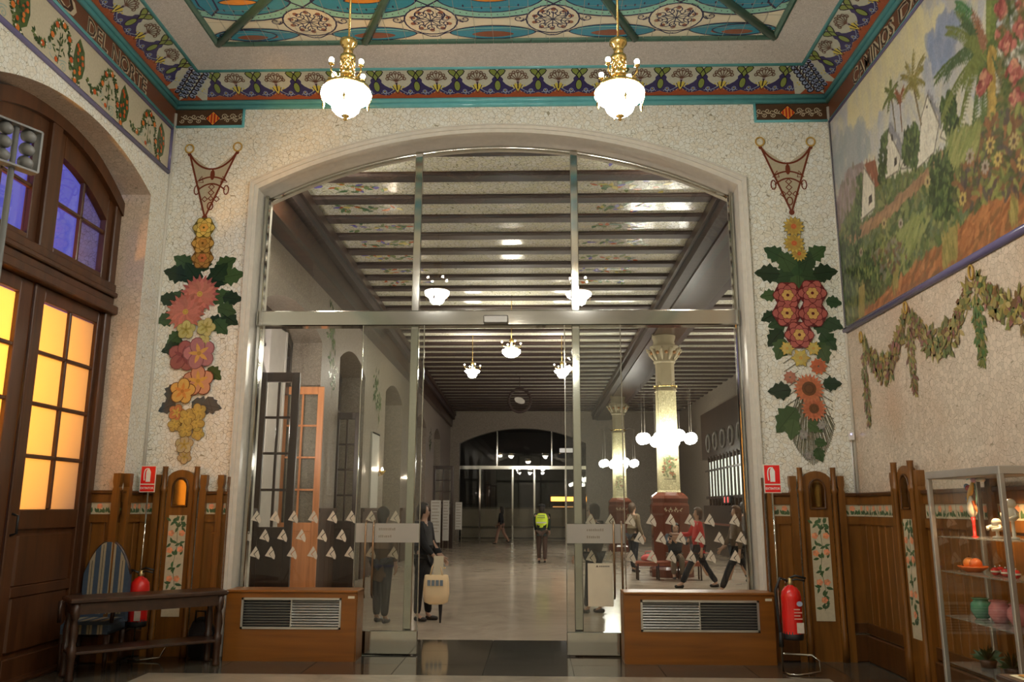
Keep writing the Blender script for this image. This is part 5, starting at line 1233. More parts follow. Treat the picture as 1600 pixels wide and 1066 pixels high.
# ================================================================== LOBBY LAMPS
def lobby_lamp(px, label, LY=-3.05):
    p = aty(px, 150, LY); zs = lambda py: aty(px, py, LY).z
    t = thing('hanging_lamp', label, 'lamp', (p.x, p.y, 6.95), group='brass lobby lamps'); B = -6.95
    z_can, z_can2, z_b0, z_b1, z_rim, z_bot, z_tip = [zs(v) + B for v in (64, 84, 88, 121, 142, 182, 189)]
    MB().tube([(0, 0, 0), (0, 0, z_can)], .011, 8).build('rod', brass, t)
    MB().lathe([(.012, z_can + .03), (.03, z_can + .02), (.085, z_can), (.088, z_can - .03), (.06, z_can - .06), (.045, z_can - .09), (.05, z_can2 - .01), (.025, z_can2 - .03), (.03, z_b0)], (0, 0, 0), 20).build('canopy', brass, t)
    m = MB(); m.lathe([(.03, z_b0 + .01), (.075, z_b0), (.078, z_b0 - .03), (.066, z_b0 - .04), (.066, z_b1 + .05), (.074, z_b1 + .04), (.074, z_b1 + .015), (.06, z_b1)], (0, 0, 0), 20)
    body = m.build('body', brass, t)
    for i in range(10):                       # lattice on the drum
        a = 2 * PI * i / 10
        for sg in (-1, 1): MB().tube([(.069 * math.cos(a + sg * q * .2), .069 * math.sin(a + sg * q * .2), z_b0 - .045 - q * (z_b0 - z_b1 - .1) / 5) for q in range(6)], .005, 4).build('lattice_bar', brass, body)
    MB().lathe([(.05, z_b1 + .01), (.075, z_b1 - .01), (.09, z_b1 - .04), (.16, z_rim + .045), (.225, z_rim + .03), (.235, z_rim + .005), (.21, z_rim)], (0, 0, 0), 28).build('skirt', brass, t)
    prof = [(.215, z_rim + .005), (.238, z_rim - .012), (.243, z_rim - .035), (.228, z_rim - .068), (.182, z_rim - .10), (.148, z_rim - .12), (.140, z_rim - .15), (.128, z_rim - .18), (.10, z_bot + .03), (.06, z_bot + .008), (.012, z_bot)]
    MB().lathe(prof, (0, 0, 0), 28).build('shade', emit('glowing_opal_glass', (1.0, .96, .89, 1), LAMP), t)
    MB().lathe([(.012, z_bot + .02), (.042, z_bot + .012), (.042, z_bot), (.018, z_bot - .012), (.02, z_bot - .03), (.004, z_tip)], (0, 0, 0), 12).build('finial', brass, t)
    for i in range(4):
        a = PI / 4 + i * PI / 2 + .15; c, s_ = math.cos(a), math.sin(a)
        arm = MB().tube([(.09 * c, .09 * s_, z_b1 - .03), (.15 * c, .15 * s_, z_b1 - .045), (.2 * c, .2 * s_, z_b1 - .01), (.2 * c, .2 * s_, z_b1 + .05)], .009, 6); 
        ao = arm.build('bracket', brass, t)
        MB().lathe([(.01, 0), (.03, .01), (.022, .025), (.012, .03)], (.2 * c, .2 * s_, z_b1 + .035), 10).build('cup', brass, ao)
        MB().ball((.2 * c, .2 * s_, z_b1 + .085), .024, 10, 8).build('bulb', emit('small_bulb', (1, .88, .7, 1), BULB), ao)
        a2 = i * PI / 2 + .15; MB().lathe([(.004, .05), (.012, .03), (.016, .01), (.008, -.02), (.002, -.035)], (.215 * math.cos(a2), .215 * math.sin(a2), z_rim - .15), 8).build('drop', brass, t)
        MB().tube([(.225 * math.cos(a2), .225 * math.sin(a2), z_rim + .02), (.25 * math.cos(a2), .25 * math.sin(a2), z_rim - .04), (.225 * math.cos(a2), .225 * math.sin(a2), z_rim - .11)], .006, 6).build('hook', brass, t)
    t.scale = (.88, .88, 1)
    for i in range(8):
        a = 2 * PI * i / 8; MB().lathe([(.002, .028), (.02, .012), (.02, -.012), (.002, -.028)], (.19 * math.cos(a), .19 * math.sin(a), z_rim + .045), 6, False).build('star_boss', brass, t)
    return t
l0 = lobby_lamp(541, 'brass hanging lamp with glowing white bowl, on the street door side')
lobby_lamp(968, 'brass hanging lamp with glowing white bowl, on the mural side')
# the same lamps farther back in the room; the glass of the arch mirrors them
dup(l0, (-.50, -6.98, 6.8), 0.0, 'brass lamp in the middle of the room, mirrored alone in the glass')
dup(l0, (-1.62, -10.9, 6.95), 0.0, 'brass lamp at the back, mirrored small in the glass, street door side')
dup(l0, (.75, -10.9, 6.95), 0.0, 'brass lamp at the back, mirrored small in the glass, mural side')

# ================================================================== COLUMNS with globe clusters
redst = plain('red_brown_polished_marble', G(100, 54, 40, 1.05), .12, noise=.2, nscale=4); caps = plain('carved_cream_stone', G(128, 120, 98, 2), .5)
shaftm = crackle('shaft_mosaic', G(150, 144, 112, 2), G(172, 166, 134, 2), G(110, 104, 72, 1.8), scale=22, edge=.04, rough=.3, bump=.1)
globem = emit('glowing_globe', (1.0, .95, .86, 1), GLOBE)
def octo(r, c=.35): return [(r, -r * c), (r, r * c), (r * c, r), (-r * c, r), (-r, r * c), (-r, -r * c), (-r * c, -r), (r * c, -r)]
def oct_lathe(prof, c=.42):
    m = MB(); n = 8; vs = []; fs = []
    for r, z in prof: vs += [(a, b, z) for a, b in octo(r, c)]
    for i in range(len(prof) - 1):
        for q in range(n): fs.append((i * n + q, i * n + (q + 1) % n, (i + 1) * n + (q + 1) % n, (i + 1) * n + q))
    fs += [tuple(range(n - 1, -1, -1)), tuple((len(prof) - 1) * n + q for q in range(n))]; m.add(vs, fs); return m
def column(x, y, label, nglobe, lab2):
    t = thing('hall_column', label, 'column', (x, y, 0), group='mosaic hall columns'); t['kind'] = 'structure'
    pl = oct_lathe([(.5, 0), (.5, .18), (.43, .24), (.43, 1.45), (.45, 1.5), (.45, 1.68), (.42, 1.75), (.44, 1.85), (.4, 1.92), (.3, 2.0)]).build('plinth', redst, t)
    k = Ink((0, -.452, 1.5), (1, 0, 0), (0, 0, 1), (0, -1, 0), .0005)
    for q in range(16): k.lay(q % 3).leaf(-.2 + q * .026, .08, .07, .03, q * 1.3, G(128, 116, 96, 2), 4)
    k.build('carved_band', inkw, pl)
    oct_lathe([(.27, 2.0), (.255, 2.05), (.235, 4.5)], .6).build('shaft', shaftm, t)
    k = Ink((0, -.262, 2.0), (1, 0, 0), (0, 0, 1), (0, -1, 0), .0007); rr = random.Random(9)
    for q in range(60): k.lay(q % 8).leaf(rr.uniform(-.14, .14), rr.uniform(.36, .85), .08, .045, rr.uniform(0, 6.28), jit(rr.choice([G(96, 104, 72, 2), G(120, 78, 58, 2), G(84, 92, 66, 2)])), 4)
    for q in range(9): k.lay(9).rect(-.14 + q * .031, -.12 + q * .031, .30, .325, G(70, 64, 52, 2))
    k.build('painted_band', inkw, t)
    m = oct_lathe([(.26, 4.5), (.24, 4.56), (.22, 4.6), (.22, 5.22), (.25, 5.25)], .6); m.build('fluted_neck', caps, t)
    for q in range(8):
        a = q * PI / 4 + PI / 8; MB().tube([(.215 * math.cos(a), .215 * math.sin(a), 4.62), (.215 * math.cos(a), .215 * math.sin(a), 5.2)], .02, 6).build('flute', caps, t)
    MB().lathe([(.26, 5.22), (.28, 5.26), (.25, 5.3), (.27, 5.4), (.3, 5.55), (.36, 5.62), (.37, 5.66), (.27, 5.7), (.28, 5.74), (.26, 5.78), (.3, 5.9), (.3, 5.98)], (0, 0, 0), 24).build('capital', caps, t)
    for q in range(10):
        a = q * PI / 5; c, s_ = math.cos(a), math.sin(a)
        MB().tube([(.26 * c, .26 * s_, 5.3), (.33 * c, .33 * s_, 5.42), (.38 * c, .38 * s_, 5.55), (.43 * c, .43 * s_, 5.58), (.42 * c, .42 * s_, 5.5)], [.02, .045, .05, .04, .02], 6).build('acanthus_leaf', caps, t)
        a += PI / 10; MB().ball((.36 * math.cos(a), .36 * math.sin(a), 5.47), .045, 8, 6).build('fruit_boss', plain('ochre_glaze', G(120, 84, 44, 1.9), .3), t)
    g = thing('globe_cluster', lab2, 'lamp', (x, y, 4.62), group='globe lamps around the columns')
    MB().tube([(.30 * math.cos(a), .30 * math.sin(a), 0) for a in [2 * PI * q / 20 for q in range(20)]], .02, 6, closed=True).build('collar', brass, g)
    for q in range(nglobe):
        a = 2 * PI * q / nglobe + .3; c, s_ = math.cos(a), math.sin(a); R = .68 if q % 2 == 0 else .58; zz = -1.32 + (.05 if q % 3 == 0 else 0)
        ar = MB().tube([(.28 * c, .28 * s_, 0), (.45 * c, .45 * s_, .08), (R * c, R * s_, .06), (R * c, R * s_, zz + .1)], .0045, 6).build('hanger', plain('dark_bronze_rod', (.05, .04, .028, 1), .6), g)
        MB().ball((R * c, R * s_, zz), .145, 14, 10).build('globe', globem, ar)
column(3.3, 11.2, 'octagonal mosaic column on a red plinth, nearest one in the hall', 8, 'cluster of glowing globes around the nearest hall column')
column(3.28, 23.0, 'more distant octagonal mosaic column on a red plinth', 8, 'smaller looking cluster of glowing globes around the far column')
# ================================================================== FAN-COIL CABINETS under the fixed panes
cabw = wood('orange_veneer', G(112, 66, 18, 1.15), G(138, 84, 26, 1.15), 0.35, 0, 7)
alu = plain('aluminium_slat', (.62, .60, .55, 1), .32, .85); dgrille = plain('dark_grille', (.05, .05, .05, 1), .5)
def cabinet(x0, x1, label, bright_left):
    yf, yb, h = -.29, .05, .735; t = thing('heater_cabinet', label, 'heater', ((x0 + x1) / 2, (yf + yb) / 2, 0), group='veneered heater cabinets'); w_ = (x1 - x0) / 2; d = (yb - yf) / 2
    MB().cbox(-w_ - .012, w_ + .012, -d - .015, d, h - .03, h, .008).build('top_board', cabw, t)
    gx0, gx1, gz0, gz1 = -w_ + .17, w_ - .16, .33, .655
    f = MB(); f.box(-w_, gx0, -d, -d + .02, .0, h - .03); f.box(gx1, w_, -d, -d + .02, .0, h - .03); f.box(gx0, gx1, -d, -d + .02, 0, gz0); f.box(gx0, gx1, -d, -d + .02, gz1, h - .03)
    f.build('front_panel', cabw, t)
    for sg in (-1, 1): MB().box(sg * w_ - .01, sg * w_ + .01, -d + .02, d, 0, h - .03).build('side_panel', cabw, t)
    MB().box(gx0, gx1, -d + .06, -d + .07, gz0, gz1).build('grille_back', dgrille, t)
    fr = MB(); b = .022
    fr.box(gx0, gx1, -d - .008, -d + .01, gz0, gz0 + b); fr.box(gx0, gx1, -d - .008, -d + .01, gz1 - b, gz1); fr.box(gx0, gx0 + b, -d - .008, -d + .01, gz0, gz1); fr.box(gx1 - b, gx1, -d - .008, -d + .01, gz0, gz1)
    fr.build('grille_frame', alu, t)
    xm = (gx0 + gx1) / 2
    for hf, (a, c) in enumerate(((gx0 + b, xm - .004), (xm + .004, gx1 - b))):
        tilt = .9 if (hf == 0) == bright_left else -.35
        def mk():
            m = MB(); L = (c - a) / 2; q = .012; cy, sy = math.cos(tilt) * q, math.sin(tilt) * q
            m.add([(-L, -cy, -sy), (L, -cy, -sy), (L, cy, sy), (-L, cy, sy), (-L, -cy, -sy + .003), (L, -cy, -sy + .003), (L, cy, sy + .003), (-L, cy, sy + .003)], [(3, 2, 1, 0), (4, 5, 6, 7), (0, 1, 5, 4), (1, 2, 6, 5), (2, 3, 7, 6), (3, 0, 4, 7)]); return m
        for i in range(10): shared(('slat', round(c - a, 3), tilt), mk, 'slat', alu, t, ((a + c) / 2, -d + .02, gz0 + .04 + i * (gz1 - gz0 - .07) / 9))
    MB().box(xm - .006, xm + .006, -d - .006, -d + .03, gz0 + b, gz1 - b).build('grille_mullion', alu, t)
    MB().box(w_ - .09, w_ - .02, -d - .003, -d, h - .085, h - .06).build('rating_sticker', MATS['white_paper'], t)
    return t
cabinet(-3.36, -1.94, 'orange veneered heater cabinet under the glass beside the walnut table', False)
cabinet(.955, 2.545, 'orange veneered heater cabinet under the glass beside the red extinguisher', True)

# ================================================================== EXTINGUISHERS on hooped stands
redp = plain('signal_red_paint', G(170, 24, 20, 1.8), .25, coat=.4); whitep = plain('white_print', G(176, 170, 158, 2), .5)
def ext_stand(x, y, label, sgn=1):
    t = thing('extinguisher_stand', label, 'stand', (x, y, 0), group='extinguisher stands')
    MB().tube([(0, 0, 0.012), (.02, -.14, .012), (.12, -.16, .012), (.34, -.10, .03), (.36, -.02, .12), (.30, .02, .17), (.04, .02, .18), (0, .02, .18)], .011, 8).build('base_hoop', chrome, t)
    MB().tube([(0, 0, .012), (0, .01, 1.0), (0, .02, 1.78)], .010, 8).build('pole', chrome, t)
    MB().tube([(0, 0, .82), (.0, -.02, .90), (.06, -.04, .92), (.06, -.05, .86)], .009, 6).build('hook', chrome, t)
    s_ = MB().box(-.088, .088, -.004, .004, 0, .295).build('sign_plate', whitep, t); s_.location = (0, -.012, 1.78)
    k = Ink((0, -.004, 0), (1, 0, 0), (0, 0, 1), (0, -1, 0), .0006); R_ = G(190, 26, 24, 1.7); Wt = G(190, 184, 172, 2)
    k.lay(0).rect(-.08, .08, .095, .287, R_); k.lay(0).rect(-.08, .08, .008, .082, R_)
    k.lay(2).poly([(-.022, .115), (.028, .115), (.03, .225), (.018, .25), (.010, .258), (.010, .268), (-.002, .268), (-.002, .258), (-.014, .25), (-.024, .225)], Wt)
    k.lay(2).bez((-.004, .262), (-.05, .27), (-.05, .2), (-.04, .13), .012, Wt, 10)
    k.lay(2); ink_text(k, 'EXTINTOR', .034, 0, .034, Wt, .0008, 'c', .9)
    k.build('sign_print', inkw, s_)
    return t
def extinguisher(x, y, z, label):
    t = thing('fire_extinguisher', label, 'extinguisher', (x, y, z), group='red fire extinguishers')
    MB().lathe([(.02, .0), (.095, .01), (.10, .03), (.10, .09)], (0, 0, 0), 20).build('base_skirt', black, t)
    b = MB().lathe([(.098, .06), (.10, .07), (.10, .42), (.09, .47), (.06, .51), (.03, .525), (.03, .54)], (0, 0, 0), 24).build('cylinder', redp, t)
    m = MB(); L = []
    for i in range(9):
        a = -PI / 2 - .9 + 1.5 * i / 8; L.append((.1015 * math.cos(a), .1015 * math.sin(a)))
    m.add([(p, q, .16) for p, q in L] + [(p, q, .40) for p, q in L], [(i, i + 1, 10 + i, 9 + i) for i in range(8)]); lb = m.build('label_print', redp, t)
    k = Ink((0.03, -.103, .08), (1, 0, 0), (0, 0, 1), (0, -1, 0), .0005); k.lay(0).rect(-.02, .05, .0, .10, G(160, 150, 140, 2)); k.lay(0).ell(.02, .28, .03, .025, G(120, 130, 150, 2), 14)
    for q in range(4): k.lay(0).rect(-.04, .04 - (q % 2) * .02, .13 + q * .03, .142 + q * .03, G(170, 120, 110, 2))
    k.build('sticker', inkw, t)
    MB().lathe([(.028, .53), (.034, .54), (.03, .57), (.02, .585), (.02, .60)], (0, 0, 0), 12).build('valve', plain('dull_brass', (.5, .4, .2, 1), .35, .9), t)
    MB().tube([(.0, 0, .60), (.05, -.02, .625), (.15, -.03, .60)], .012, 6).build('lever', black, t); MB().tube([(.0, 0, .575), (.06, -.02, .59), (.14, -.03, .575)], .010, 6).build('lever', black, t)
    MB().tube([(-.02, 0, .57), (-.10, 0, .60), (-.155, -.01, .48), (-.15, -.02, .30), (-.135, -.02, .12), (-.13, -.02, .06)], .014, 8).build('hose', black, t)
    MB().tube([(-.13, -.02, .08), (-.13, -.02, -.06)], [.018, .026], 8).build('nozzle', black, t)
    return t
px_ = atz(1224, 1052, 0); sx, sy = px_.x, px_.y
ext_stand(sx, sy, 'chrome hooped stand with red extinguisher sign beside the heater cabinet on the mural side')
extinguisher(sx + .09, sy - .11, .33, 'red fire extinguisher hanging on the stand beside the heater cabinet')
p = aty(232, 750, -.2); ext_stand(p.x, -.2, 'chrome hooped stand with red extinguisher sign behind the walnut table')
extinguisher(p.x + .07, -.32, .34, 'red fire extinguisher half hidden behind the walnut table')

# ================================================================== WALNUT TABLE, ARMCHAIR, BUNDLE
ang = math.atan2(.86, 1.07)
t = thing('walnut_table', 'dark walnut side table with a low shelf and turned legs', 'table', (-4.40, -1.465, 0), ang)
TL, TD, TH = 1.43, .37, .755
MB().cbox(-.04, TL + .04, -.03, TD + .03, TH - .05, TH, .014).build('table_top', darkw, t)
MB().box(.0, TL, .0, .03, TH - .15, TH - .035).build('apron', darkw, t); MB().box(.0, TL, TD - .03, TD, TH - .15, TH - .035).build('apron', darkw, t); MB().box(0, .03, .03, TD - .03, TH - .15, TH - .035).build('apron', darkw, t); MB().box(TL - .03, TL, .03, TD - .03, TH - .15, TH - .035).build('apron', darkw, t)
for x in (.03, TL - .03):
    for y in (.03, TD - .03):
        MB().lathe([(.036, 0), (.042, .02), (.032, .05), (.036, .2), (.044, .22), (.044, .30), (.03, .32), (.042, .42), (.034, .5), (.024, .55), (.04, .58), (.044, .62), (.044, .71)], (x, y, 0), 12).build('leg', darkw, t)
MB().cbox(.0, TL, .0, TD, .235, .265, .008).build('low_shelf', darkw, t)
# striped armchair behind the table
cblue, ccream, cdark = G(62, 76, 92, 1.1), G(140, 128, 104, 1.35), G(40, 44, 44, 1)
ch = thing('striped_armchair', 'upholstered armchair with blue and cream stripes behind the walnut table', 'armchair', (-4.59, -.70, 0), math.radians(4))
def stripes(k, w_, fn, n=9):
    for i in range(n):
        a, b = -w_ + 2 * w_ * i / n, -w_ + 2 * w_ * (i + 1) / n; c = (cblue, ccream)[i % 2]
        k.lay(0).poly([(a, fn(a)[0]), (b, fn(b)[0]), (b, fn(b)[1]), ((a + b) / 2, fn((a + b) / 2)[1]), (a, fn(a)[1])], c)
        if i % 2: k.lay(1).rect((a + b) / 2 - .003, (a + b) / 2 + .003, fn(a)[0], min(fn(a)[1], fn(b)[1]), cdark)
bw = .24
topf = lambda a: (.5, 1.245 - .34 * (abs(a) / bw) ** 2.2)
m = MB(); n = 14; xs = [-bw + 2 * bw * i / n for i in range(n + 1)]
m.prism([(x, .42) for x in xs] + [(x, topf(x)[1]) for x in xs[::-1]], (0, .20, 0), (1, 0, 0), (0, 0, 1), (0, 1, 0), 0, .07); bk = m.build('back', plain('blue_upholstery', cblue, .9), ch)
k = Ink((0, .20, 0), (1, 0, 0), (0, 0, 1), (0, -1, 0), .0008); stripes(k, bw, topf); k.build('back_stripes', inkmat('woven_stripe', .9), bk)
MB().tube([(x, .235, topf(x)[1]) for x in xs], .02, 8).build('back_frame', darkw, ch)
st_ = MB().cbox(-.25, .25, -.20, .22, .34, .47, .035).build('seat', MATS['blue_upholstery'], ch)
k = Ink((0, -.20, .34), (1, 0, 0), (0, 0, 1), (0, -1, 0), .0008); stripes(k, .235, lambda a: (.01, .10)); k.build('seat_stripes', MATS['woven_stripe'], st_)
k = Ink((0, 0, .47), (1, 0, 0), (0, 1, 0), (0, 0, 1), .0008); stripes(k, .235, lambda a: (-.16, .18)); k.build('seat_stripes', MATS['woven_stripe'], st_)
for sg in (-1, 1):
    MB().tube([(sg * .25, .20, .70), (sg * .27, .0, .69), (sg * .27, -.18, .66), (sg * .26, -.19, .46)], .02, 8).build('arm', darkw, ch)
    for y in (-.17, .2): MB().lathe([(.018, 0), (.024, .1), (.03, .34)], (sg * .22, y, 0), 10).build('leg', darkw, ch)
# dark rounded bundle near the table
bd = thing('dark_bag', 'black rounded bag standing behind the walnut table near the heater', 'bag', (-3.66, -.15, 0))
MB().lathe([(.10, 0), (.135, .02), (.15, .15), (.145, .28), (.11, .38), (.05, .43), (.01, .435)], (0, 0, 0), 18, sy=.45).build('body', plain('black_cloth', (.012, .011, .012, 1), .9), bd)
MB().tube([(-.06, -.05, .38), (-.05, -.07, .50), (.05, -.07, .50), (.06, -.05, .38)], .012, 6).build('strap', MATS['black_cloth'], bd)

# ================================================================== GLASS DISPLAY CABINET on the right
X0, X1, Y0, Y1, ZT_ = 3.18, 3.56, -3.74, -2.70, 1.885
cb = thing('display_cabinet', 'glass display cabinet with silvery frame against the mural wall', 'cabinet', ((X0 + X1) / 2, (Y0 + Y1) / 2, 0)); cxm, cym = (X0 + X1) / 2, (Y0 + Y1) / 2
satin = plain('satin_aluminium', (.56, .54, .5, 1), .35, .8); hw, hd = (X1 - X0) / 2, (Y1 - Y0) / 2
for sx_ in (-1, 1):
    for sy_ in (-1, 1): MB().cbox(sx_ * hw - .018, sx_ * hw + .018, sy_ * hd - .018, sy_ * hd + .018, 0, ZT_, .005).build('corner_post', satin, cb)
MB().cbox(-hw - .02, hw + .02, -hd - .02, hd + .02, ZT_ - .03, ZT_ + .03, .006).build('top_frame', satin, cb)
MB().cbox(-hw, hw, -hd, hd, .0, .16, .006).build('base_box', satin, cb)
cg = glassmat('cabinet_glass', (.94, .95, .93, 1))
for (a, b) in (((-hw, -hd), (-hw, hd)), ((-hw, hd), (hw, hd)), ((-hw, -hd), (hw, -hd))):
    m = MB(); m.add([(a[0], a[1], .16), (b[0], b[1], .16), (b[0], b[1], ZT_ - .03), (a[0], a[1], ZT_ - .03)], [(0, 1, 2, 3)]); m.build('glass_side', cg, cb)
shz = [atx(x, y, X0).z for x, y in ((1468, 838), (1471, 892), (1478, 962), (1486, 1036))]
shg = glassmat('shelf_glass', (.86, .9, .88, 1), haze=.10)
for z in shz: MB().box(-hw + .02, hw - .02, -hd + .02, hd - .02, z - .008, z).build('glass_shelf', shg, cb)
MB().lathe([(.03, 0), (.035, -.02), (.025, -.03)], (0, .1, ZT_ - .03), 12).build('downlight', satin, cb)
dl = bpy.data.lights.new('cabinet_downlight', 'SPOT'); dl.energy = 26; dl.color = (1, .62, .32); dl.spot_size = 2.4; dl.spot_blend = .6; dl.shadow_soft_size = .02
dlo = bpy.data.objects.new('cabinet_downlight', dl); COL.objects.link(dlo); dlo.location = (cxm - .02, cym - .05, ZT_ - .07)
def sh(px, i, x=cxm): p = atx(px, 900, x); return (x, max(Y0 + .08, min(Y1 - .08, p.y)), shz[i])
yell, orgm = plain('yellow_glaze', (.85, .48, .05, 1), .2), plain('orange_glaze', (.75, .16, .03, 1), .25)
fg = thing('toucan_figurine', 'tall multicoloured bird-like glass figurine on the top cabinet shelf', 'figurine', sh(1530, 0), -PI / 2)
MB().lathe([(.03, 0), (.012, .01), (.012, .10), (.018, .16)], (0, 0, 0), 10).build('leg', plain('red_glaze', (.6, .03, .02, 1), .2), fg)
MB().lathe([(.01, .14), (.035, .18), (.04, .22), (.02, .28), (.01, .31)], (0, 0, 0), 12).build('body', plain('ivory_glaze', (.75, .66, .5, 1), .25), fg)
MB().tube([(-.06, 0, .25), (0, 0, .34), (.06, 0, .42)], [.008, .022, .012], 8).build('beak', yell, fg); MB().ball((.065, 0, .43), .022).build('head', plain('lilac_glaze', (.6, .4, .6, 1), .2), fg)
MB().tube([(.06, 0, .44), (.0, 0, .45), (-.04, 0, .43)], [.012, .01, .003], 6).build('crest', plain('aqua_glaze', (.3, .6, .5, 1), .2), fg)
MB().tube([(0, 0, .22), (-.05, 0, .25), (-.08, 0, .30)], [.016, .01, .004], 6).build('wing', plain('blue_glaze', (.2, .3, .6, 1), .2), fg); MB().tube([(.07, 0, .40), (.085, 0, .32), (.07, 0, .25)], .005, 6).build('loop', MATS['aqua_glaze'], fg); MB().tube([(.03, 0, .27), (.05, 0, .22), (.07, 0, .19)], [.014, .01, .004], 6).build('wing', orgm, fg)
MB().ball((-.05, 0, .385), .02).build('ear', MATS['blue_glaze'], fg); MB().ball((-.02, 0, .37), .024).build('cheek', MATS['red_glaze'], fg)
iv = MATS['ivory_glaze']
def statuette(px, h, label, i=0):
    s_ = thing('figurine', label, 'figurine', sh(px, i), -PI / 2)
    MB().lathe([(.035, 0), (.035, .015), (.012, .02), (.012, .45 * h), (.04, .55 * h), (.045, .7 * h), (.02, .82 * h), (.015, .85 * h)], (0, 0, 0), 12).build('body', iv, s_); MB().ball((0, 0, .92 * h), .035).build('head', iv, s_)
    MB().tube([(.04, 0, .75 * h), (.09, -.02, .6 * h), (.03, -.05, .5 * h)], .012, 6).build('arm', iv, s_); MB().tube([(-.04, 0, .75 * h), (-.09, -.02, .65 * h), (-.03, -.05, .55 * h)], .012, 6).build('arm', iv, s_)
statuette(1592, .27, 'ivory coloured standing figurine on the top cabinet shelf'); statuette(1566, .12, 'very small pale figurine between the bird and the ivory figure')
ob = thing('orange_dish', 'shallow orange dish on the second cabinet shelf', 'dish', sh(1522, 1)); MB().lathe([(.05, .0), (.06, .005), (.10, .03), (.11, .045), (.095, .035), (.05, .015)], (0, 0, 0), 18).build('dish', orgm, ob)
for dy, lb in ((.05, 'bright orange ball in the orange dish, nearer the arch'), (-.045, 'darker orange ball in the orange dish, nearer the viewer')):
    q = sh(1522, 1); o_ = thing('orange_ball', lb, 'ornament', (q[0], q[1] + dy, q[2] + .017)); MB().ball((0, 0, .045), .045).build('ball', plain('bright_orange', (.85, .28, .05, 1), .3) if dy > 0 else orgm, o_); MB().lathe([(.006, .086), (.004, .1)], (0, 0, 0), 6).build('stalk', MATS['dark_walnut'], o_)
for i_ in range(5):
    q = sh(1556 + i_ * 8, 1, cxm + (.04 if i_ % 2 else -.03)); o_ = thing('striped_bauble', 'red and white glass bauble, %s from the orange dish on the cabinet shelf' % ('first', 'second', 'third', 'fourth', 'fifth')[i_], 'ornament', q, group='red and white baubles')
    MB().ball((0, 0, .03), .03).build('ball', MATS['red_glaze'], o_); MB().lathe([(.0305, .024), (.031, .03), (.0305, .036)], (0, 0, 0), 14).build('white_stripe', iv, o_); MB().tube([(0, 0, .058), (0, 0, .07)], .005, 6).build('cap', satin, o_)
grg, pkg = plain('green_glass', (.06, .22, .12, 1), .1), plain('pink_glass', (.5, .16, .15, 1), .12)
def vase(px, i, mat, lb, h=.16, x=cxm):
    o_ = thing('glass_vase', lb, 'vase', sh(px, i, x)); MB().lathe([(.04, 0), (.05, .01), (.075, .06), (.07, .11), (.05, h - .01), (.055, h), (.045, h - .005)], (0, 0, 0), 18).build('body', mat, o_); MB().lathe([(.055, h), (.066, h + .008), (.05, h + .004)], (0, 0, 0), 18).build('rim', mat, o_)
vase(1528, 2, grg, 'squat green glass vase on the third cabinet shelf', .14); vase(1556, 2, pkg, 'pink glass vase on the third cabinet shelf, next to the green one', .15); vase(1585, 2, pkg, 'pink glass vase on the third cabinet shelf, farthest from the arch', .14, cxm + .05)
for (px, lb) in ((1530, 'dark green leafy ornament on the bottom cabinet shelf, nearer the arch'), (1566, 'dark green leafy ornament on the bottom cabinet shelf, nearer the viewer')):
    o_ = thing('leafy_ornament', lb, 'ornament', sh(px, 3)); MB().lathe([(.05, 0), (.06, .05), (.055, .055)], (0, 0, 0), 12).build('pot', MATS['dark_walnut'], o_); m = MB(); r = random.Random(px)
    for q in range(60):
        a, e = r.uniform(0, 6.28), r.uniform(.1, 1.4); L = r.uniform(.06, .13); d_ = Vector((math.cos(a) * math.cos(e), math.sin(a) * math.cos(e), math.sin(e))); s0 = Vector((0, 0, .05)); sd_ = d_.orthogonal().normalized() * .014; mdp = s0 + d_ * L * .6
        m.add([s0, mdp + sd_, s0 + d_ * L, mdp - sd_], [(0, 1, 2, 3)])
    m.build('foliage', plain('dark_green_leaf', (.03, .09, .035, 1), .5), o_)

# leaflet on a small stand table at the lower right edge
q0 = atz(1585, 1056, .74)
lt = thing('reading_table', 'dark little table carrying leaflets in front of the display cabinet', 'table', (q0.x + .22, q0.y - .14, 0))
MB().cbox(-.28, .28, -.22, .22, .70, .735, .008).build('table_top', darkw, lt)
for a in (-.24, .24):
    for b in (-.18, .18): MB().cbox(a - .02, a + .02, b - .02, b + .02, 0, .70, .004).build('leg', darkw, lt)
lf = thing('leaflet', 'open printed leaflet lying on the little table', 'leaflet', (q0.x + .16, q0.y - .08, .736))
for sg in (-1, 1):
    pg_ = MB().prism([(0, 0), (.02, .008), (.10, .006), (.17, .0015), (.17, .0), (0, -.0005)], (0, -.11, .0), (sg, 0, 0), (0, 0, 1), (0, 1, 0), 0, .22).build('page', plain('cream_paper', G(190, 170, 140, 2), .6), lf)
k = Ink((0, 0, .008), (1, 0, 0), (0, 1, 0), (0, 0, 1), .0005); k.lay(0).rect(-.15, -.04, .0, .08, G(160, 110, 40, 2)); k.lay(0).rect(.04, .15, -.06, .06, G(120, 120, 110, 2)); k.build('print', inkw, lf)

# sensor on the corner, with its conduit
sn = thing('corner_sensor', 'small white wall sensor with conduit in the corner beside the mural', 'sensor', (XR - .05, -.035, 2.43))
MB().cbox(-.03, .03, -.03, .03, -.05, .05, .01).build('housing', plain('white_plastic', (.75, .73, .7, 1), .35), sn); MB().tube([(0, .015, -.05), (0, .015, -.62)], .010, 8).build('conduit', MATS['white_plastic'], sn); MB().ball((-.012, -.028, .02), .008, 8, 6).build('led', emit('blue_led', (.4, .4, 1, 1), 6), sn)

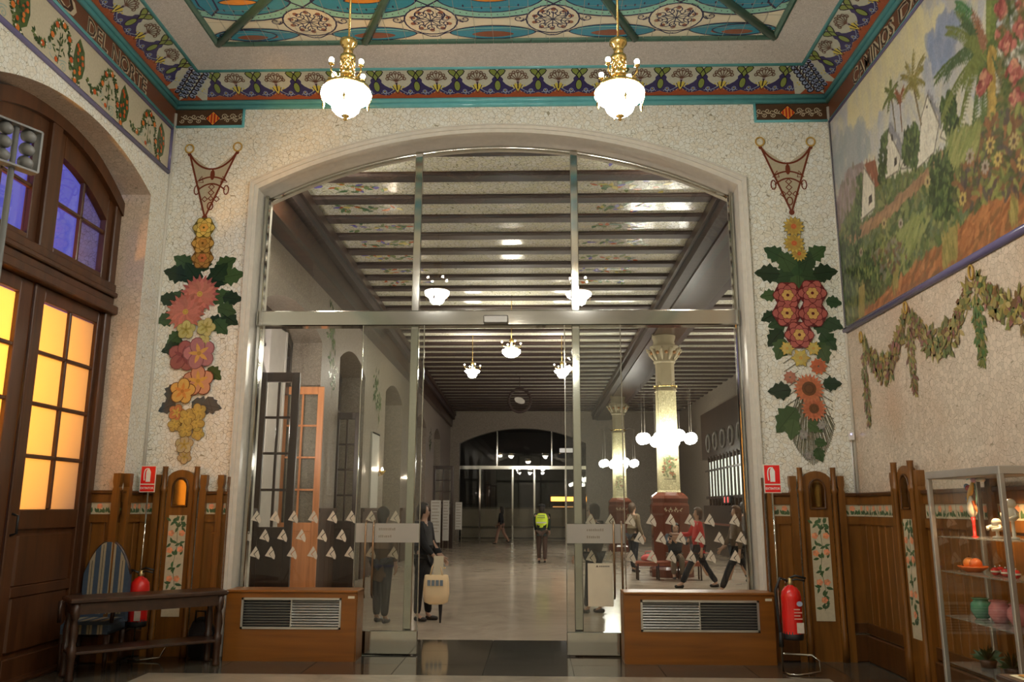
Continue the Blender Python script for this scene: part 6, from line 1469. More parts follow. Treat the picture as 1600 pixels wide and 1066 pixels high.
# floodlight rack on a tall stand at the street door
fs_ = thing('floodlight_stand', 'tall grey stand with a rack of six unlit floodlights before the street door', 'floodlight', (-4.0, -3.73, 0), math.radians(62))
grey = plain('grey_enamel', (.15, .15, .14, 1), .5)
MB().tube([(0, 0, .25), (0, 0, 4.52)], .022, 10).build('pole', grey, fs_)
for q in range(3):
    a = q * 2 * PI / 3 + .5; MB().tube([(0, 0, .7), (.42 * math.cos(a), .42 * math.sin(a), .02)], .014, 8).build('leg', grey, fs_)
fr = MB(); 
for z in (4.17, 4.505): fr.box(-.17, .17, -.06, .03, z - .008, z + .008)
for x in (-.17, .17): fr.box(x - .008, x + .008, -.06, .03, 4.17, 4.505)
fr.build('rack_frame', grey, fs_)
for x in (-.088, .088):
    for i in range(3):
        z = 4.23 + i * .108
        l_ = MB().lathe([(.02, .05), (.045, .03), (.052, -.03), (.04, -.02), (.012, .02)], (0, 0, 0), 14).build('lamp_head', grey, fs_); l_.location = (x, -.02, z); l_.rotation_euler = (PI / 2 + .5, 0, 0)
        MB().ball((0, 0, .0), .016, 8, 6).build('bulb', plain('clear_bulb', (.6, .6, .6, 1), .1), l_)

# ================================================================== HALL: doors, lights, counters, far glazing
hx = lambda y: -3.9 - .0121 * (y - .6)
hdark = wood('black_brown_door_wood', G(34, 22, 16, 1.7), G(50, 34, 24, 1.7), .35, 2, 6)
def leaf_frontal(root, x0, x1, y, zt, mat, zsill=1.35, rows=4, nm='door_leaf'):
    l = bpy.data.objects.new(nm, None); COL.objects.link(l); l.parent = root
    def b(n, a, c, z0, z1, d=.03, m=mat): return MB().cbox(a, c, y - d, y + d, z0, z1, .006).build(n, m, l)
    s_ = min(.11, (x1 - x0) * .2)
    b('stile', x0, x0 + s_, .01, zt); b('stile', x1 - s_, x1, .01, zt); b('top_rail', x0 + s_, x1 - s_, zt - .14, zt); b('mid_rail', x0 + s_, x1 - s_, zsill - .15, zsill); b('bottom_rail', x0 + s_, x1 - s_, .01, .2)
    b('panel', x0 + s_, x1 - s_, .2, zsill - .15, .018); xm = (x0 + x1) / 2; b('glazing_bar', xm - .018, xm + .018, zsill, zt - .14, .018)
    for i in range(1, rows): z = zsill + (zt - .14 - zsill) * i / rows; b('glazing_bar', x0 + s_, x1 - s_, z - .018, z + .018, .018)
    m = MB(); m.add([(x0 + s_, y, zsill), (x1 - s_, y, zsill), (x1 - s_, y, zt - .14), (x0 + s_, y, zt - .14)], [(0, 1, 2, 3)]); m.build('pane', clear, l)
def recess_door(nm, y0, y1, spr, apx, label, leaves_):
    r = setting(nm, label); X = hx((y0 + y1) / 2) - .62
    def b(n, a, c, z0, z1, d=.03): return MB().cbox(X - d, X + d, a, c, z0, z1, .006).build(n, hdark, r)
    b('frame_stile', y0, y0 + .12, 0, spr, .05); b('frame_stile', y1 - .12, y1, 0, spr, .05); b('transom_rail', y0, y1, 3.62, 3.82, .06)
    ap = arc_pts(y0, y1, spr, apx, 12)
    for (a, z), (c, e) in zip(ap[:-1], ap[1:]): pass
    m = MB()
    for (a, z), (c, e) in zip(ap[:-1], ap[1:]): m.add([(X - .05, a, z - .16), (X - .05, c, e - .16), (X - .05, c, e + .05), (X - .05, a, z + .05), (X + .05, a, z - .16), (X + .05, c, e - .16), (X + .05, c, e + .05), (X + .05, a, z + .05)], [(3, 2, 1, 0), (4, 5, 6, 7), (0, 1, 5, 4), (2, 3, 7, 6)])
    m.build('arched_head', hdark, r)
    n = 4
    for i in range(1, n): y = y0 + (y1 - y0) * i / n; b('glazing_bar', y - .025, y + .025, 3.8, apx - .1, .02)
    b('glazing_bar', y0, y1, 4.28, 4.33, .02)
    m = MB(); m.add([(X, y0, 3.8), (X, y1, 3.8), (X, y1, spr), (X, (y0 + y1) / 2, apx - .05), (X, y0, spr)], [(0, 1, 2, 3, 4)]); m.build('fanlight_pane', clear, r)
    for (x0, x1, y, zt, mt) in leaves_: leaf_frontal(r, x0, x1, y, zt, mt)
    return r
lightw = wood('pale_orange_wood', G(150, 96, 58, 2), G(176, 118, 76, 2), .35, 2, 6)
recess_door('door_2', 2.0, 5.40, 4.62, 4.95, 'nearest arched hall door with one dark and one pale leaf standing open', [(-3.92, -3.34, 1.97, 3.50, hdark), (-4.62, -3.85, 5.30, 3.78, lightw)])
recess_door('door_3', 6.92, 9.60, 4.62, 4.95, 'second arched hall door with a dark leaf standing open', [(-4.05, -3.52, 6.98, 3.5, hdark)])
recess_door('door_4', 12.52, 15.6, 4.7, 5.05, 'third arched hall door beyond the light coloured panels', [])
recess_door('door_5', 19.0, 21.8, 4.6, 4.95, 'fourth arched hall door near the notice boards', [])
recess_door('door_6', 24.6, 27.2, 4.6, 4.95, 'farthest arched hall door with a dark leaf standing open', [(-4.2, -3.35, 24.6, 3.3, hdark)])
def sconce(y, z, label, e, dx=0):
    x = hx(y) + dx; s_ = thing('wall_sconce', label, 'lamp', (x, y, z), group='uplighter sconces on the hall wall')
    MB().cbox(0, .03, -.05, .05, -.12, .06, .008).build('back_plate', brass, s_); MB().lathe([(.02, -.06), (.06, -.03), (.10, .04), (.09, .035), (.05, -.02)], (.13, 0, 0), 16).build('bowl', brass, s_)
    MB().tube([(.02, 0, -.06), (.08, 0, -.09), (.13, 0, -.06)], .012, 6).build('arm', brass, s_)
    MB().lathe([(.015, .0), (.028, .03), (.03, .06), (.012, .11), (.002, .13)], (.13, 0, -.02), 10).build('flame_bulb', emit('flame_bulb_%d' % int(e), (1, .8, .62, 1), e), s_)
fu = thing('added_uplighter', 'added unseen uplighter inside the recess of the nearest hall door', 'lamp', (-4.13, 2.40, 0))  # added lamp, hidden by the jamb, to light the pale pilaster
MB().lathe([(.14, 0), (.14, .02), (.03, .04)], (0, 0, 0), 18).build('base', brass, fu); MB().tube([(0, 0, .03), (0, 0, 2.6)], .014, 8).build('pole', brass, fu); MB().lathe([(.02, 2.56), (.08, 2.6), (.13, 2.68), (.12, 2.675), (.05, 2.61)], (0, 0, 0), 18).build('bowl', brass, fu); MB().lathe([(.02, 2.62), (.04, 2.66), (.04, 2.72), (.01, 2.78)], (0, 0, 0), 12).build('bulb', emit('uplighter_bulb', (1, .86, .78, 1), 1500), fu)
pp_ = thing('pale_pilaster', 'brightly lit white pilaster inside the nearest hall door recess', 'pilaster', (-4.5, 4.42, 0)); MB().cbox(-.1, .04, -.45, .45, 0, 4.7, .01).build('shaft', plain('white_plaster', (.7, .66, .63, 1), .6), pp_)
for q in (.38, .44): MB().cbox(.04, .055, q - .012, q + .012, 0, 4.7, .003).build('fillet', MATS['white_plaster'], pp_)
sconce(11.6, 2.5, 'uplighter sconce between the second and third hall doors', 620); sconce(17.6, 2.5, 'uplighter sconce between the third and fourth hall doors', 500)
# notice boards standing along the hall wall
wb = plain('white_board', (.62, .6, .56, 1), .35)
for (px0, px1, py0, py1, y, lb) in ((672, 689, 782, 848, 20.0, 'tall white notice board standing along the hall wall, closest of three'), (691, 702, 782, 845, 22.5, 'narrow white notice board in the middle of three along the hall wall'), (711, 722, 785, 828, 24.3, 'white notice board hung by the farthest hall door')):
    a, b = aty(px0, py1, y), aty(px1, py0, y); t = thing('notice_board', lb, 'board', ((a.x + b.x) / 2, y, 0), group='hall notice boards'); w_ = (b.x - a.x) / 2; z0 = max(.12, a.z)
    MB().cbox(-w_, w_, -.02, .02, z0, b.z, .006).build('panel', wb, t)
    for sg in (-1, 1): MB().tube([(sg * (w_ - .02), .03, .0), (sg * (w_ - .02), .03, b.z)], .014, 6).build('upright', chrome, t)
    k = Ink((0, -.02, 0), (1, 0, 0), (0, 0, 1), (0, -1, 0), .001)
    for q in range(10): k.lay(0).rect(-w_ * .75, w_ * (.7 - .3 * (q % 3 == 2)), b.z - .1 - q * .11, b.z - .07 - q * .11, G(120, 114, 104, 2))
    k.build('printed_lines', inkw, t)
# white lit panel on the hall wall between doors
tp = thing('wall_panel', 'tall pale panel on the hall wall between the second and third doors', 'panel', (hx(11.0) + .03, 11.0, 1.5)); MB().box(-.02, .02, -.45, .45, 0, 1.9).build('board', wb, tp); MB().box(-.03, .03, -.47, .47, 1.9, 1.94).build('top_rail', chrome, tp)
# bench in front of the near column
bn = thing('hall_bench', 'low reddish bench in front of the nearest hall column', 'bench', (3.08, 10.25, 0))
MB().cbox(-.8, .8, -.2, .2, .365, .415, .012).build('seat', plain('red_brown_bench', G(110, 58, 40, 2), .3), bn); MB().box(-.75, .75, -.16, .16, .31, .37).build('apron', MATS['red_brown_bench'], bn)
for a in (-.72, -.25, .25, .72):
    for b in (-.15, .15): MB().cbox(a - .018, a + .018, b - .018, b + .018, 0, .36, .004).build('leg', MATS['dark_walnut'], bn)
pb = thing('pink_bag', 'soft pink bag lying on the hall bench', 'bag', (2.62, 10.2, .417)); MB().lathe([(.05, 0), (.16, .02), (.18, .08), (.12, .14), (.02, .16)], (0, 0, 0), 14, sy=.6).build('body', plain('pink_cloth', G(150, 70, 70, 2.2), .8), pb); MB().tube([(-.08, 0, .14), (-.06, 0, .22), (.06, 0, .22), (.08, 0, .14)], .01, 6).build('strap', MATS['pink_cloth'], pb)
# ticket office on the right
to = thing('ticket_office', 'wooden ticket office with lit frosted windows on the column side of the hall', 'ticket office', (6.5, 18, 0)); 
MB().box(0, .5, -5, 5, 0, 1.72).build('counter_front', hdark, to); MB().cbox(-.25, .5, -5, 5, 1.05, 1.10, .01).build('counter_shelf', MATS['red_brown_bench'], to)
MB().box(.02, .5, -5, 5, 3.45, 5.2).build('fascia', hdark, to); MB().box(.3, .5, -5, 5, 1.7, 3.5).build('back_board', hdark, to)
litw = emit('lit_frosted_window', (.86, .92, .74, 1), 1.2)
for i in range(9):
    y = -4.2 + i * 1.0
    for yy in (y - .47, y): MB().cbox(-.02, .08, yy - .04, yy + .04, 1.7, 3.5, .008).build('mullion', hdark, to)
    if i < 8:
        for h in (0, 1):
            y0 = y + .04 + h * .49; w_ = MB().box(.03, .045, y0, y0 + .40, 2.05, 2.95).build('window_pane', litw, to)
            MB().box(.03, .045, y0, y0 + .17, 3.02, 3.3).build('top_pane', litw, to); MB().box(.03, .045, y0 + .22, y0 + .40, 3.02, 3.3).build('top_pane', litw, to)
        if i % 2 == 0: MB().box(.03, .045, y + .1, y + .5, 1.25, 1.6).build('service_window', litw, to)
MB().box(-.01, .06, -4.7, 4.4, 1.95, 2.05).build('rail', hdark, to); MB().box(-.01, .06, -4.7, 4.4, 2.95, 3.02).build('rail', hdark, to)
for i in range(7): MB().tube([(-.01, -3.6 + i * 1.2 + .3 * math.cos(a), 4.0 + .3 * math.sin(a)) for a in [2 * PI * q / 16 for q in range(16)]], .05, 6, closed=True).build('roundel', plain('grey_carving', (.2, .19, .17, 1), .5), to)
ld = thing('led_display', 'small display with two red glowing digits above a ticket window', 'display', (6.42, 18.7, 1.78)); MB().cbox(-.02, .05, -.55, .55, 0, .24, .008).build('case', black, ld)
k = Ink((-.02, 0, .03), (0, -1, 0), (0, 0, 1), (-1, 0, 0), .001); ink_text(k, '8', .26, -.25, 0, (1, .05, .03, 1), .008, 'c'); ink_text(k, '8', .26, .25, 0, (1, .05, .03, 1), .008, 'c'); k.build('digits', emit('red_led', (1, .02, .02, 1), 3), ld)
# far glazing
fg_ = thing('far_glazing', 'steel framed glass doors filling the far arch of the hall', 'glazing', (0, HY1 + .15, 0)); fy = HY1 + .15
for px in (707, 750, 801, 835, 884, 922):
    q = aty(px, 760, fy); MB().cbox(q.x - .05, q.x + .05, -.05, .05, 0, 3.55, .01).build('post', chrome, fg_)
for px in (777, 862): q = aty(px, 700, fy); MB().cbox(q.x - .04, q.x + .04, -.05, .05, 3.6, 5.45, .01).build('upper_post', chrome, fg_)
MB().cbox(-3.8, 2.55, -.06, .06, 3.5, 3.68, .01).build('transom_beam', chrome, fg_)
m = MB(); xs = [-3.8 + 6.35 * i / 12 for i in range(13)]; ap = arc_pts(-3.8, 2.55, 4.8, 5.55, 12); m.add([(x, 0, 0) for x in xs] + [(a, 0, z) for a, z in ap], [(i, i + 1, 14 + i, 13 + i) for i in range(12)]); m.build('pane', clear2, fg_)
MB().box(-3.75, 2.5, .62, .8, 0, 1.62).build('parapet', plain('beige_parapet', (.34, .28, .21, 1), .6), fg_)
for z0, z1 in ((.1, .16), (.62, .70), (1.56, 1.64)): MB().box(-3.7, 2.5, .5, .56, z0, z1).build('guard_rail', plain('olive_grey_metal', (.12, .10, .07, 1), .5, .3), fg_)
ki = thing('platform_kiosk', 'distant kiosk with orange lights seen through the far glass', 'kiosk', tuple(aty(882, 772, 40.0)[:2]) + (0,)); 
MB().cbox(-.9, .9, 0, 1.2, 0, 2.4, .02).build('body', MATS['very_dark_brown'], ki); MB().box(-.8, .8, -.03, 0, 2.0, 2.25).build('lit_sign', emit('orange_sign', (1, .35, .05, 1), 6), ki); MB().box(-.7, .7, -.03, 0, 1.0, 1.7).build('lit_counter', emit('orange_counter', (1, .4, .08, 1), .7), ki)
hs = thing('hanging_sign', 'small white sign hanging near the far arch', 'sign', tuple(aty(885, 704, 30.0))); MB().cbox(-.33, .33, -.04, .04, -.1, .1, .01).build('panel', emit('white_lit_sign', (.9, .85, .78, 1), .35), hs)
for sg in (-.25, .25): MB().tube([(sg, 0, .1), (sg, 0, HZ - hs.location.z - .03)], .006, 4).build('hanger', black, hs)

q = aty(812, 626, 20.0)
ov = thing('hanging_dial', 'pale oval disc inside a dark ring hanging high in the hall', 'dial', tuple(q))
MB().tube([(.40 * math.cos(a), 0, .42 * math.sin(a)) for a in [2 * PI * i / 24 for i in range(24)]], .05, 8, closed=True).build('ring', MATS['dark_joist_wood'], ov)
m = MB(); c_, s__ = math.cos(-.35), math.sin(-.35); m.prism([((.2 * math.cos(a)) * c_ - .11 * math.sin(a) * s__, (.2 * math.cos(a)) * s__ + .11 * math.sin(a) * c_) for a in [2 * PI * i / 20 for i in range(20)]], (0, 0, 0), (1, 0, 0), (0, 0, 1), (0, -1, 0), -.02, .02); m.build('disc', wb, ov)
MB().tube([(-.4, 0, 0), (.4, 0, 0)], .012, 6).build('cross_bar', MATS['dark_joist_wood'], ov)
MB().tube([(0, 0, .42), (0, 0, HZ - q.z - .03)], .012, 6).build('hanger', MATS['dark_joist_wood'], ov)
# ================================================================== HALL LAMPS
opal2 = emit('hall_opal_glass', (1.0, .92, .78, 1), HLAMP)
def hall_lamp(x, y, z, label, bowl=False):
    t = thing('hall_lamp', label, 'lamp', (x, y, HZ), group='hanging hall lamps'); r = z - HZ
    MB().tube([(0, 0, 0), (0, 0, r + .25)], .009, 6).build('rod', brass, t)
    MB().lathe([(.01, r + .3), (.05, r + .27), (.05, r + .22), (.02, r + .2), (.03, r + .06)], (0, 0, 0), 12).build('stem', brass, t)
    if bowl: prof = [(.2, r + .03), (.215, r + .01), (.20, r - .05), (.14, r - .11), (.06, r - .14), (.01, r - .145)]
    else: prof = [(.19, r + .05), (.215, r + .035), (.19, r + .0), (.14, r - .04), (.12, r - .09), (.10, r - .13), (.06, r - .15), (.01, r - .152)]
    MB().lathe(prof, (0, 0, 0), 22).build('shade', opal2, t)
    for i in range(4):
        a = i * PI / 2 + .4; c, s_ = math.cos(a), math.sin(a)
        b = MB().tube([(.03 * c, .03 * s_, r + .1), (.15 * c, .15 * s_, r + .09), (.23 * c, .23 * s_, r + .12), (.23 * c, .23 * s_, r + .18)], .008, 6).build('arm', brass, t)
        MB().ball((.23 * c, .23 * s_, r + .2), .02, 8, 6).build('bulb', emit('hall_small_bulb', (1, .88, .7, 1), 20), b)
    return t
for px, py, y, lb, bw in ((799, 549, 9.0, 'bowl-shaped hall lamp hanging alone in the middle of the hall', True), (738, 582, 13.0, 'small bell-shaped hall lamp, street side of the distant pair', False), (878, 582, 13.0, 'small bell-shaped hall lamp, column side of the distant pair', False)):
    p = aty(px, py, y); hall_lamp(p.x, y, p.z, lb, bw)
for x, y, lb in ((6.2, 4.6, 'added hall lamp, out of view in the side aisle beyond the arch jamb'), (6.2, 9.2, 'added hall lamp, out of view in the side aisle before the ticket office'), (6.15, 12.2, 'added hall lamp, out of view in the side aisle by the ticket windows')): hall_lamp(x, y, 5.3, lb)  # side-aisle lamps added out of view to brighten the hall
hall_lamp(-3.1, .92, 6.12, 'hall lamp close behind the crown of the arch, street side'); hall_lamp(2.16, .92, 6.12, 'added unseen hall lamp close behind the crown of the arch, column side')  # column-side lamp added unseen to brighten the near ceiling bays

# ================================================================== PEOPLE
skin_m = plain('skin', (.42, .25, .17, 1), .5, noise=.06)
def skinmesh(name, pts, edges, mat, parent, root=0, sub=1, squash=None, flat=None):
    me = bpy.data.meshes.new(name); me.from_pydata([tuple(p) for p, r in pts], edges, []); ob = bpy.data.objects.new(name, me); COL.objects.link(ob)
    ob.modifiers.new('skin', 'SKIN'); sd = me.skin_vertices[0].data if me.skin_vertices else None
    if sd is None:
        bpy.context.view_layer.update(); sd = me.skin_vertices[0].data
    for i, (p, r) in enumerate(pts):
        sd[i].radius = (r, r) if not isinstance(r, tuple) else r; sd[i].use_root = (i == root)
    ss = ob.modifiers.new('sub', 'SUBSURF'); ss.levels = sub; ss.render_levels = sub
    dg = bpy.context.evaluated_depsgraph_get(); nm = bpy.data.meshes.new_from_object(ob.evaluated_get(dg)); bpy.data.objects.remove(ob); bpy.data.meshes.remove(me)
    nm.name = name; nm.materials.clear(); nm.materials.append(mat)
    for p in nm.polygons: p.use_smooth = True
    if squash:
        for v in nm.vertices:
            c = squash(v.co.z)
            if abs(v.co.y) < .19 and abs(v.co.x - c) < .24: v.co.x = c + (v.co.x - c) * .74
    return link(name, nm, parent)
def person(label, loc, heading, H=1.68, top=(.05, .05, .05, 1), legs=(.03, .03, .035, 1), hair=(.02, .015, .012, 1), shoe=(.02, .015, .012, 1), lth=.05, lkn=.0, rth=-.05, rkn=.0, la=(-.1, .15), ra=(.1, .15), coat=.0, lean=0.0, seated=False, longhair=False, skirt=False, vest=False, turn=0.0, hat=False):
    sc = H / 1.70; t = thing('person', label, 'person', loc, heading); r_ = lambda v: v * sc
    key = lambda nm, c, ro=.85: plain('%s_%d_%d_%d' % (nm, c[0] * 999, c[1] * 999, c[2] * 999), c, ro)
    V = Vector
    pel = V((0, 0, .93)); 
    def leg(y, th, kn):
        hip = pel + V((0, y, -.03)); knee = hip + V((math.sin(th), 0, -math.cos(th))) * .43; ank = knee + V((math.sin(th - kn), 0, -math.cos(th - kn))) * .41; return hip, knee, ank, th - kn
    L, R = leg(.095, lth, lkn), leg(-.095, rth, rkn)
    drop = min(L[2].z, R[2].z) - .075
    sh = V((0, 0, -drop)); pel = pel + sh; L = [p + sh for p in L[:3]] + [L[3]]; R = [p + sh for p in R[:3]] + [R[3]]
    up = lambda h: pel + V((math.sin(lean) * h, 0, math.cos(lean) * h))
    waist, chest, nb, nk, hd = up(.15), up(.36), up(.49), up(.545), up(.66)
    def arm(y, a):
        s_ = up(.46) + V((0, y, 0)); el = s_ + V((math.sin(a[0] + lean), .03 * (1 if y > 0 else -1), -math.cos(a[0] + lean))) * .28; wr = el + V((math.sin(a[0] + lean + a[1]), 0, -math.cos(a[0] + lean + a[1]))) * .25; d = (wr - el).normalized(); return s_, el, wr, d
    A, B = arm(.2, la), arm(-.2, ra)
    S_ = lambda p: (p * sc)
    fx = V((math.cos(turn), math.sin(turn), 0))
    pts = []; ed = []
    def add(p, r, frm=None):
        pts.append((S_(p), r_(r)));
        if frm is not None: ed.append((frm, len(pts) - 1))
        return len(pts) - 1
    i0 = add(pel, .125); iw = add(waist, .115, i0); ic = add(chest, .13, iw); inb = add(nb, .075, ic); ink_ = add(nk, .052, inb); ij = add(hd + V((0, 0, -.055)) + fx * .02, .068, ink_); ih = add(hd + V((0, 0, .02)), .088, ij); add(hd + V((0, 0, .085)), .062, ih); add(hd + fx * .108 + V((0, 0, -.015)), .014, ij)
    for q in (L, R):
        a = add(q[0], .085, i0); b = add(q[1], .058, a); c = add(q[2], .04, b); add(q[2] + V((.13, 0, -.045)), .035, c)
    hands = []
    for q, sg in ((A, 1), (B, -1)):
        a = add(q[0], .055, ic); b = add(q[1], .042, a); c = add(q[2], .028, b); d = q[3]; palm = q[2] + d * .07; e = add(palm, .030, c); side = V((0, 1, 0)); n_ = d.cross(side).normalized() if d.cross(side).length > 1e-4 else V((1, 0, 0))
        if n_.x < 0: n_ = -n_
        for k_, (off, ln) in enumerate(((-.027, .075), (-.009, .088), (.009, .082), (.026, .066))):
            f1 = add(palm + d * (.03 + ln * .5) + n_ * off + side * (-sg * .006), .0085, e); add(palm + d * (.03 + ln) + n_ * off * .9 + side * (-sg * .028), .007, f1)
        th_ = add(palm + d * .0 + n_ * .042 + side * (-sg * .01), .010, e); add(palm + d * .045 + n_ * .055 + side * (-sg * .02), .008, th_); hands.append(palm)
    skinmesh('body', pts, ed, skin_m, t, 0, 1, lambda z: 0)
    # clothes
    pts = []; ed = []; lo = pel + V((0, 0, -.06 - coat * .35)); i0 = add(lo, .15 + .05 * (coat > 0) + .03 * coat); ip = add(pel, .152, i0); iw = add(waist, .14, ip); ic = add(chest, .175, iw); inb = add(nb + V((0, 0, -.02)), .085, ic)
    for q in (A, B):
        a = add(q[0], .072, ic); b = add(q[1], .058, a); add(q[2] - q[3] * .015, .042, b)
    skinmesh('coat' if coat > .5 else 'jacket', pts, ed, key('cloth', top), t, 1, 1, lambda z: math.tan(lean) * (z - pel.z * sc))
    pts = []; ed = []
    if skirt:
        MB().lathe([(.155, pel.z * sc + .05), (.16, pel.z * sc - .1), (.20, pel.z * sc - .42), (.19, pel.z * sc - .43)], (0, 0, 0), 16, sx=.8).build('skirt', key('cloth', legs), t)
    else:
        i0 = add(pel + V((0, 0, .02)), .135)
        for q in (L, R): a = add(q[0] + V((0, 0, -.04)), .098, i0); b = add(q[1], .075, a); add(q[2] + V((0, 0, .015)), .062, b)
        skinmesh('trousers', pts, ed, key('cloth', legs), t, 0, 1)
    for q in (L, R):
        pts = []; ed = []; pit = -(q[3]) * .6 if q[2].z > .12 else 0.0; fwd = V((math.cos(pit), 0, math.sin(pit)))
        if q[2].z > .14: fwd = V((math.cos(.5), 0, -math.sin(.5)))
        h = add(q[2] + V((0, 0, -.035)) - fwd * .05, .04); m_ = add(q[2] + V((0, 0, -.04)) + fwd * .06, .042, h); add(q[2] + V((0, 0, -.046)) + fwd * .16, .03, m_)
        skinmesh('shoe', pts, ed, key('leather', shoe, .4), t, 0, 1)
    hc_ = S_(hd + V((0, 0, .03)) - fx * .018); m = MB(); rg, sg_ = 9, 16; vs = []; fs = []
    for i in range(rg + 1):
        ph = PI * i / rg * (.72)
        for k_ in range(sg_): a = 2 * PI * k_ / sg_; ext = 1.0 + (.0 if not longhair else 0); vs.append((hc_.x + math.cos(a) * math.sin(ph) * .105 * sc * ext, hc_.y + math.sin(a) * math.sin(ph) * .098 * sc, hc_.z + math.cos(ph) * .108 * sc - (0 if math.cos(a - turn) > -.2 else max(0, ph - 1.4) * .10 * sc)))
    for i in range(rg):
        for k_ in range(sg_):
            a = 2 * PI * (k_ + .5) / sg_; ph = PI * (i + .5) / rg * .72
            if math.cos(a - turn) > .35 and ph > .95: continue
            fs.append((i * sg_ + k_, i * sg_ + (k_ + 1) % sg_, (i + 1) * sg_ + (k_ + 1) % sg_, (i + 1) * sg_ + k_))
    m.add(vs, fs, True); m.build('hair', key('hair', hair, .6), t)
    if longhair: MB().lathe([(.05, .02), (.095, -.02), (.10, -.14), (.085, -.24), (.03, -.27)], (hc_.x - math.cos(turn) * .035 * sc, hc_.y - math.sin(turn) * .035 * sc, hc_.z), 14, sx=.75).build('long_hair', key('hair', hair, .6), t)
    if hat: MB().lathe([(.02, .10), (.085, .09), (.11, .055), (.112, .02), (.10, .015)], tuple(hc_), 16).build('cap', key('cloth', (.012, .014, .016, 1)), t)
    fe = V((math.cos(turn), math.sin(turn), 0)); sd_ = V((-math.sin(turn), math.cos(turn), 0))
    for sg in (-1, 1): MB().ball(tuple(S_(hd + fe * .088 + sd_ * .032 * sg + V((0, 0, .012)))), .011 * sc, 6, 5).build('eye', key('eyes', (.02, .02, .02, 1), .3), t)
    MB().tube([tuple(S_(hd + fe * .086 + sd_ * (-.022) + V((0, 0, -.062)))), tuple(S_(hd + fe * .093 + V((0, 0, -.064)))), tuple(S_(hd + fe * .086 + sd_ * .022 + V((0, 0, -.062))))], .006 * sc, 5).build('mouth', key('lips', (.25, .09, .07, 1), .5), t)
    if vest:
        pts = []; ed = []; i0 = add(pel + V((0, 0, .04)), .19); iw = add(waist, .185, i0); ic = add(chest, .225, iw); add(nb + V((0, 0, -.04)), .13, ic); a = add(A[0] + V((0, -.04, 0)), .105, ic); b = add(B[0] + V((0, .04, 0)), .105, ic)
        vo = skinmesh('safety_vest', pts, ed, key('vest', (.62, .80, .05, 1), .6), t, 0, 1, lambda z: 0)
        k = Ink((-.178 * sc, 0, 0), (0, -1, 0), (0, 0, 1), (-1, 0, 0), .001); z0 = chest.z * sc
        for row in range(2):
            for q in range(7): k.lay(0).rect(-.11 + q * .032, -.088 + q * .032, z0 + .07 - row * .055, z0 + .105 - row * .055, (.12, .16, .1, 1))
        k.lay(0).rect(-.15, .15, z0 - .14, z0 - .10, (.45, .45, .4, 1)); k.build('vest_print', inkw, vo)
    return t, [S_(h) for h in hands]
# woman with a canvas bag, in the doorway
pw, hw_ = person('woman in black coat holding a white canvas bag and umbrella in the doorway', (-1.66, 3.0, 0), -.25, 1.66, (.012, .012, .014, 1), (.012, .012, .014, 1), la=(.2, .5), ra=(.3, .45), coat=.9, lth=.08, rth=-.05, turn=.5)
def wpos(t, v): a = t.rotation_euler.z; return Vector((t.location.x + v.x * math.cos(a) - v.y * math.sin(a), t.location.y + v.x * math.sin(a) + v.y * math.cos(a), v.z))
h = wpos(pw, hw_[1])
bg_ = thing('canvas_bag', 'white canvas shopping bag hanging from the hand of the woman in black', 'bag', (h.x, h.y, h.z - .62))
canvas = plain('white_canvas', G(170, 150, 120, 2.2), .85)
m = MB(); ring = lambda w_, d_, z: [(w_ * math.cos(a), d_ * math.sin(a), z) for a in [2 * PI * i / 18 for i in range(18)]]
prof = [(.10, .05, 0), (.17, .075, .03), (.19, .08, .15), (.185, .07, .30), (.17, .05, .40), (.15, .02, .41)]
vs = sum([ring(*p_) for p_ in prof], []); m.add(vs, [(i * 18 + q, i * 18 + (q + 1) % 18, (i + 1) * 18 + (q + 1) % 18, (i + 1) * 18 + q) for i in range(5) for q in range(18)] + [tuple(range(17, -1, -1))], True); bgo = m.build('body', canvas, bg_)
for y in (-.03, .03): MB().tube([(-.09, y, .39), (-.06, y * .6, .52), (0, 0, .62), (.06, y * .6, .52), (.09, y, .39)], .011, 6).build('strap', canvas, bg_)
k = Ink((0, -.082, .2), (1, 0, 0), (0, 0, 1), (0, -1, 0), .001)
for q in range(4): k.lay(0).rect(-.12 + q * .06, -.075 + q * .06, .06, .14, G(90, 100, 110, 2))
k.build('printed_blocks', inkw, bg_)
mg = thing('folded_paper', 'white folded paper sticking out of the canvas bag', 'paper', (h.x + .02, h.y - .02, h.z - .25)); MB().box(-.06, .08, -.006, .006, 0, .30).build('sheets', MATS['white_paper'], mg)
um = thing('folded_umbrella', 'dark folded umbrella hanging below the canvas bag', 'umbrella', (h.x + .06, h.y + .05, h.z - .95)); MB().lathe([(.004, 0), (.008, .02), (.03, .30), (.028, .42), (.012, .46), (.010, .55)], (0, 0, 0), 10).build('canopy', plain('dark_umbrella', (.015, .012, .014, 1), .6), um); MB().tube([(0, 0, .55), (0, 0, .80), (.03, 0, .84), (.06, 0, .82)], .009, 6).build('handle', brass, um)
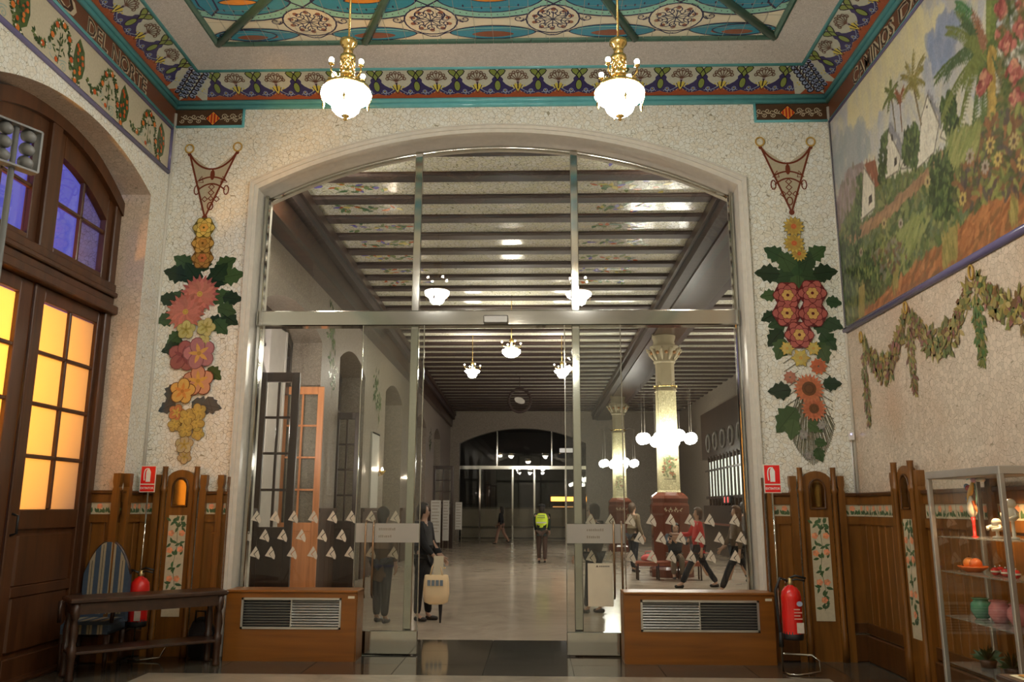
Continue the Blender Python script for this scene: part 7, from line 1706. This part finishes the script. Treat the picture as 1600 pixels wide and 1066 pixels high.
# person behind the sliding leaf
person('person in brown coat standing behind the glass door leaf near the white band', (-2.22, 2.75, 0), 1.2, 1.60, (.11, .06, .03, 1), (.035, .03, .03, 1), la=(.1, .3), ra=(.0, .2), coat=.9, lth=.05, rth=-.06)
# far woman and the guard
person('woman in black jacket walking far off before the far glass doors', (-1.56, 28.8, 0), 2.9, 1.66, (.015, .015, .017, 1), (.30, .17, .12, 1), longhair=True, lth=.35, lkn=.15, rth=-.3, rkn=.3, la=(-.2, .2), ra=(.3, .3), coat=.3)
person('guard in yellow-green safety vest walking away down the hall', (.2, 15.9, 0), PI / 2 - .1, 1.70, (.02, .03, .025, 1), (.06, .035, .025, 1), vest=True, hat=True, lth=.1, rth=-.1, rkn=.1, la=(.2, .5), ra=(.2, .5))
person('person in dark clothes partly hidden by the steel post on the column side', (.93, 4.0, 0), 2.6, 1.66, (.015, .013, .013, 1), (.015, .015, .018, 1), la=(.2, .4), ra=(.1, .3), coat=.6, lth=.1, rth=-.1)
person('person in beige jacket standing beside the red column plinth', (2.55, 12.5, 0), .5, 1.72, (.16, .12, .07, 1), (.015, .018, .025, 1), la=(.15, .5), ra=(.1, .4), hair=(.06, .035, .02, 1))
ps, _ = person('person in dark blue top sitting bent forward on the hall bench', (3.22, 10.2, 0.03), -PI / 2, 1.66, (.02, .028, .04, 1), (.14, .11, .08, 1), lth=1.45, lkn=1.40, rth=1.5, rkn=1.5, la=(.5, .9), ra=(.45, .9), lean=.45)
person('person in red jacket striding past the column with arms forward', (3.42, 8.35, 0), PI, 1.70, (.48, .035, .03, 1), (.02, .02, .025, 1), lth=.50, lkn=.05, rth=-.35, rkn=.25, la=(-.2, .3), ra=(.5, 1.1), hair=(.09, .05, .03, 1), coat=.25)
person('long-haired person in brown coat and flared black trousers walking past', (3.95, 7.2, 0), PI, 1.72, (.11, .075, .045, 1), (.015, .015, .017, 1), lth=.45, lkn=.05, rth=-.45, rkn=.2, la=(-.15, .3), ra=(.2, .5), longhair=True, hair=(.10, .045, .02, 1), coat=.5)
person('person with short dark hair waiting nearer the ticket office', (4.75, 9.6, 0), .4, 1.74, (.05, .04, .035, 1), (.02, .02, .022, 1), la=(.3, 1.0), ra=(.3, 1.0))
